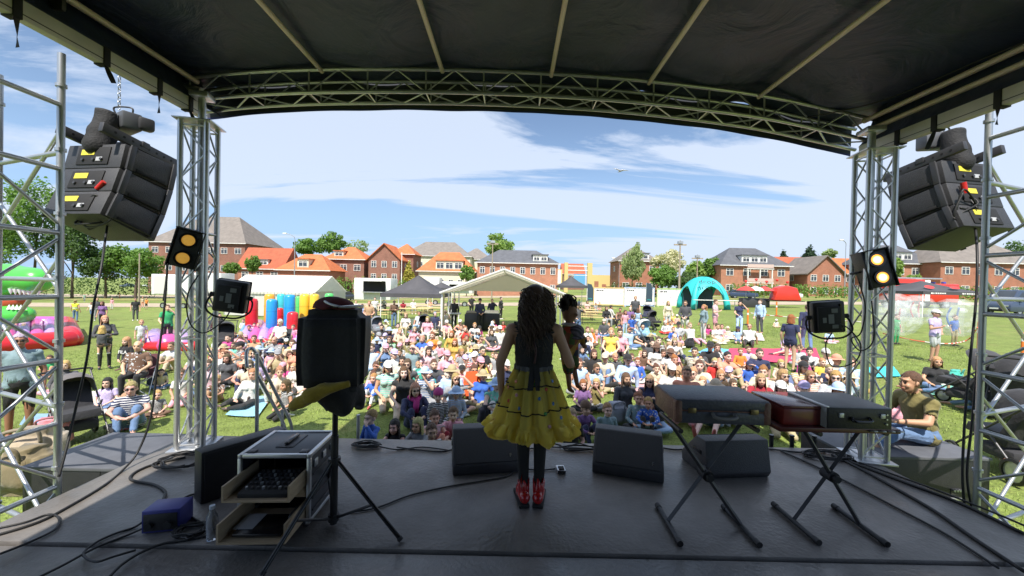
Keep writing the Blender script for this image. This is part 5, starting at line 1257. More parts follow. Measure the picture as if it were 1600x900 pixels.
def house(label, x0, x1, Y, y_eave, y_ridge, kind, wall, tiles, depth=9.0, rows=2, cols=4, base=None, ext=.5, wins=True, dorm=(), chim=(), name='house', wpane=2, rz=0.0, sidewin=True, winh=None, zb=None):
    a, b_ = ony(x0, y_eave, Y), ony(x1, y_eave, Y); xc = (a.x + b_.x) / 2; w = b_.x - a.x
    zb = gz(xc, Y) - .3 if zb is None else zb; ze = (a.z + b_.z) / 2 - zb; zr = ony((x0 + x1) / 2, y_ridge, Y + depth / 2 if kind != 'gable' else Y + .5).z - zb
    t_ = thing(name, label, 'house', (xc, Y, zb), rz)
    wl = w / 2
    if kind == 'gable':
        prism('wall', [(-wl, 0), (wl, 0), (wl, ze), (0, zr - .12), (-wl, ze)], 'y', 0, depth, wall, t_)
    else: bx('wall', (-wl, 0, 0), (wl, depth, ze), wall, t_)
    e = ext
    if kind == 'hip':
        r0 = wl - min(wl * .95, depth / 2 * .9); vs_ = [(-wl - e, -e, ze), (wl + e, -e, ze), (wl + e, depth + e, ze), (-wl - e, depth + e, ze), (-r0, depth / 2, zr), (r0, depth / 2, zr)]
        fs = [(0, 1, 5, 4), (1, 2, 5), (2, 3, 4, 5), (3, 0, 4), (3, 2, 1, 0)]
    elif kind == 'ridge':
        vs_ = [(-wl - e, -e, ze), (wl + e, -e, ze), (wl + e, depth + e, ze), (-wl - e, depth + e, ze), (-wl - e, depth / 2, zr), (wl + e, depth / 2, zr)]
        fs = [(0, 1, 5, 4), (1, 2, 5), (2, 3, 4, 5), (3, 0, 4), (3, 2, 1, 0)]
    else:
        vs_ = [(-wl - e, -e, ze - .3), (0, -e, zr), (0, depth, zr), (-wl - e, depth, ze - .3), (wl + e, -e, ze - .3), (wl + e, depth, ze - .3)]
        vs_ += [(x, y, z - .22) for x, y, z in vs_]
        fs = [(0, 1, 2, 3), (1, 4, 5, 2), (9, 8, 7, 6), (8, 11, 10, 7), (0, 6, 7, 1), (1, 7, 10, 4), (3, 2, 8, 9), (2, 5, 11, 8), (0, 3, 9, 6), (4, 10, 11, 5)]
    rf = new_obj('roof', pydata(vs_, fs), t_, tiles)
    if kind != 'gable': bx('gutter', (-wl - e - .05, -e - .1, ze - .14), (wl + e + .05, -e + .02, ze + .02), M_wf, t_)
    def sl(x, z): return -e + (z - ze) / max(zr - ze, .1) * (depth / 2 + e)
    for cx in chim: bx('chimney', (cx * w - .45, depth / 2 - .4, zr - 1.2), (cx * w + .45, depth / 2 + .4, zr + 1.2), wall, rf)
    for (cx, zf, dw, dh) in dorm:
        z0 = ze + (zr - ze) * zf; y0 = sl(0, z0) + .25; dm = bx('dormer', (cx * w - dw / 2, y0, z0 - .2), (cx * w + dw / 2, y0 + 2.6, z0 + dh), M_rend if tiles is M_t1 else M_wf, t_)
        bx('dormer_roof', (cx * w - dw / 2 - .25, y0 - .3, z0 + dh), (cx * w + dw / 2 + .25, y0 + 3.2, z0 + dh + .16), M_t2 if tiles is not M_t1 else tiles, rf)
        k = max(1, int(dw / 1.6))
        for i in range(k): ww = window(dm, 0, 0, 0, dw / k * .8, dh * .62, 0, wpane); ww.location = (dm.location.x * 0 - dw / 2 + dw * (i + .5) / k, -1.31, .08)
    if wins:
        fh = ze / rows
        for r_ in range(rows):
            for c in range(cols):
                hh = winh or min(1.5, fh * .52); window(t_, -wl + w * (c + .5) / cols, -.04, fh * (r_ + .56), min(1.6, w / cols * .5), hh, 0, wpane)
        if sidewin:
            s = -1 if xc > 0 else 1
            for r_ in range(rows): window(t_, s * (wl + .04), depth * .5, fh * (r_ + .56), 1.1, min(1.4, fh * .5), R(90) * s, 2)
    return t_
house('long dark brick institution with grey hipped roof behind the left tower', 232, 383, 96, 379, 338, 'hip', M_b2, M_t3, 16, 3, 7)
house('low red tiled brick house with two roof dormers right of left tower', 372, 440, 88, 420, 387, 'ridge', M_b1, M_t4, 8, 2, 3, dorm=((.05, .15, 2.2, 1.3),))
house('orange roofed low brick house with small central dormer behind the white marquee', 434, 514, 82, 422, 397, 'hip', M_b1, M_t1, 8, 1, 4, dorm=((-.02, .1, 2.4, 2.0),))
house('brick house with orange pyramid roof and white balcony', 505, 569, 92, 405, 386, 'hip', M_b2, M_t1, 9, 2, 3, dorm=((-.15, .18, 2.2, 1.4),))
house('tall dark brick gabled house with white windows under orange roof', 576, 625, 90, 404, 380, 'gable', M_b2, M_t1, 9, 3, 3)
house('orange roofed brick wing behind the gabled brick house', 612, 646, 96, 397, 381, 'hip', M_b2, M_t1, 8, 2, 2)
house('long slate roofed block with a row of skylights behind the orange roof', 628, 735, 128, 400, 378, 'hip', M_rend, M_t3, 14, 2, 9)
house('cream rendered house with bright orange hipped roof', 654, 741, 88, 424, 394, 'hip', M_rend, M_t1, 9, 1, 6, dorm=((.05, .05, 6.2, 2.2),))
house('grey roofed hall behind the cream house', 716, 768, 135, 405, 388, 'hip', M_rend, M_t3, 12, 1, 3)
house('long brick terrace with slate hipped roof behind the white stage tent', 746, 872, 84, 411, 391, 'hip', M_b3, M_t2, 10, 2, 8, dorm=((.28, .12, 3.2, 1.5),))
house('small brown brick block far off between terrace and banners', 880, 913, 170, 428, 412, 'ridge', M_b2, M_t4, 10, 2, 3)
house('brick house with grey roof half hidden behind the pale birch tree', 968, 1030, 96, 408, 388, 'hip', M_b1, M_t3, 9, 2, 3, dorm=((.1, .1, 3, 1.6),))
hJ = house('two storey brick house with slate roof and white balconies', 1127, 1234, 84, 415, 388, 'hip', M_b3, M_t2, 10, 2, 4, dorm=((0.0, .12, 5.6, 1.7),))
house('brick gabled house with grey and orange roof beside the slate roofed house', 1262, 1318, 82, 426, 399, 'gable', M_b1, M_t3, 9, 2, 3)
house('orange roofed pale house behind the brick gable', 1232, 1275, 92, 424, 402, 'ridge', M_rend, M_t4, 9, 1, 2)
house('brick house with orange roof seen behind the right tower', 1318, 1352, 86, 428, 404, 'ridge', M_b1, M_t1, 9, 2, 2)
house('brick villa with slate roof and white dormer below the right speakers', 1372, 1465, 80, 412, 384, 'hip', M_b3, M_t2, 9, 2, 4, dorm=((-.05, .15, 4.0, 1.7),))
house('wide brick villa with brown grey roof at the right edge', 1470, 1625, 76, 411, 378, 'hip', M_b1, M_t3, 10, 2, 6)
for z in (.30, .62):
    a = 3.0 + (z - .3) * 9.4
bl = Vector(hJ.location)
for q in (-2.6, 0, 2.6): bx('balcony_post', (q - .1, -1.7, 0), (q + .1, -1.5, 6.0), M_wf, hJ)
for z in (3.0, 6.0): bx('balcony_slab', (-2.9, -1.8, z), (2.9, -.55, z + .16), M_wf, hJ); bx('balcony_panel', (-2.8, -1.78, z + .3), (2.8, -1.72, z + 1.05), mat('pale_panel', (.55, .42, .38), .6), hJ)
yt = thing('playground_frame', 'yellow and white gateway frames far behind the second dark tent', 'frame', ony(925, 455, 110)); yt.location.z = gz(20, 110)
M_yf = mat('yellow_paint', (.62, .48, .20), .7); bx('post', (-8, 0, 0), (-7, 1, 8.6), M_yf, yt); bx('post', (-1.4, 0, 0), (0, 1, 8.6), M_yf, yt)
bx('wall_panel', (0, 0, 0), (5.2, .8, 5.2), M_yf, yt); bx('doorway', (2.8, -.06, 0), (4.0, -.01, 2.6), M_b1, yt); bx('window_opening', (.6, -.06, 1.4), (1.8, -.01, 3.4), M_b1, yt)
bx('screen_frame', (-14.2, 0, 2.2), (-8.6, .5, 6.6), M_yf, yt); bx('screen', (-13.8, -.06, 2.5), (-9, -.01, 6.3), M_white, yt)
bx('blue_sign', (-5.2, .4, 1.5), (-2, .6, 5.4), mat('blue_sign', (.12, .35, .6), .5), yt)
for z in (5, 6.4, 7.6): bar('rail', (-7, .5, z), (-1.4, .5, z), .12, M_white, yt)

# ================================================================ trees and hedges
def leaf_mat(name, c, tr=.35):
    m = mat(name, c, .75, 0, .45, .6, detail=5.0); t_ = m.node_tree; b_ = t_.nodes['Principled BSDF']; o_ = [n for n in t_.nodes if n.type == 'OUTPUT_MATERIAL'][0]
    tl = t_.nodes.new('ShaderNodeBsdfTranslucent'); tl.inputs[0].default_value = (c[0] * 1.3, c[1] * 1.5, c[2] * .7, 1); mx = t_.nodes.new('ShaderNodeMixShader'); mx.inputs[0].default_value = tr
    t_.links.new(b_.outputs[0], mx.inputs[1]); t_.links.new(tl.outputs[0], mx.inputs[2]); t_.links.new(mx.outputs[0], o_.inputs[0]); return m
M_lf = leaf_mat('leaf_green', (.14, .25, .05)); M_ld = leaf_mat('leaf_dark', (.07, .13, .035)); M_ll = leaf_mat('leaf_light', (.22, .33, .08)); M_lw = leaf_mat('blossom', (.55, .52, .36)); M_lc = leaf_mat('conifer', (.03, .065, .03)); M_ly = leaf_mat('golden_conifer', (.34, .30, .05)); M_lp = leaf_mat('pale_birch', (.26, .33, .14))
M_bark = mat('bark', (.11, .08, .06), .9, 0, .3, 4)
def leaves(n, clumps, size, seed, hang=0.0):
    r = np.random.default_rng(seed); cl = np.array(clumps); w = cl[:, 3] * cl[:, 4] * cl[:, 5]; w = w / w.sum(); idx = r.choice(len(cl), n, p=w)
    d = r.normal(size=(n, 3)); d /= np.linalg.norm(d, axis=1)[:, None]; rad = r.uniform(.25, 1.06, n) ** .55
    c = cl[idx, :3] + d * rad[:, None] * cl[idx, 3:6]; nrm = d + r.normal(size=(n, 3)) * .7 + np.array([0, 0, .35]); nrm /= np.linalg.norm(nrm, axis=1)[:, None]
    t1 = np.cross(nrm, r.normal(size=(n, 3))); t1 /= np.linalg.norm(t1, axis=1)[:, None]; t2 = np.cross(nrm, t1); s = size * r.uniform(.6, 1.35, n)[:, None]
    if hang: t1 = t1 * .4 + np.array([0, 0, -hang]); t2 = np.cross(nrm, t1); t2 /= np.linalg.norm(t2, axis=1)[:, None]
    v = np.stack([c - t1 * s * .6, c + t2 * s * .42, c + t1 * s * .8, c - t2 * s * .42], 1)
    me = bpy.data.meshes.new('leaves'); me.vertices.add(n * 4); me.vertices.foreach_set('co', v.reshape(-1)); me.loops.add(n * 4); me.loops.foreach_set('vertex_index', np.arange(n * 4, dtype=np.int32))
    me.polygons.add(n); me.polygons.foreach_set('loop_start', np.arange(0, n * 4, 4, dtype=np.int32)); me.update(); return me
def tree(label, px0, px1, py_top, py_bot, Y, m, n=2600, kind='round', seed=1, name='tree', leaf=.42, trunk=True):
    a, b_ = ony(px0, py_bot, Y), ony(px1, py_bot, Y); top = ony((px0 + px1) / 2, py_top, Y).z; xc = (a.x + b_.x) / 2; w = (b_.x - a.x) / 2; zb = gz(xc, Y); H = top - zb; cb = max((a.z + b_.z) / 2 - zb, H * .12)
    t_ = thing(name, label, 'tree' if trunk else 'bush', (xc, Y, zb)); g = random.Random(seed); cl = []
    if kind == 'cone':
        for i in range(12): f = i / 11; z = cb + (H - cb) * f; rr = w * (1.02 - f) + .15; cl.append((g.uniform(-.1, .1) * w, g.uniform(-.1, .1) * w, z, rr, rr, H * .07))
    else:
        k = 26
        for i in range(k):
            u, v_ = g.uniform(0, 6.28), g.uniform(-1, 1); q = math.sqrt(1 - v_ * v_); rr = g.uniform(.20, .34); hh = (H - cb) / 2
            cl.append((math.cos(u) * q * w * .74, math.sin(u) * q * w * .74, cb + hh + v_ * hh * .76, w * rr, w * rr, hh * rr * 1.05))
        cl.append((0, 0, cb + (H - cb) / 2, w * .6, w * .6, (H - cb) * .32))
    new_obj('crown', leaves(n, cl, leaf * (Y / 90) ** .7, seed, .8 if kind == 'weep' else 0), t_, m)
    if trunk:
        bm = bmesh.new(); r0 = max(.12, w * .055); tube_bm(bm, catmull([(0, 0, -.1), (g.uniform(-.1, .1), 0, H * .2), (g.uniform(-.3, .3), 0, H * .5), (0, 0, H * .85)], 4), [r0 * (1 - .065 * i) for i in range(13)], 8)
        for i in range(7):
            z0 = H * g.uniform(.25, .6); u = g.uniform(0, 6.28); e = V((math.cos(u) * w * .62, math.sin(u) * w * .62, min(z0 + H * .25, H * .85))); tube_bm(bm, catmull([(0, 0, z0), e * .5 + V((0, 0, z0 * .5 + .2)), e], 3), [r0 * .4 * (1 - .12 * q) for q in range(7)], 6)
        new_obj('trunk', mesh_from(bm), t_, M_bark)
    return t_
tree('tall broad leafy tree behind the left scaffold', 12, 96, 278, 400, 62, M_lf, 5200, seed=1)
tree('dark spreading tree between left scaffold and hung speakers', 76, 150, 330, 424, 64, M_ld, 4200, seed=2)
tree('dense dark green tree under the left hung speakers', 130, 200, 384, 438, 66, M_ld, 3600, seed=3)
tree('bright green bushy tree right of the left speakers', 172, 252, 382, 436, 67, M_lf, 4000, seed=4)
tree('leafy tree at the left picture edge behind the green dinosaur', -50, 36, 322, 420, 58, M_lf, 4200, seed=5)
tree('round green tree behind orange roofs, left of a pair', 459, 508, 371, 398, 118, M_lf, 2600, seed=6)
tree('taller round green tree behind orange roofs, right of a pair', 499, 540, 362, 396, 120, M_lf, 2600, seed=7)
tree('bare branched greyish tree behind the orange pyramid roof', 538, 578, 373, 396, 130, M_lp, 500, seed=8)
tree('big round chestnut tree behind the slate roofed terrace', 752, 808, 364, 402, 112, M_ll, 3400, seed=9)
tree('pale weeping birch left of the blossoming tree', 967, 1010, 379, 438, 78, M_lp, 2600, 'weep', 10)
tree('white blossoming tree beside the pale birch', 1018, 1074, 391, 428, 76, M_lw, 3000, seed=11)
tree('bright green bush below the blossoming tree', 1012, 1058, 414, 449, 72, M_lf, 2600, seed=12)
tree('light green round bush right of the blossoming tree', 1064, 1100, 404, 446, 74, M_ll, 2400, seed=13)
tree('dark green bush behind the lamp posts', 1046, 1100, 424, 452, 71, M_ld, 2400, seed=14)
tree('small bluish green tree left of the slate roofed house', 1098, 1128, 400, 440, 88, M_lf, 1800, seed=15)
tree('small dark conifer behind the slate roofed house', 1213, 1234, 391, 416, 115, M_lc, 1500, 'cone', 16)
tree('broad dark conifer behind the brick gable', 1250, 1280, 385, 408, 112, M_lc, 1700, 'cone', 17)
tree('thin pale tree behind the brick gabled house', 1284, 1306, 388, 404, 120, M_lp, 500, seed=18)
tree('golden conifer beside the gabled brick house', 630, 648, 409, 437, 82, M_ly, 1500, 'cone', 19)
tree('small green garden tree before the cream house', 716, 742, 414, 440, 80, M_lf, 1500, seed=20)
tree('green shrub tree in front of the red tiled house', 384, 406, 399, 424, 80, M_lf, 1500, seed=21)
tree('green shrub tree beside the long institution', 350, 374, 410, 428, 84, M_lf, 1400, seed=22)
tree('yellowish shrub tree in front of the right villa', 1383, 1408, 402, 436, 74, M_ll, 1500, seed=23)
tree('small bush in front of the slate villa below right speakers', 1418, 1440, 428, 446, 72, M_ll, 1000, seed=24, trunk=False, name='bush')
tree('round dark tree at the right edge behind the villa', 1570, 1640, 372, 430, 100, M_ld, 2600, seed=25)
def hedge(label, px0, px1, pt, Y, m=None, seed=1, hgt=None):
    a, b_ = ony(px0, pt, Y), ony(px1, pt, Y); xc = (a.x + b_.x) / 2; zb = gz(xc, Y); H = (a.z + b_.z) / 2 - zb; H = max(H, 1.2); w = b_.x - a.x
    t_ = thing('hedge', label, 'hedge', (xc, Y, zb)); k = max(4, int(w / 1.5)); g = random.Random(seed)
    cl = [(-w / 2 + w * (i + .5) / k, g.uniform(-.2, .2), H * .5, .95, .8, H * .53 * g.uniform(.92, 1.08)) for i in range(k)]
    new_obj('foliage', leaves(int(w * 95), cl, .26, seed), t_, m or M_lf); return t_
hedge('long clipped hedge at left behind the parked cars', -20, 240, 424, 74, M_ld, 1)
hedge('green hedge between white marquee and the food trailer', 500, 660, 432, 74, M_lf, 2)
hedge('clipped hedge in front of the two storey slate roofed house', 1140, 1250, 443, 70, M_lf, 3)
hedge('clipped green hedge in front of the brick gabled house', 1240, 1340, 444, 68, M_lf, 4)
hedge('long clipped hedge at right in front of the villas', 1360, 1640, 447, 66, M_lf, 5)
hedge('low hedge in front of the pale birch tree', 955, 1030, 441, 74, M_ld, 6)

# ================================================================ lamp posts and poles
def pole(label, px, y0, Y, kind, r=.09):
    p = ony(px, y0, Y); zb = gz(p.x, Y); H = p.z - zb; t_ = thing({'lamp': 'street_lamp', 'flag': 'flagpole'}.get(kind, 'utility_pole'), label, 'lamp post' if kind == 'lamp' else 'pole', (p.x, Y, zb))
    m = mat('wooden_pole', (.32, .27, .20), .85, 0, .2, 3) if kind in ('wood', 'cross') else M_galv if kind == 'lamp' else M_white
    bar('shaft', (0, 0, 0), (0, 0, H * .55), r, m, t_, 10); bar('upper_shaft', (0, 0, H * .55), (0, 0, H - (1.0 if kind == 'lamp' else 0)), r * .72, m, t_, 10)
    if kind == 'lamp': tube('arm', [(0, 0, H - 1.0), (-.1, -.1, H - .5), (-.6, -.3, H - .15), (-1.2, -.6, H)], r * .6, m, t_); box('lamp_head', (.7, .3, .22), (-1.45, -.7, H + .02), M_wf, t_, .06)
    if kind == 'cross': bx('cross_arm', (-.9, -.08, H - .7), (.9, .08, H - .5), m, t_); bx('fitting', (-.35, -.2, H - .45), (.35, .2, H - .1), M_galv, t_)
    return t_
pole('tall street lamp behind the white marquee', 461, 366, 70, 'lamp'); pole('wooden pole rising before the slate roofed terrace', 770, 375, 60, 'cross', .12); pole('white flagpole beside the gabled brick house', 628, 394, 75, 'flag')
pole('tall wooden pole before the blossoming tree', 1063, 376, 56, 'cross', .14); pole('shorter wooden pole right of the blossoming tree', 1090, 398, 62, 'cross', .11); pole('bare wooden post beside parked cars at left', 218, 396, 44, 'wood', .09)
pole('street lamp left of the right tower', 1322, 376, 72, 'lamp'); pole('thin street lamp left of the pale birch', 968, 404, 80, 'lamp', .06)

# ================================================================ cars
def wheel(parent, x, y, r, wd=.2):
    ty = lathe('tyre', [(r * .62, -wd / 2), (r, -wd / 2 + .02), (r, wd / 2 - .02), (r * .62, wd / 2)], M_rubber, None, 18, ring=True); wh = ty; wh.name = 'wheel'; wh.parent = parent; wh.location = (x, y, r); wh.rotation_euler = (R(90), 0, 0)
    lathe('rim', [(0, -wd / 2 + .03), (r * .62, -wd / 2 + .02), (r * .64, wd / 2 - .02), (0, wd / 2 - .03)], M_galv, wh, 14); return wh
def car(label, px, py, col, rz, kind='car', L=4.4, Wd=1.8, group='parked cars', at=None):
    p = ong(px, py) if at is None else V(at); t_ = thing('parked_car', label, 'car', (p.x, p.y, gz(p.x, p.y)), rz, group); van = kind == 'van'; h = 1.95 if van else 1.48
    low = [(-L / 2, .32), (-L / 2 + .02, .78), (-L / 2 + .12, .92), (-L / 2 + (.3 if van else 1.35), 1.0 if not van else 1.05), (L / 2 - (.1 if kind == 'wagon' else .45), 1.0), (L / 2 - .02, .86), (L / 2, .36), (L / 2 - .3, .26), (-L / 2 + .3, .26)]
    cabp = [(-L / 2 + (.35 if van else 1.2), .99), (-L / 2 + (1.05 if van else 1.95), h), (L / 2 - (.15 if van else .6 if kind == 'wagon' else 1.25), h - .02), (L / 2 - (.06 if van or kind == 'wagon' else .42), .99)]
    prism('body', low, 'y', -Wd / 2, Wd / 2, M_paint, t_, .07, col)
    cb = prism('cabin', cabp, 'y', -Wd / 2 + .12, Wd / 2 - .12, M_paint, t_, .05, col)
    cx = sum(q[0] for q in cabp) / 4; ins = [(cx + (u - cx) * .86, 1.03 + (v - .99) * .78) for u, v in cabp]
    for s in (-1, 1): prism('side_window', ins, 'y', s * (Wd / 2 - .125), s * (Wd / 2 - .108), M_glassdark, t_)
    for (a, b_), nm in (((cabp[0], cabp[1]), 'windscreen'), ((cabp[3], cabp[2]), 'rear_window')):
        q = Wd / 2 - .22; o = .016 if nm == 'rear_window' else -.016
        A = V((a[0] + o * 1.0, 0, a[1])).lerp(V((b_[0] + o, 0, b_[1])), .12); B_ = V((a[0] + o, 0, a[1])).lerp(V((b_[0] + o, 0, b_[1])), .9)
        quad(nm, [(A.x, -q, A.z + .01), (A.x, q, A.z + .01), (B_.x, q * .95, B_.z + .01), (B_.x, -q * .95, B_.z + .01)], M_glassdark, t_, .01)
    for s in (-1, 1):
        for x in (-L * .31, L * .31): wheel(t_, x, s * (Wd / 2 - .1), .32)
        box('headlight', (.06, .34, .14), (-L / 2 + .02, s * .6, .72), M_alu, t_, .02); box('tail_light', (.06, .26, .16), (L / 2 - .02, s * .64, .78), M_red, t_, .02); box('wing_mirror', (.1, .16, .12), (cabp[0][0] + .45, s * (Wd / 2 + .06), 1.05), M_paint, t_, .03, color=col)
    box('bumper', (.1, Wd * .95, .2), (-L / 2, 0, .42), M_blackm, t_, .04); box('number_plate', (.02, .5, .11), (-L / 2 - .055, 0, .5), M_white, t_)
    return t_
car('grey blue parked car left of the wooden post', 200, 449, (.10, .14, .20), R(70)); car('white parked car right of the wooden post', 234, 449, (.6, .6, .6), R(70))
car('dark parked car right of the white marquee', 533, 470, (.05, .06, .09), R(60)); car('black parked car behind the marquee gable', 519, 462, (.03, .03, .04), R(80), 'wagon'); car('silver van beside the food trailer', 545, 460, (.45, .46, .48), R(100), 'van', 4.9)
car('dark blue estate car behind the teal arch tent', 1160, 466, (.03, .05, .10), R(165), 'wagon'); car('white low car at right of the red stall', 1228, 467, (.62, .62, .62), R(178)); car('dark blue people carrier at the right edge', 1592, 492, (.05, .07, .12), R(8), 'van', 4.8)

# fire engine
fe = thing('fire_engine', 'red fire engine with white stripe behind the bubble balls', 'fire engine', ong(1428, 478)); fe.location.y = 40; fe.location.x = ony(1432, 470, 40).x; fe.location.z = gz(fe.location.x, 40)
M_fr = mat('fire_red', (.62, .04, .025), .35, coat=.4); bx('rear_body', (-3.4, -1.1, .7), (-.3, 1.1, 2.9), M_fr, fe, .06); bx('cab', (.25, -1.1, .6), (3.2, 1.1, 2.5), M_fr, fe, .12); bx('white_stripe', (-.3, -1.08, .7), (.24, 1.08, 2.85), M_white, fe, .02); bx('bumper', (3.1, -1.1, .4), (3.4, 1.1, .8), M_white, fe, .04)
for x0, x1 in ((.6, 1.6), (1.75, 2.7)): bx('cab_window', (x0, -1.13, 1.5), (x1, -1.1, 2.2), M_glassdark, fe)
bx('locker_shutter', (-2.9, -1.13, 1.4), (-1.2, -1.1, 2.5), M_glassdark, fe); bx('chassis', (-3.3, -1, .4), (3.1, 1, .7), M_blackm, fe); bx('roof_ladder', (-3.2, -.4, 2.95), (2.2, .4, 3.1), M_alu, fe, .02)
for x in (-2.2, 1.9):
    for s in (-1, 1): wheel(fe, x, s * .95, .48, .3)
for s in (-.5, .5): box('beacon', (.25, .3, .18), (2.2, s, 2.62), mat('blue_beacon', (.03, .08, .5), .2), fe, .05)

# ================================================================ tents, stalls, banners
M_canv = mat('white_canvas', (.74, .73, .70), .75, 0, .06, 1.2); M_canv2 = mat('beige_canvas', (.58, .53, .42), .8, 0, .08, 1); M_dkc = mat('dark_canvas', (.07, .068, .075), .7, 0, .2, 1.4)
for _m, _c, _k in ((M_canv2, (.72, .66, .52, 1), .5), (M_canv, (.8, .79, .75, 1), .3)):
    _t = _m.node_tree; _o = [n for n in _t.nodes if n.type == 'OUTPUT_MATERIAL'][0]; _tr = _t.nodes.new('ShaderNodeBsdfTranslucent'); _tr.inputs[0].default_value = _c; _ms = _t.nodes.new('ShaderNodeMixShader'); _ms.inputs[0].default_value = _k
    _t.links.new(_t.nodes['Principled BSDF'].outputs[0], _ms.inputs[1]); _t.links.new(_tr.outputs[0], _ms.inputs[2]); _t.links.new(_ms.outputs[0], _o.inputs[0])
mq = thing('marquee', 'long white gabled marquee behind the inflatable columns', 'tent', ong(455, 480)); mq.location = V((ony(420, 480, 31).x, 31, gz(-18, 31))); mq.rotation_euler = (0, 0, R(-6))
L2, W2, ze, zr = 3.9, 4.6, 2.05, 3.35
for nm, y in (('front_wall', 0), ('back_wall', W2)): bx(nm, (-L2, y - .02, 0), (L2, y + .02, ze), M_canv, mq)
new_obj('roof', pydata([(-L2 - .1, -.12, ze - .08), (L2 + .1, -.12, ze - .08), (L2 + .1, W2 / 2, zr), (-L2 - .1, W2 / 2, zr), (-L2 - .1, W2 + .12, ze - .08), (L2 + .1, W2 + .12, ze - .08)], [(0, 1, 2, 3), (3, 2, 5, 4)]), mq, M_canv)
for x in (-L2, L2): new_obj('gable', pydata([(x, 0, ze), (x, W2, ze), (x, W2 / 2, zr - .03)], [(0, 1, 2)]), mq, M_canv)
bx('gable_curtain', (L2 - .02, 2.6, 0), (L2 + .02, W2, ze), M_canv, mq)
for k in range(4): bar('frame_post', (-L2 + k * 2 * L2 / 3, -.03, 0), (-L2 + k * 2 * L2 / 3, -.03, ze), .04, M_alu, mq)
for k in range(26): bx('scallop', (-L2 + k * .3, -.15, ze - .26), (-L2 + k * .3 + .27, -.13, ze - .08), M_canv, mq)
def popup(label, px0, px1, pe_, pt, Y, m, legs=True, group=None, val=.22):
    a, b_ = ony(px0, pe_, Y), ony(px1, pe_, Y); xc = (a.x + b_.x) / 2; w = (b_.x - a.x) / 2; zb = gz(xc, Y); ze = (a.z + b_.z) / 2 - zb; zt = ony((px0 + px1) / 2, pt, Y + w).z - zb
    t_ = thing('pop_up_tent', label, 'tent', (xc, Y, zb), 0, group); n = 8; vs_, fs = [], []
    for j in range(n + 1):
        f = j / n; z = ze + val + (zt - ze - val) * (f ** 1.5 * .6 + f * .4)
        for (sx, sy) in ((-1, 0), (0, 0), (1, 0), (1, 1), (1, 2), (0, 2), (-1, 2), (-1, 1)):
            q = w * (1 - f) * (.94 if (sx == 0 or sy == 1) else 1) + .02; vs_.append((sx * q if sx else 0, w + (sy - 1) * q, z - (.10 * math.sin(math.pi * f) if (sx == 0 or sy == 1) else 0)))
    for j in range(n):
        for k in range(8): fs.append((j * 8 + k, j * 8 + (k + 1) % 8, (j + 1) * 8 + (k + 1) % 8, (j + 1) * 8 + k))
    new_obj('canopy', pydata(vs_, fs, True), t_, m)
    for (x0, y0, x1, y1) in ((-w, 0, w, 0), (w, 0, w, 2 * w), (w, 2 * w, -w, 2 * w), (-w, 2 * w, -w, 0)): quad('valance', [(x0, y0, ze), (x1, y1, ze), (x1, y1, ze + val), (x0, y0, ze + val)], m, t_, .01)
    for sx in (-1, 1):
        for y in (.03, 2 * w - .03): bar('leg', (sx * (w - .03), y, 0), (sx * (w - .03), y, ze + val), .03, M_white if m is M_dkc else M_galv, t_, 8)
    return t_, w, ze
popup('wide dark grey pop-up tent left of the white stage tent', 594, 690, 465, 430, 22, M_dkc); popup('second dark grey pop-up roof behind the first one', 668, 706, 454, 441, 34, M_dkc)
popup('small dark pop-up tent in front of the yellow gateway', 874, 918, 450, 432, 38, M_dkc)
pt_, w, ze = popup('black promotional pop-up tent with red oval marks beside fire engine', 1442, 1540, 461, 440, 27, M_dkc)
for q in (-.45, .3): o = lathe('red_oval', [(0, .01), (.33, .008), (.35, 0)], mat('print_red', (.6, .05, .05), .6), pt_, 20, (q * w * 1.1, .62, ze + .54), (R(40), 0, 0)); o.scale = (1, .5, 1)
for q in (-.5, .5): print_marks(pt_, M_white, q * w, -.013, ze + .10, 1.1, .10, 7, int(q * 4))
# stage tent for the sound desk
ft = thing('stage_tent', 'open white gabled tent over the sound desk', 'tent', (0, 0, 0)); Y = 18.6; a, b_ = ony(691, 456, Y), ony(884, 462, Y); pk_ = ony(790, 422, Y); o = V(((a.x + b_.x) / 2, Y, gz(0, Y))); ft.location = o; ze = (a.z + b_.z) / 2 - o.z; zr = pk_.z - o.z; w = (b_.x - a.x) / 2; dp = 6
vs_ = [(-w - .1, -.1, ze - .05), (0, -.1, zr), (w + .1, -.1, ze - .05), (-w - .1, dp, ze - .05), (0, dp, zr), (w + .1, dp, ze - .05)]; new_obj('roof', pydata(vs_, [(0, 1, 4, 3), (1, 2, 5, 4)]), ft, M_canv2)
new_obj('back_gable', pydata([(-w, dp - .05, ze), (w, dp - .05, ze), (0, dp - .05, zr - .04)], [(0, 1, 2)]), ft, M_canv2)
bar('front_rafter', (-w - .1, -.12, ze - .03), (0, -.12, zr + .02), .06, M_canv, ft, 8); bar('front_rafter', (0, -.12, zr + .02), (w + .1, -.12, ze - .03), .06, M_canv, ft, 8)
for sx in (-1, 1):
    for k in range(4): bar('tent_post', (sx * w, k * 1.98, 0), (sx * w, k * 1.98, ze), .04, M_white, ft, 8)
    bx('side_curtain', (sx * w - .04, .05, .2), (sx * w - .02, .8, ze), M_canv2, ft); bar('side_rail', (sx * w, 0, ze - .03), (sx * w, dp, ze - .03), .03, M_alu, ft, 8)
bar('ridge_bar', (0, 0, zr - .06), (0, dp, zr - .06), .03, M_alu, ft, 8)
for k in range(1, 4):
    for sx in (-1, 1): bar('rafter', (sx * w, k * 1.98, ze - .02), (0, k * 1.98, zr - .07), .025, M_alu, ft, 8)
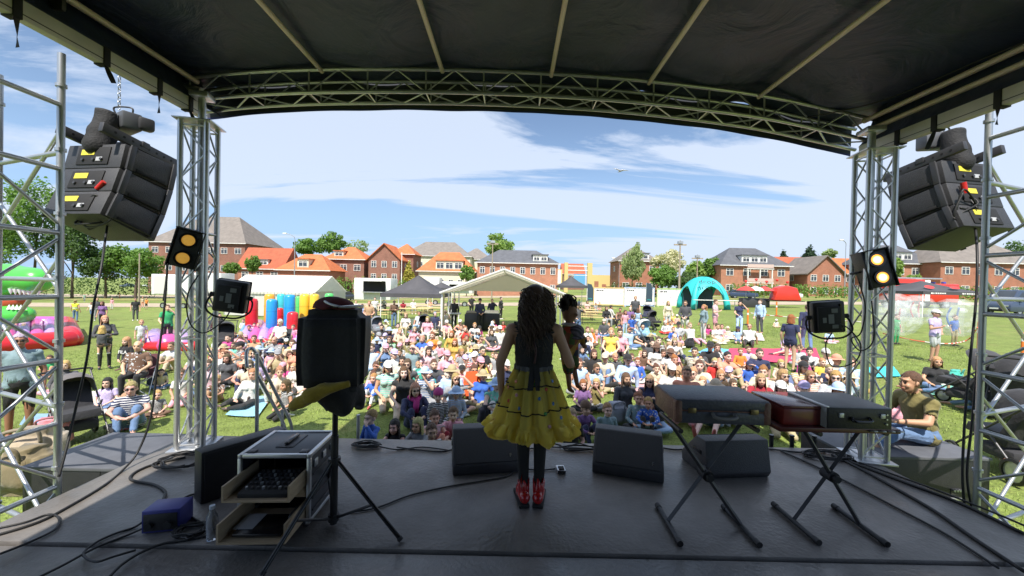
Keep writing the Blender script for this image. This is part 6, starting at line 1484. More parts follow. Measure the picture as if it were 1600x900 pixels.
# teal arch tent
ta = thing('arch_tent', 'turquoise inflatable arch tent with dark panels and logo', 'tent', V((ony(1116, 480, 36).x, 36, gz(20, 36)))); M_teal = mat('teal_canvas', (.03, .46, .47), .5); M_dkp = mat('dark_panel', (.035, .06, .09), .6); w = 2.25; H = 3.0
def dome_pt(u, v): return V((w * math.sin(u) * math.cos(v * .0) * 1.0, 0, 0))
def arch_leg(a0, nm):
    pts = [(math.cos(a0) * w * math.cos(t_), w + math.sin(a0) * w * math.cos(t_), H * math.sin(t_)) for t_ in np.linspace(0, math.pi / 2, 10)]
    bm = bmesh.new(); tube_bm(bm, pts, [.30 - .012 * i for i in range(10)], 10); new_obj(nm, mesh_from(bm), ta, M_teal)
for a0 in (R(225), R(315), R(45), R(135)): arch_leg(a0, 'air_leg')
vs_, fs, f2 = [], [], []; nu, nv = 32, 10
for j in range(nv):
    t_ = R(6) + (R(90) - R(6)) * j / (nv - 1)
    for i in range(nu):
        a = 2 * math.pi * i / nu; k = 1 / max(abs(math.cos((a % (math.pi / 2)) - math.pi / 4)), .75); dip = .0 if j else .35 * abs(math.cos(2 * a)) * -1
        tt = t_ + (1 - j / (nv - 1)) * R(40) * abs(math.cos(2 * a)) ** .7; vs_.append((math.cos(a) * w * math.cos(tt), w + math.sin(a) * w * math.cos(tt), H * math.sin(tt) + .06))
for j in range(nv - 1):
    for i in range(nu): (f2 if 27 <= i <= 28 or 8 <= i <= 12 else fs).append((j * nu + i, j * nu + (i + 1) % nu, (j + 1) * nu + (i + 1) % nu, (j + 1) * nu + i))
new_obj('canopy', pydata(vs_, fs, True), ta, M_teal); new_obj('dark_stripe', pydata(vs_, f2, True), ta, M_dkp)
bx('back_panel', (-1.5, 3.2, 0), (1.5, 3.25, 2.0), M_dkp, ta); text('logo', 'drop', .62, M_dkp, ta, (-.55, .38, 2.62), (R(48), 0, R(-6)), .01, 1.3)
bx('counter', (-2.0, -.5, .9), (2.0, .1, .95), M_white, ta); 
for q in (-1.8, 1.8): bar('counter_leg', (q, -.2, 0), (q, -.2, .9), .03, M_galv, ta)
ts = bx('hung_shirt', (-.75, 3.0, 1.35), (-.25, 3.06, 2.0), M_white, ta, .02)
# banners
M_scr = mat('scribble_print', (.8, .8, .8), .6); _t = M_scr.node_tree; _tc = _t.nodes.new('ShaderNodeTexCoord'); _n = N(_t, 'ShaderNodeTexNoise', Scale=3.2, Detail=3.0, Distortion=1.5); _t.links.new(_tc.outputs['Object'], _n.inputs['Vector']); _r = _t.nodes.new('ShaderNodeValToRGB'); _r.color_ramp.interpolation = 'CONSTANT'
for i, (p_, c_) in enumerate(((0, (.78, .77, .76)), (.58, (.55, .25, .45)), (.61, (.78, .77, .76)), (.65, (.2, .45, .55)), (.68, (.78, .77, .76)))):
    e = _r.color_ramp.elements[i] if i < 2 else _r.color_ramp.elements.new(p_)
    e.position = p_; e.color = (*c_, 1)
_t.links.new(_n.outputs[0], _r.inputs[0]); _t.links.new(_r.outputs[0], _t.nodes['Principled BSDF'].inputs['Base Color'])
for k, (x0, x1, y0, y1, fc_, lab) in enumerate(((928, 974, 450, 475, (.72, .50, .22), 'white drawing board with orange frame and coloured scribbles'), (976, 1021, 450, 476, (.45, .55, .75), 'white drawing board with blue frame beside the feather flag'), (1027, 1076, 452, 477, (.50, .66, .30), 'white drawing board with green frame left of arch tent'))):
    a, b_, c = ony(x0, y1, 42), ony(x1, y1, 42), ony(x0, y0, 42); t_ = thing('banner_board', lab, 'banner', ((a.x + b_.x) / 2, 42, gz(a.x, 42)), 0, 'drawing boards along the field'); w = (b_.x - a.x) / 2; z0 = a.z - t_.location.z; z1 = c.z - t_.location.z
    bx('sheet', (-w, -.02, z0), (w, .02, z1), M_scr, t_); print_marks(t_, M_dgrey, -w * .6, -.023, z1 - .25, .8, .16, 4, k)
    for (q0, r0, q1, r1) in ((-w - .08, z0 - .1, w + .08, z0), (-w - .08, z1, w + .08, z1 + .1), (-w - .08, z0, -w, z1), (w, z0, w + .08, z1)): bx('frame', (q0, -.05, r0), (q1, .05, r1), M_obj, t_, color=fc_)
    for s in (-1, 1): bx('leg', (s * w - .04, -.3, 0), (s * w + .04, .3, z0 - .1), M_obj, t_, color=fc_)
for k, (x, y0, y1, Y) in enumerate(((922, 443, 470, 40), (1014, 442, 472, 39))):
    a, c = ony(x, y1, Y), ony(x, y0, Y); t_ = thing('feather_flag', ('dark feather flag left of the orange framed board', 'dark feather flag in front of the blue framed board')[k], 'flag', (a.x, Y, gz(a.x, Y)), 0, 'feather flags'); h0 = a.z - t_.location.z; h1 = c.z - t_.location.z
    prism('sail', [(-.32, h0), (.34, h0), (.32, h1 - .5), (.12, h1 - .08), (-.28, h1)], 'y', -.012, .012, M_dkp, t_); bar('pole', (-.34, 0, 0), (-.3, 0, h1), .025, M_alu, t_); text('emblem', 'drop', .2, M_teal, t_, (0, -.016, h0 + .25), (R(90), 0, 0), .001)
# food trailer, storage trailer, containers
def trailer(label, x0, x1, y0, y1, Y, hatch):
    a, b_, c = ony(x0, y1, Y), ony(x1, y1, Y), ony(x0, y0, Y); t_ = thing('trailer', label, 'trailer', ((a.x + b_.x) / 2, Y, gz(a.x, Y))); w = (b_.x - a.x) / 2; zt = c.z - t_.location.z; z0 = max(.45, a.z - t_.location.z)
    bx('body', (-w, 0, z0), (w, 2.2, zt), M_white, t_, .05)
    for s in (-.5, .5): wheel(t_, s * w, .25, .32, .2)
    if hatch: bx('hatch_opening', (-w * .5, -.03, z0 + (zt - z0) * .38), (w * .72, -.004, zt - .3), M_blackm, t_); bx('serving_shelf', (-w * .5, -.45, z0 + (zt - z0) * .34), (w * .72, -.03, z0 + (zt - z0) * .38), M_alu, t_); bx('raised_hatch', (-w * .5, -1.0, zt - .28), (w * .72, -.03, zt - .22), M_white, t_)
    else: bx('door', (-w * .85, -.04, z0 + .1), (-w * .2, -.004, zt - .2), mat('offwhite_door', (.6, .58, .54), .6), t_)
    return t_
trailer('white food trailer with dark serving hatch left of dark tent', 553, 610, 434, 468, 36, True); trailer('white storage trailer behind the left tower', 236, 300, 428, 460, 42, False); trailer('tall white container trailer right of the left tower base', 302, 345, 426, 458, 44, False)
trailer('white van trailer behind the dark pop-up tent', 662, 686, 433, 452, 48, False); trailer('low white trailer left of the stage tent', 690, 738, 440, 458, 44, True)
# red stall and its things
rs = thing('red_stall', 'red and white striped parasol stall right of the arch tent', 'stall', V((ony(1200, 470, 40).x, 40, gz(26, 40)))); 
bx('counter', (-2.6, 0, .0), (.2, .8, .95), M_dgrey, rs, .02); bx('table', (-.2, -.6, .7), (3.4, .3, .76), M_blackm, rs)
for k, (x, c_) in enumerate(((-2.2, (.7, .06, .05)), (-1.2, (.75, .7, .68)), (-.3, (.7, .06, .05)))): lathe('parasol', [(.0, .5), (.6, .25), (.95, 0)], M_obj, rs, 8, (x, .2, 1.75), color=c_); bar('parasol_pole', (x, .2, 0), (x, .2, 2.2), .025, M_galv, rs)
prism('red_hood', [(.3, .78), (3.2, .78), (2.7, 2.1), (1.6, 2.35), (.7, 2.1)], 'y', -.5, .5, M_fr, rs, .12)
for k in range(5): lathe('balloon', [(0, -.16), (.1, -.1), (.15, 0), (.12, .1), (0, .15)], M_fr, rs, 10, (-2 + k * 1.1, .6, 2.7 + .2 * (k % 2)))
# ================================================================ inflatables
def infl(name, parent, pts, rads, m, n=18, color=None):
    bm = bmesh.new(); tube_bm(bm, pts, rads, n); return new_obj(name, mesh_from(bm), parent, m, color)
M_vin = mat('inflatable_vinyl', objcol=True, rough=.3, coat=.3, var=.08, scale=3)
cols = dict(red=(.65, .02, .03), orange=(.80, .36, .03), blue=(.02, .30, .68), yellow=(.82, .50, .04), green=(.10, .55, .14), teal=(.05, .5, .55))
for i, (x, y0, y1, c, Y, wd, lab) in enumerate(((393, 466, 506, 'red', 20.5, 17, 'red inflatable column right of the floodlight, leftmost of the group'), (421, 459, 500, 'orange', 22, 15, 'orange inflatable column behind the front blue column'), (424, 467, 517, 'blue', 19.5, 15, 'bright blue inflatable column standing foremost in the group'), (439, 459, 500, 'teal', 22.5, 12, 'teal inflatable column between the two blue columns'), (437, 481, 508, 'red', 20.6, 10, 'short red inflatable column between the blue columns'), (452, 460, 512, 'blue', 20.2, 16, 'second bright blue inflatable column with purple side'), (457, 487, 520, 'red', 18.6, 16, 'short red inflatable column left of the draped speaker'), (466, 463, 500, 'green', 22.5, 9, 'narrow green inflatable column beside the orange pair'), (476, 459, 505, 'yellow', 21.4, 15, 'amber inflatable column, left of the orange pair'), (491, 459, 502, 'yellow', 21.2, 14, 'amber inflatable column, right of the orange pair'), (514, 458, 492, 'green', 24, 13, 'bright green inflatable column behind the draped speaker'))):
    p = ony(x, y1, Y); zt = ony(x, y0, Y).z; zb = gz(p.x, Y); r = wd / 2 / FPX * Y; H = zt - zb; t_ = thing('inflatable_column', lab, 'inflatable', (p.x, Y, zb), 0, 'inflatable obstacle columns')
    infl('column', t_, [(0, 0, .02), (0, 0, .05), (0, 0, H * .5), (0, 0, H - r * .55), (0, 0, H - r * .18), (0, 0, H - r * .04), (0, 0, H)], [r * .9, r, r * 1.02, r, r * .85, r * .5, .02], M_vin, 18, cols[c])
    for f in (.33, .66): lathe('seam_band', [(r * 1.012, -.03), (r * 1.03, 0), (r * 1.012, .03)], M_vin, t_, 18, (0, 0, H * f), color=tuple(v * .85 for v in cols[c]), ring=True)
def mat_infl(label, quadpx, h, c, stripes=None):
    P_ = [ong(*q) for q in quadpx]; o = sum(P_, V()) / 4; t_ = thing('inflatable_mat', label, 'inflatable', o); t_.location.z = gz(o.x, o.y); L = [p - V(t_.location) for p in P_]
    for i in range(4):
        a, b_ = L[i].copy(), L[(i + 1) % 4].copy(); a.z = b_.z = h * .5; d = (b_ - a).normalized() * h * .3
        infl('side_tube', t_, [a - d, a, a.lerp(b_, .33), a.lerp(b_, .66), b_, b_ + d], [h * .2, h * .48, h * .5, h * .5, h * .48, h * .2], M_vin, 14, cols[c[i % len(c)]] if isinstance(c[i % len(c)], str) else c[i % len(c)])
    k = stripes or 4
    for i in range(k):
        a, b_, c_, d = (L[0].lerp(L[1], i / k), L[0].lerp(L[1], (i + 1) / k), L[3].lerp(L[2], (i + 1) / k), L[3].lerp(L[2], i / k))
        q = [V((v.x, v.y, h * .62)) for v in (a, b_, c_, d)]; infl('ridge', t_, [(q[0] + q[1]) / 2, ((q[0] + q[1]) / 2).lerp((q[2] + q[3]) / 2, .5), (q[2] + q[3]) / 2], (q[0] - q[1]).length * .52, M_vin, 10, (.62, .10, .32) if i % 2 else (.42, .28, .60))
    return t_
mat_infl('pink and blue inflatable obstacle base under the columns', ((372, 540), (478, 540), (470, 512), (388, 512)), .35, ['red', 'blue', (.5, .1, .4), 'blue'], 7)
mat_infl('red and purple inflatable play base below the dinosaur head', ((-30, 556), (112, 540), (104, 516), (-10, 520)), .75, ['red', 'red', (.5, .1, .4), 'blue'], 6)
mat_infl('small red inflatable cushion beside the person in green', ((224, 548), (300, 548), (296, 534), (232, 534)), .38, ['red'], 3)
# dinosaur head
dn = thing('inflatable_dinosaur', 'green inflatable dinosaur head with open toothed mouth at left edge', 'inflatable', ony(-8, 520, 17)); dn.location.z = gz(-22, 17)
GR = (.08, .50, .07)
z = lambda py, px=20: ony(px, py, 17).z - dn.location.z
def dx(px): return ony(px, 450, 17).x - dn.location.x
infl('upper_head', dn, catmull([(dx(-40), .3, z(455)), (dx(0), 0, z(440)), (dx(35), -.1, z(436)), (dx(62), -.2, z(437)), (dx(84), -.25, z(441))], 4), [.5, .6, .68, .72, .74, .74, .72, .66, .6, .56, .54, .54, .54, .52, .46, .34, .12], M_vin, 18, GR)
infl('lower_jaw', dn, catmull([(dx(-40), .2, z(495)), (dx(0), 0, z(492)), (dx(30), -.1, z(491)), (dx(56), -.1, z(490))], 4), [.42, .46, .48, .48, .47, .45, .43, .42, .4, .38, .34, .26, .1], M_vin, 18, GR)
infl('neck', dn, [(dx(-45), .3, 0), (dx(-42), .3, z(490)), (dx(-38), .3, z(450))], [.8, .75, .5], M_vin, 16, GR)
infl('mouth_lining', dn, [(dx(-20), .15, z(470)), (dx(10), .1, z(472)), (dx(34), .05, z(468))], [.5, .46, .3], M_vin, 14, (.55, .08, .04))
for k in range(7): lathe('tooth', [(.085, 0), (.06, -.12), (0, -.27)], M_white, dn, 8, (dx(40 + k * 6), -.5 + .02 * k, z(450 + k * .5)))
for k in range(5): lathe('lower_tooth', [(.08, 0), (.05, .1), (0, .22)], M_white, dn, 8, (dx(34 + k * 6), -.42, z(482)))
ey = lathe('eye', [(0, -.02), (.17, 0), (.18, .05), (.1, .12), (0, .14)], M_vin, dn, 14, (dx(24), -.62, z(424)), (R(75), 0, 0), color=(.45, .18, .05))

# ================================================================ bubble balls
M_bub = mat('clear_vinyl', (.86, .90, .92), .10, 0, 0, 1, alpha=.13); M_bub2 = mat('clear_vinyl_cell', (.90, .93, .95), .08, 0, 0, 1, alpha=.10)
for k, (x, y, r, Y, lab, pal) in enumerate(((1401, 497, 29, 15.5, 'transparent bubble ball with a child in green trousers, nearest left', 'green'), (1492, 496, 31, 15.0, 'transparent bubble ball with a child in blue, right of white cap', 'blue'), (1397, 481, 24, 20, 'transparent pinkish bubble ball behind the nearest left one', None), (1432, 484, 24, 19, 'transparent bubble ball in the middle behind the white capped person', None))):
    p = ony(x, y, Y); rr = r / FPX * Y; zb = gz(p.x, Y); t_ = thing('bubble_ball', lab, 'bubble ball', (p.x, Y, zb + rr * .95 if zb + rr * .95 > p.z else p.z), 0, 'bubble balls on the grass')
    lathe('shell', [(rr * .32, -rr * .93), (rr * .7, -rr * .72), (rr * .97, -rr * .3), (rr * 1.0, 0), (rr * .97, rr * .3), (rr * .7, rr * .72), (rr * .32, rr * .93)], M_bub, t_, 28, ring=True); g = random.Random(k)
    for i in range(30):
        a = i * 2.4; zf = 1 - 2 * (i + .5) / 30; q = math.sqrt(1 - zf * zf) * rr * .90; lathe('air_cell', [(0, .03), (rr * .11, .02), (rr * .15, -.02), (0, -.06)], M_bub2, t_, 8, (q * math.cos(a), q * math.sin(a), zf * rr * .82), color=None).rotation_euler = (0, math.acos(max(-1, min(1, zf))), a)
    for s in (-1, 1): tube('strap', [(s * rr * .2, 0, rr * .5), (s * rr * .25, .1, 0), (s * rr * .2, 0, -rr * .5)], .03, M_obj, t_, color=(.1, .2, .5) if pal == 'blue' else (.5, .1, .12))
# tape, cones
M_tape = mat('barrier_tape', (.8, .8, .78), .5); _t = M_tape.node_tree; _w = N(_t, 'ShaderNodeTexWave', Scale=1.3); _tc = _t.nodes.new('ShaderNodeTexCoord'); _t.links.new(_tc.outputs['Object'], _w.inputs['Vector']); _r = _t.nodes.new('ShaderNodeValToRGB'); _r.color_ramp.interpolation = 'CONSTANT'; _r.color_ramp.elements[0].color = (.75, .72, .66, 1); _r.color_ramp.elements[1].position = .5; _r.color_ramp.elements[1].color = (.72, .14, .08, 1); _t.links.new(_w.outputs[0], _r.inputs[0]); _t.links.new(_r.outputs[0], _t.nodes['Principled BSDF'].inputs['Base Color'])
tp = tube('barrier_tape', [ong(1380, 521, .35), ong(1430, 532, .25), ong(1480, 537, .22), ong(1512, 531, .3), ong(1527, 512, .9)], .022, M_tape, None, 6); tag(tp, 'red and white barrier tape sagging in front of bubble balls', 'tape')
tp = tube('barrier_tape', [ong(1172, 489, .6), ong(1205, 493, .5), ong(1240, 496, .5), ong(1300, 500, .5), ong(1345, 503, .6)], .025, M_tape, None, 6); tag(tp, 'red and white barrier tape right of person in light blue shirt', 'tape')
for k, (x, y, h, lab) in enumerate(((1529, 548, 1.05, 'orange marker post holding tape right of the bubble balls'), (1168, 508, 1.0, 'orange and white marker post beside person in navy tee'), (1213, 494, 1.1, 'orange marker post in front of the red stall'), (187, 466, 1.0, 'orange marker post near the gravel path at left'), (1598, 556, .8, 'orange marker post at the right picture edge'))):
    p = ong(x, y); t_ = thing('marker_post', lab, 'marker post', p, 0, 'orange marker posts'); mo = mat('orange_plastic', (.80, .20, .03), .5)
    bar('post', (0, 0, .05), (0, 0, h), .05, mo, t_, 12); lathe('foot', [(0, .08), (.1, .07), (.24, .03), (.25, 0), (0, 0)], M_blackm, t_, 14); bar('white_band', (0, 0, h * .62), (0, 0, h * .74), .052, M_white, t_, 12)
# ================================================================ benches, chairs, strollers, bags, blankets
M_bw = mat('bench_pine', (.62, .46, .22), .6, 0, .12, 4, stretch=(1, 8, 8))
def bench_set(label, px, py, rz=0, L=2.2):
    p = ong(px, py); t_ = thing('beer_table_set', label, 'table', p, rz, 'pine beer table sets')
    box('table_top', (L, .6, .04), (0, 0, .75), M_bw, t_, .005)
    for s in (-1, 1):
        box('bench_seat', (L, .26, .035), (0, s * .62, .47), M_bw, t_, .005)
        for q in (-.8, .8): bar('table_leg', (q, s * .25, 0), (q, s * .25, .73), .02, M_dgrey, t_, 6); bar('bench_leg', (q, s * .62, 0), (q, s * .62, .45), .02, M_dgrey, t_, 6)
    return t_
for k, (x, y, lab) in enumerate(((566, 492, 'pine table and benches behind the draped speaker'), (590, 500, 'pine table and benches behind person in tan shirt'), (648, 498, 'pine table and benches under the dark pop-up tent, left one'), (676, 496, 'pine table and benches under the dark pop-up tent, right one'), (660, 489, 'pine table and benches at the back of the dark tent'), (906, 500, 'pine table and benches right of stage tent, nearer left'), (930, 506, 'pine table and benches beside the person taking a photo'), (940, 489, 'pine table and benches below the orange framed board'), (846, 494, 'pine table and benches inside the right of the stage tent'))): bench_set(lab, x, y, R(random.uniform(-12, 12)))
def camp_chair(label, p, rz, col):
    t_ = thing('camp_chair', label, 'chair', p, rz, 'folding camp chairs'); quad('seat', [(-.25, -.22, .42), (.25, -.22, .42), (.24, .2, .38), (-.24, .2, .38)], M_objm, t_, .012, col); quad('backrest', [(-.25, .2, .38), (.25, .2, .38), (.27, .34, .88), (-.27, .34, .88)], M_objm, t_, .012, col)
    for s in (-1, 1):
        bar('leg', (s * .28, -.25, 0), (s * -.24, -.22, .42), .011, M_galv, t_, 6); bar('leg', (s * .28, .3, 0), (s * -.24, .2, .38), .011, M_galv, t_, 6); bar('side_brace', (s * .28, -.25, 0), (s * .26, .24, .6), .010, M_galv, t_, 6); bar('back_post', (s * .26, .2, .36), (s * .28, .35, .9), .011, M_galv, t_, 6); box('armrest', (.05, .42, .015), (s * .30, .02, .62), M_objm, t_, .004, color=col)
    return t_
def stroller(label, px, py, rz, col, hood=None, s=1.0):
    p = ong(px, py); t_ = thing('stroller', label, 'stroller', p, rz, 'strollers among the crowd'); t_.scale = (s,) * 3; hood = hood or col
    for x in (-.27, .27):
        bar('frame_tube', (x, -.42, .17), (x, .52, 1.02), .013, M_dgrey, t_, 8); bar('frame_tube', (x, .34, .17), (x, -.1, .62), .013, M_dgrey, t_, 8)
        for y, r in ((-.42, .11), (.34, .15)): w_ = lathe('wheel', [(r * .78, -.025), (r, -.018), (r, .018), (r * .78, .025)], M_rubber, t_, 16, (x * 1.06, y, r), (0, R(90), 0), ring=True); lathe('hub', [(0, -.015), (r * .8, -.006), (r * .8, .006), (0, .015)], M_galv, w_, 10)
    tube('handle', [(-.27, .52, 1.02), (-.25, .56, 1.06), (.25, .56, 1.06), (.27, .52, 1.02)], .016, M_rubber, t_)
    prism('seat_tub', [(-.34, .42), (.16, .36), (.38, .86), (.30, .92), (.08, .52), (-.30, .54)], 'x', -.22, .22, M_objm, t_, .02, col)
    vs_, fs = [], []
    for j in range(7):
        a = R(15 + 105 * j / 6)
        for i in range(9): b_ = math.pi * i / 8; vs_.append((-math.cos(b_) * .24, .14 + .34 * math.cos(a) * math.sin(b_) * 1.0, .72 + .36 * math.sin(a) * math.sin(b_) ** .5))
    for j in range(6):
        for i in range(8): fs.append((j * 9 + i, j * 9 + i + 1, (j + 1) * 9 + i + 1, (j + 1) * 9 + i))
    new_obj('hood', pydata(vs_, fs, True), t_, M_objm, hood)
    box('basket', (.42, .46, .14), (0, .02, .27), M_objm, t_, .03, color=(.03, .03, .035)); return t_
K = (.022, .022, .026)
for a in (('black stroller beside the person pushing up left of crowd', 352, 552, 30, K, None, 1.1), ('black double stroller with bundle in the middle of the crowd', 662, 532, 0, K, None, 1.1), ('grey stroller behind the draped speaker', 590, 530, 40, (.18, .19, .22), None, 1.0), ('dark navy stroller with hood among the back rows', 1010, 506, -30, (.03, .035, .07), None, 1.1), ('black stroller with white parcel beside the navy stroller', 1022, 516, 20, K, (.04, .04, .05), 1.0), ('light blue stroller with dark hood right of yellow dress', 1010, 540, 15, (.22, .40, .55), (.55, .6, .62), 1.0), ('black stroller parked behind the left scaffold', 118, 690, 60, K, (.12, .11, .11), 1.0), ('large black stroller with grey piping left of the right scaffold', 1512, 640, 200, K, (.05, .05, .055), 1.15), ('black stroller with big wheel behind the right scaffold', 1580, 740, 170, K, None, 1.1), ('black pram hood in front of right scaffold rungs', 1585, 660, 120, K, None, 1.15), ('dark stroller by the drawing board at the back', 994, 500, 0, (.06, .06, .07), None, 1.0)):
    stroller(a[0], a[1], a[2], R(a[3]), a[4], a[5], a[6])
def bag(label, px, py, col, s=1.0, rz=0, name='bag', h=.42):
    p = ong(px, py); bm = bmesh.new(); bmesh.ops.create_cube(bm, size=1); bmesh.ops.bevel(bm, geom=bm.edges[:], offset=.18, segments=3, affect='EDGES'); bmesh.ops.subdivide_edges(bm, edges=bm.edges[:], cuts=2, use_grid_fill=True)
    for v in bm.verts: n_ = 1 + .16 * noise.noise(v.co * 4 + V((px, py, 0)) * .1); v.co = V((v.co.x * .34 * n_ * (1.1 - v.co.z * .25), v.co.y * .24 * n_, (v.co.z + .5) * h * (1 + .08 * noise.noise(v.co * 7))))
    t_ = thing(name, label, 'bag', p, R(rz)); t_.scale = (s,) * 3; new_obj('bag_body', mesh_from(bm), t_, M_objm, col); tube('strap', [(-.1, -.12, h * .8), (-.1, -.16, h * 1.05), (.08, -.15, h * 1.08), (.1, -.12, h * .8)], .014, M_objm, t_, color=tuple(c * .6 for c in col)); return t_
for a in (('pale grey backpack on the grass behind the right wedge', 962, 665, (.34, .36, .42), 1.0, 10), ('black backpack standing in front of zebra shirt', 1077, 544, (.02, .02, .025), .9, 0), ('navy rucksack lying beside the camp chair at left', 246, 606, (.03, .05, .09), 1.0, 40), ('turquoise bag on the grass among the left crowd', 655, 600, (.08, .5, .40), .9, 20), ('amber yellow bag left of the blue hoodie', 598, 584, (.75, .38, .03), .75, 0), ('dark rucksack left of the performer on the grass', 762, 664, (.03, .03, .045), .9, 30), ('brown canvas bag pile behind the left scaffold', 56, 745, (.40, .33, .24), 1.5, 20), ('pink bundle of clothes on the bags behind left scaffold', 80, 700, (.66, .25, .30), 1.1, 40), ('olive bag under the pile behind left scaffold', 40, 770, (.20, .16, .09), 1.3, 0), ('orange red cooler box behind the right scaffold', 1590, 750, (.6, .12, .04), .8, 10), ('teal bag beside the big stroller at right', 1492, 602, (.06, .42, .34), .9, 30), ('pale bag with red lining at the right edge', 1588, 730, (.55, .52, .46), 1.2, 20), ('blue bucket bag beside the standing navy dress', 1249, 566, (.05, .35, .62), .7, 0)): bag(*a)
def blanket(label, q, col, col2=None):
    P_ = [ong(*p) for p in q]; k = 10; vs_, fs = [], []
    for j in range(k + 1):
        for i in range(k + 1):
            p = P_[0].lerp(P_[1], i / k).lerp(P_[3].lerp(P_[2], i / k), j / k); vs_.append((p.x + .03 * noise.noise((i, j, 1)), p.y + .03 * noise.noise((i, j, 5)), gz(p.x, p.y) + .045 + .025 * noise.noise((p.x * 3, p.y * 3, 2))))
    for j in range(k):
        for i in range(k): fs.append((j * (k + 1) + i, j * (k + 1) + i + 1, (j + 1) * (k + 1) + i + 1, (j + 1) * (k + 1) + i))
    o = new_obj('blanket', pydata(vs_, fs, True), None, M_objm, col); tag(o, label, 'blanket'); return o
for a in (('large crimson play mat spread behind the crowd right of performer', ((1128, 566), (1285, 570), (1275, 546), (1140, 546)), (.55, .03, .10)), ('light blue border mat under the crimson play mat', ((1090, 552), (1132, 572), (1140, 548), (1110, 543)), (.12, .45, .72)), ('turquoise blanket on the grass right of the right tower', ((1370, 592), (1408, 590), (1396, 575), (1345, 576)), (.03, .50, .60)), ('light blue picnic blanket under the person in white blouse', ((352, 652), (402, 655), (425, 622), (380, 622)), (.25, .50, .62)), ('pale striped rug at left under the girl in overalls', ((92, 646), (165, 652), (180, 612), (110, 616)), (.55, .52, .48)), ('pink blanket behind the suitcase', ((985, 622), (1060, 624), (1062, 600), (1000, 600)), (.60, .34, .36)), ('white blanket with family in pink in the back rows', ((1120, 530), (1195, 534), (1190, 522), (1125, 520)), (.70, .66, .60)), ('dark blue blanket right of the crimson tee', ((1210, 610), (1270, 612), (1265, 590), (1215, 588)), (.10, .14, .28)), ('grey blanket right of the red shirted child', ((1100, 606), (1150, 608), (1146, 588), (1104, 588)), (.22, .25, .28)), ('blue striped towel behind the left scaffold', ((30, 668), (92, 664), (88, 648), (40, 652)), (.20, .35, .50)), ('cream blanket around the person in cream hoodie', ((930, 612), (972, 618), (968, 590), (935, 590)), (.68, .62, .48)), ('mint green rug beside big stroller', ((1440, 618), (1500, 622), (1500, 602), (1450, 600)), (.15, .42, .34))): blanket(*a)
# gull
bd_ = thing('bird', 'gull gliding in the sky above the performer', 'bird', ony(970, 267, 16), R(20))
for s in (-1, 1): infl('wing', bd_, [(0, 0, 0), (s * .18, .03, .06), (s * .38, -.02, .05)], [.03, .022, .004], mat('gull', (.45, .45, .47), .7), 6)
infl('trunk', bd_, [(0, -.2, -.01), (0, -.1, 0), (0, .05, 0), (0, .2, 0)], [.006, .035, .035, .01], mat('gull', (.45, .45, .47), .7), 8)
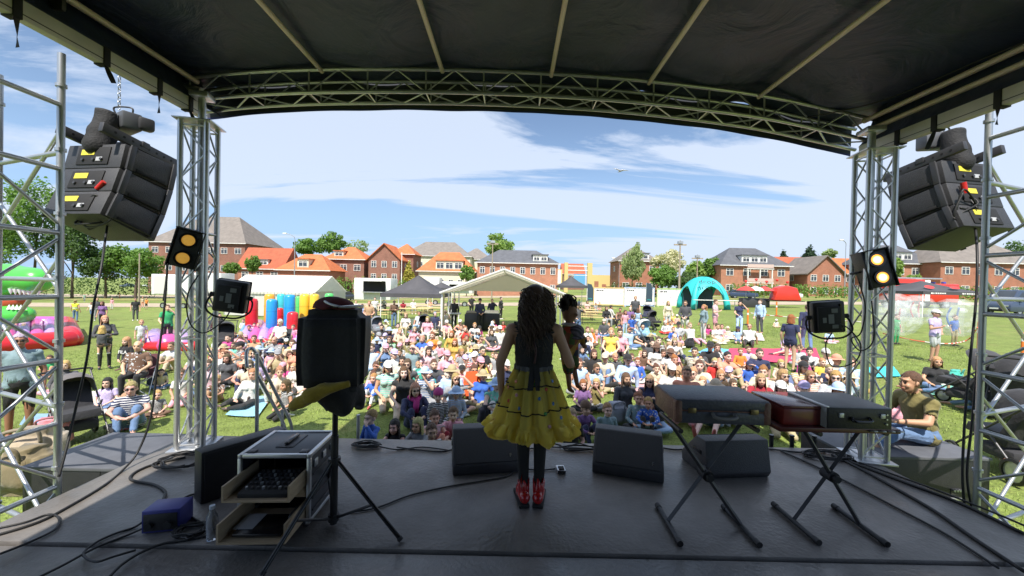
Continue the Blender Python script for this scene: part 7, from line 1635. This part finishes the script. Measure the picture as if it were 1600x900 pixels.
# ================================================================ the crowd: head place in the photograph, build, pose, clothes
CROWD = '''
343 493 m chair black:l white black 
380 501 c kneel white:l grey brown
395 508 c side white:l grey brown
389 512 c cross charcoal:s pink dark
404 508 c cross denim:l grey blond
437 504 m chair white:s navy white
458 511 c kneel pink:s pink brown
471 478 w chair white:s white fair:bob
397 529 w cross tan:n cream brown:tail
401 539 b cross cream:s cream fair
422 535 c cross mint:s grey fair
432 531 m knees charcoal:l navy ,bald
452 527 c side purple:l navy blond
457 537 m cross beige:s khaki brown
434 553 m film khaki:s beige grey grey:cap
374 540 m side charcoal:l black dark black:cap
399 552 w cross denim:l denim grey:bob g
395 566 b cross beige:s white blond
340 592 c knees brown:s tan blond
388 585 w side white:l black fair:tail
447 602 c kneel black:n black brown:long
437 580 w knees cream:s beige fair:bun
459 574 c cross white:s pink blond
577 474 m clasp tan:s denim fair
586 467 m stand white:s charcoal brown
616 472 m fold brown:l denim ,bald
630 472 w chair crimson:s black brown:long
634 493 w chair white:s khaki blond:long
655 490 m chair silver:s sky brown
668 499 w chair pink:s white fair:bob
680 491 m chair navy:s charcoal grey
597 511 m knees black:l black dark
591 524 m knees silver:s sky brown grey:cap
602 525 c cross sky:s lavender brown lavender:cap
611 530 w knees green:l beige brown:long g
622 509 m cross white:s black dark
622 521 b cross cream:s white brown
645 515 w side pink:s tan blond:long
696 488 m chairfilm white:s khaki ,bald g
710 470 m stand black:l black brown
737 464 m raise black:s black brown
750 470 m clasp navy:l black dark black:cap
769 470 m raise navy:l navy brown
783 467 w stand black:l black dark:bun
742 508 w knees white:s charcoal fair:tail
718 512 m side beige:s grey brown
706 522 w cross mustard:l brown red:bob
729 528 c cross cream:s yellow brown
752 531 w shade silver:s khaki brown:bun
768 519 w cross charcoal:l pink brown:long
781 514 m cross white:s grey brown white:cap
687 538 c cross pink:l black brown beige:cap
645 545 m shade slate:s teal ,bald
625 551 c cross charcoal:s black brown
615 560 c cross sky:s sky dark
631 569 w side charcoal:l denim brown:long g
635 585 c kneel charcoal:l black fair:bob
586 590 c knees blue:l silver fair
670 583 c knees teal:s denim brown
677 568 m knees charcoal:s navy brown
665 549 w side pink:s pink dark:long
577 545 m lean sky:s sky brown
698 555 w cross pink:l denim brown:tail pink:cap+g
711 535 w cross mustard:s tan red:long
727 561 c cross white:s pink blond lavender:cap
743 545 w cross sky:s khaki brown:bob khaki:sun
742 557 w film red:s white brown white:cap
754 548 m cross black:s white dark g
740 577 w knees orange:n charcoal brown:bun g
756 588 c cross coral:s coral blond beige:sun
785 571 m side navy:s beige brown white:cap
775 556 c cross grey:s silver brown
647 607 w knees navy:l navy blond:bob g
685 618 c kneel black:l black brown magenta:beanie
713 614 c kneel sky:l pink brown sky:sun
580 652 b raise blue:l navy fair
619 664 c knees black:n black black:long
656 662 c knees grey:l charcoal blond:bob
678 650 c knees pink:n coral brown:bun
674 674 c kneel black:s black brown
709 645 c knees pink:l crimson brown:tail
903 478 m raise charcoal:s denim brown black:cap
905 469 c chair sky:s grey fair
918 472 w chair coral:s brown brown:bob
931 475 c chair charcoal:s grey brown
937 474 c chair white:s pink fair
955 480 m chair white:l charcoal dark
948 482 w chair black:l grey brown:long
969 484 w chair brown:n black dark:tail
977 488 c stand pink:s sky brown:long
985 483 m chair purple:s black ,bald
993 466 m stand charcoal:s black fair
997 485 c stand sky:n white brown:bob
988 495 c stand blue:s denim brown
925 516 c kneel orange:l orange blond
944 503 m cross charcoal:l denim brown cream:beanie
951 508 c cross coral:s coral blond
906 516 w cross beige:s grey red:bob
918 515 w cross white:l brown brown:tail
930 519 c side pink:s white blond
955 519 w chair yellow:n white blond:bun
969 520 w chair pink:s black dark:tail
983 515 m shade sky:l denim brown
906 530 m side navy:l denim brown
919 529 c cross white:s sky brown
1044 474 w stand cream:l silver fair:bob
1071 474 m clasp charcoal:l white:s brown g
1100 480 w stand slate:l white fair:tail
1118 472 m hip pink:s pink:s brown
1043 494 w cross orange:n mustard blond:bun
1052 492 c cross yellow:s orange blond
1058 494 c cross coral:s coral brown white:cap
1040 505 c cross silver:l red brown white:beanie
1047 505 c cross white:s yellow brown
1052 515 c cross blue:l white red
1063 528 b cross pink:s white dark
1081 509 m lean white:l pink fair
1105 510 c side magenta:s olive brown:bob
1121 510 w cross white:s cream brown:bun
1128 510 c cross pink:s pink brown
1137 513 b cross cream:s cream brown cream:sun
1029 532 m film black:s black brown
1050 534 w side white:l brown fair:bob g
1019 536 m cross charcoal:s black dark
900 562 c knees white:l charcoal brown cream:cap
928 553 m cross black:s khaki brown:long
946 558 m knees cream:l denim fair cream:cap
911 601 c cross purple:s black red:long
932 599 c film olive:n grey blond:long
978 592 w cross charcoal:l charcoal brown:long
996 565 c cross blue:l white red
987 558 c cross lavender:s pink brown
1004 552 c side brown:s pink brown:bob
1026 543 w cross white:s charcoal brown:long brown:fedora
1048 551 w cross white:s cream brown:long brown:fedora+g
1037 552 c cross silver:s white brown:bob
1057 565 c cross orange:l orange red pink:cap
1024 575 c knees beige:s cream brown:bun
1043 577 w side white:l black fair:long white:cap
1073 590 c cross navy:s black blond
1083 583 w cross beige:s white blond:bun g
1098 596 c cross black:s black blond:bob
1117 566 c cross red:s navy blond g
1133 556 m knees coral:s khaki dark
1110 541 m knees black:s charcoal brown black:cap
1121 543 w film white:l black brown:long
1025 612 w side black:n sky brown:tail
1085 551 m lean olive:s olive dark
893 650 c kneel black:s black blond
912 636 c knees purple:l navy dark brown:beanie
949 640 c kneel slate:s charcoal fair
997 622 c cross slate:l black red
1013 628 c knees blue:l black fair
1156 474 w raise navy:s sky dark:tail
1188 472 m stand sky:l charcoal brown
1236 498 w stand navy:s navy:n red:bob
1262 481 m walk navy:l denim brown
1171 511 m lean white:s black ,bald
1157 549 c cross orange:l brown red
1169 546 c cross lavender:s pink brown
1181 552 m side navy:s denim brown
1178 562 c cross purple:s pink brown cream:beanie
1265 549 w knees white:s black dark:bun
1249 544 c cross silver:l grey brown
1187 592 w knees crimson:s charcoal blond:long
1223 587 m cross white:s cream fair:long g
1266 588 w cross coral:s pink fair:bob g
1253 606 b cross coral:s coral blond
1216 568 c side beige:n tan blond:bob
1257 563 c cross magenta:l white brown black:cap
1290 552 w cross white:s grey brown:bun white:cap
1301 562 w side beige:s black brown coral:sun
1291 576 c side navy:s khaki fair
1285 566 c cross yellow:s beige blond
1306 590 m cross silver:l blue fair:bob g
1330 566 w cross sky:s mustard brown:bob
1408 622 c stand pink:l cream brown
1456 565 w side black:s denim blond:bob
1462 490 m hip lavender:s silver:s fair white:cap
1462 576 b cross white:s white fair
1537 590 w side charcoal:l denim red:bob
35 488 m chair yellow:s blue brown
118 471 w stand yellow:n denim fair:tail
132 460 c walk green:s grey brown
262 481 m raise green:s black brown
164 499 w hold charcoal:l black blond:long
198 533 c clasp black:l charcoal:s blond:fringe
215 541 m chair brown:s black ,bald
102 571 w cross charcoal:l pink blond:bob
168 598 c cross lavender:s denim black:long
207 605 m knees navy:s denim fair g
197 623 c cross navy:l grey blond:long
246 617 b cross black:s brown blond
252 582 b cross yellow:s denim brown
272 540 m knees silver:s beige brown
79 560 c knees green:s tan brown
221 504 c stand silver:s silver:s blond
143 474 c walk white:s denim brown
152 468 m stand charcoal:s grey fair
160 474 w stand purple:s black brown:long
175 467 c stand pink:s white fair:bob
212 468 m stand black:s charcoal dark
223 465 c stand beige:s coral fair
229 467 c stand orange:s black:s red
325 570 w cross pink:s denim brown:tail
283 585 c kneel white:s pink brown
310 552 w knees white:s blue brown:long
355 560 w cross charcoal:s black brown:bob
600 468 w chair white:l black brown:bob
566 478 m chair blue:s khaki brown
556 472 w chair white:s grey fair:tail
646 470 m chair white:s grey grey
672 470 w chair coral:s white brown
'''
HANDMADE = {(262, 481): 'person in green tee and black trousers with raised arm, left of left tower', (118, 471): 'person in yellow hi-vis vest and jeans standing with back turned', (35, 488): 'seated person in yellow vest on the red inflatable base', (164, 499): 'person in dark clothes standing and hugging a child at left', (198, 533): 'child standing in a black hoodie with white print beside camp chair', (1462, 490): 'person in lavender tee, pale shorts and white cap, hand on hip', (955, 519): 'person in a yellow sleeveless top seated among the crowd right of performer', (647, 607): 'seated person in navy with magenta scarf and sunglasses, right of draped speaker', (740, 577): 'person in sunglasses holding up a bright orange cloth, left of performer', (1236, 498): 'person standing in a short navy dress by the crimson mat', (1187, 592): 'person in a crimson tee sitting behind the gap between the two cases', (1223, 587): 'person with long hair, white tee and sunglasses behind the red box', (946, 558): 'person in cream hoodie and cap with blanket, right of the puppet', (978, 592): 'person in dark grey long sleeves looking down at hands, left of suitcase', (580, 652): 'child in a blue jumper standing at stage edge with raised hand', (1117, 566): 'child in a red tee with sunglasses behind the suitcase', (388, 585): 'person in white blouse and black trousers on a light blue blanket', (1408, 622): 'child standing in pink jacket behind the person in olive tee', (616, 472): 'person in brown jumper standing with folded arms below dark tent', (577, 474): 'person in tan shirt standing with clasped hands above draped speaker', (996, 565): 'child in royal blue jumper behind person in dark grey long sleeves'}
POSEW = dict(cross='sitting cross-legged', knees='sitting with knees up', lean='leaning back on hands', kneel='kneeling', shade='sitting shading eyes', film='sitting with hands raised', side='sitting sideways', chair='seated on a chair or bench', chairfilm='seated with hands raised', stand='standing', fold='standing arms folded', hip='standing hand on hip', clasp='standing hands clasped', walk='walking', hold='standing', **{'raise': 'standing with raised hand'})
def where(px, py):
    if px < 150: return 'behind the left scaffold' if py > 540 else 'far left of the field'
    if px < 340: return 'left of the left tower' if px < 290 else 'behind the left tower'
    if px < 465: return 'between left tower and draped speaker'
    if px < 580: return 'beside the draped speaker'
    if px < 700: return 'right of the draped speaker'
    if px < 800: return 'just left of the performer'
    if px < 960: return 'just right of the puppet'
    if px < 1065: return 'left of the suitcase'
    if px < 1200: return 'behind the suitcase'
    if px < 1345: return 'behind the red box and grey case'
    return 'right of the right tower'
used_labels = set(); FACE = random.Random(21); people = []
def attr_label(kind, pn, top, bot, hat, px, py, pat=None):
    n_ = lambda c: CW.get(c, c); w_ = 'child' if kind == 'c' else 'toddler' if kind == 'b' else 'person'
    tc_, _, sl = top.partition(':'); garm = {'l': 'long-sleeved top', 's': 'tee', 'n': 'sleeveless top'}[sl or 's']; garm = (pat + ' ' if pat else '') + garm; bc_ = bot.partition(':')[0]
    ht = [q for q in hat.split('+') if q]; hs = ''
    for q in ht: hs += ' and sunglasses' if q == 'g' else ' and %s %s' % (n_(q.split(':')[0]), {'cap': 'cap', 'sun': 'sun hat', 'beanie': 'beanie', 'fedora': 'brimmed hat'}[q.split(':')[1]])
    pw = POSEW[pn]
    for L in ('%s %s in %s %s%s, %s' % (w_, pw, n_(tc_), garm, hs, where(px, py)), '%s %s in %s %s, %s bottoms%s, %s' % (w_, pw, n_(tc_), garm, n_(bc_), hs, where(px, py)), '%s in %s %s, %s bottoms%s, %s, %s' % (w_, n_(tc_), garm, n_(bc_), hs, where(px, py), 'front rows' if py > 590 else 'middle rows' if py > 530 else 'back rows')):
        L = ' '.join(L.split()[:16])
        if L not in used_labels: used_labels.add(L); return L
    return None
def seat_label(w_, top, bot, px, py):
    a, b_ = (CW.get(c, c) for c in (top.partition(':')[0], bot.partition(':')[0]))
    for L in ('%s under the person in %s top and %s bottoms' % (w_, a, b_), '%s under the person in %s top, %s bottoms, %s' % (w_, a, b_, where(px, py))):
        if L not in used_labels: used_labels.add(L); return L
    return L + ', farther back'
def add(px, py, kind, pn, top, bot, hair, hat='', face=None):
    pat = None if (px, py) in HANDMADE or pn in ('stand', 'raise', 'clasp', 'fold') else FACE.choice([None] * 7 + ['striped', 'dotted', 'striped'])
    lab = HANDMADE.get((px, py)) or attr_label(kind, pn, top, bot, hat, px, py, pat)
    if lab is None: return None
    back = {(118, 471): 170, (262, 481): 20, (164, 499): 25, (580, 652): -40, (988, 495): 170, (997, 485): 160, (1100, 480): -70, (1118, 472): 60, (1236, 498): 140, (1262, 481): 175, (1188, 472): -50, (198, 533): -25, (471, 478): 30, (447, 602): -45, (374, 540): -60, (343, 493): 60, (955, 480): 120, (1462, 490): 40, (10, 545): 30, (783, 467): 60}.get((px, py))
    f = back if back is not None else (FACE.uniform(-24, 24) if face is None else face)
    t_ = person(px, py, kind, pn, top, bot, hair.replace(',bald', 'grey:bald'), hat, f, lab, scale=FACE.uniform(.95, 1.05), pat=pat); people.append((px, py, t_))
    if pn in ('chair', 'chairfilm') and kind in 'mw' and py > 476 and not (930 < px < 990 and py < 490):
        camp_chair(seat_label('folding chair', top, bot, px, py), t_.location, t_.rotation_euler.z, FACE.choice([(.03, .05, .10), (.04, .04, .045), (.10, .14, .10), (.12, .04, .05)]))
    elif pn in ('chair', 'chairfilm') and kind in 'mwc':
        t2 = thing('stool', seat_label('low bench seat', top, bot, px, py), 'bench', t_.location, t_.rotation_euler.z); h_ = .44 * t_.scale[0]; box('seat', (.5, .3, .04), (0, .02, h_ - .02), M_bw, t2, .005)
        for q in (-.2, .2): box('leg', (.04, .26, h_ - .04), (q, .02, (h_ - .04) / 2), M_dgrey, t2)
    return t_
for ln in CROWD.strip().splitlines():
    p_ = ln.split(); add(int(p_[0]), int(p_[1]), *p_[2:6], p_[6] if len(p_) > 6 else '', p_[7] if len(p_) > 7 else '')
# fill the gaps between them with more of the audience
g = random.Random(77); placed = [(V(t_.location)) for _, _, t_ in people]
keys = [k for k in COLS]; tries = 0; cnt = 0
light = ['white', 'white', 'white', 'pink', 'cream', 'sky', 'cream', 'beige', 'pink', 'coral', 'sky', 'silver', 'lavender', 'navy', 'charcoal', 'black', 'grey', 'tan', 'red', 'mustard', 'blue', 'mint', 'orange', 'olive', 'slate', 'denim', 'magenta', 'yellow']
while cnt < 135 and tries < 4000:
    tries += 1
    if g.random() < .30: px, py = g.uniform(340, 470), g.uniform(520, 575)
    elif g.random() < .55: px, py = g.uniform(580, 790), g.uniform(500, 600)
    else: px, py = g.uniform(880, 1330), g.uniform(500, 610)
    if 1060 < px and py < 540 and g.random() < .75: continue
    kind = g.choice('mwwccccb'); pn = g.choice(['cross', 'cross', 'knees', 'side', 'kneel', 'shade', 'knees', 'film', 'lean'])
    sc_ = KIND[kind][0]; p = ong(px, py, POSES[pn]['head'].z * sc_)
    if any((p.x - q.x) ** 2 + (p.y - q.y) ** 2 < (.42 if py > 540 else .5) ** 2 for q in placed): continue
    if 1100 < px < 1300 and 540 < py < 570: continue
    top = g.choice(light) + ':' + g.choice('sssln'); bot = g.choice(['denim', 'black', 'charcoal', 'beige', 'khaki', 'grey', 'navy', 'white', 'pink']) + ':' + g.choice('lls')
    hat = g.choice([''] * 6 + ['g', 'g', 'white:cap', 'pink:cap', 'beige:sun', 'navy:cap', 'khaki:sun', 'lavender:cap', 'black:cap', 'sky:sun'])
    hs = {'m': ['short', 'short', 'bald'], 'w': ['long', 'bun', 'tail', 'bob', 'long'], 'c': ['short', 'bob', 'tail', 'long'], 'b': ['short']}[kind]
    t_ = add(round(px), round(py), kind, pn, top, bot, g.choice(['blond', 'fair', 'brown', 'brown', 'dark', 'red']) + ':' + g.choice(hs), hat)
    if t_: placed.append(p); cnt += 1
# the tall person close by at the far left
person(38, 522, 'm', 'stand', 'slate:s', 'black:s', 'grey:short', 'g', 20, 'person in a grey green tee and black shorts behind the left scaffold', skin=(.30, .15, .09), at=(ong(30, 688).x, ong(30, 688).y, gz(-7, 6)))
# what some of them hold or wear
def by(px, py): return next(t_ for a, b_, t_ in people if (a, b_) == (px, py))
t_ = by(164, 499); p = V(t_.location) + V((.24, -.30, .72)); 
c_ = person(160, 505, 'c', 'carried', 'charcoal:s', 'brown:s', 'blond:bob', '', 185, 'small child in a brown dress held in the arms of the hugging person', at=p)
o = by(198, 533); text('chest_print', 'FILA', .17, M_white, o, (0, -.155, 1.22), (R(84), 0, 0), .002)
o = by(118, 471)
M_hv = mat('hi_vis_yellow', (.78, .85, .04), .6, emit=((.8, .9, .05), .0)); B = make_body('w', 'stand'); o2 = new_obj('hi_vis_vest', garment(B, lambda z, t_, c: z == 'tor', 'vis', .022, 5, .006), o, M_hv)
for z_ in (1.02, 1.12):
    vs_ = [];
    for k in range(25): a = 2 * math.pi * k / 24; vs_ += [(math.cos(a) * .178, math.sin(a) * .142, z_), (math.cos(a) * .180, math.sin(a) * .144, z_ + .045)]
    new_obj('reflective_band', pydata(vs_, [(2 * k, 2 * k + 2, 2 * k + 3, 2 * k + 1) for k in range(24)], True), o, mat('reflective', (.6, .62, .62), .3))
o = by(740, 577); l = V(o.location); oc = quad('orange_cloth', [(-.24, -.42, .22), (.20, -.42, .24), (.10, -.30, .72), (-.12, -.30, .70)], mat('orange_cloth', (.85, .10, .02), .8), None, .02); oc.location = l; tag(oc, 'bright orange red cloth held up by person in sunglasses', 'cloth')
o = by(647, 607); s_ = blob_tube('scarf', [(-.09, .03, .60), (0, -.09, .57), (.09, .03, .60), (0, .09, .60), (-.09, .03, .60)], [.04, .045, .045, .04, .04], mat('magenta_scarf', (.50, .04, .22), .8), o); s_.location = (0, -.06, -.02); s2 = blob_tube('scarf_end', [(.02, -.17, .55), (.0, -.2, .45), (.01, -.2, .34)], [.05, .055, .035], mat('magenta_scarf', (.50, .04, .22), .8), o)
o = by(1081, 509)
# sound desk under the stage tent
sd = thing('sound_desk', 'sound desk with mixers on flight cases under the stage tent', 'mixing desk', ong(752, 516)); bx('case', (-.9, -.3, 0), (-.05, .3, .9), M_dgrey, sd, .02); bx('case', (.05, -.3, 0), (1.0, .3, .95), M_black, sd, .02)
box('mixer', (.8, .55, .1), (-.45, 0, .96), M_dgrey, sd, .02, rot=(R(12), 0, 0)); box('mixer', (.85, .55, .1), (.52, 0, 1.0), M_alu, sd, .02, rot=(R(12), 0, 0)); box('keyboard', (1.1, .35, .09), (-1.7, .1, .88), M_alu, sd, .02)
for q in (-2.1, -1.3): bar('stand_leg', (q, .1, 0), (q + (.4 if q < -1.7 else -.4), .1, .85), .02, M_blackm, sd)
for q in (-.02, 1.03): 
    for z_ in (.05, .9): bx('case_edge', (q - .02, -.32, z_ - .03), (q + .02, .32, z_), M_alu, sd)

# children inside the two nearer bubble balls
for (x, y, Y, top, bot, lab) in ((1401, 500, 15.5, 'green:s', 'green:l', 'child in green inside the nearest left bubble ball'), (1492, 500, 15.0, 'blue:s', 'khaki:l', 'child in blue inside the right bubble ball')):
    p = ony(x, y, Y); person(x, y, 'c', 'stand', top, bot, 'brown:short', '', 30, lab, at=(p.x, p.y, gz(p.x, p.y) + .02))
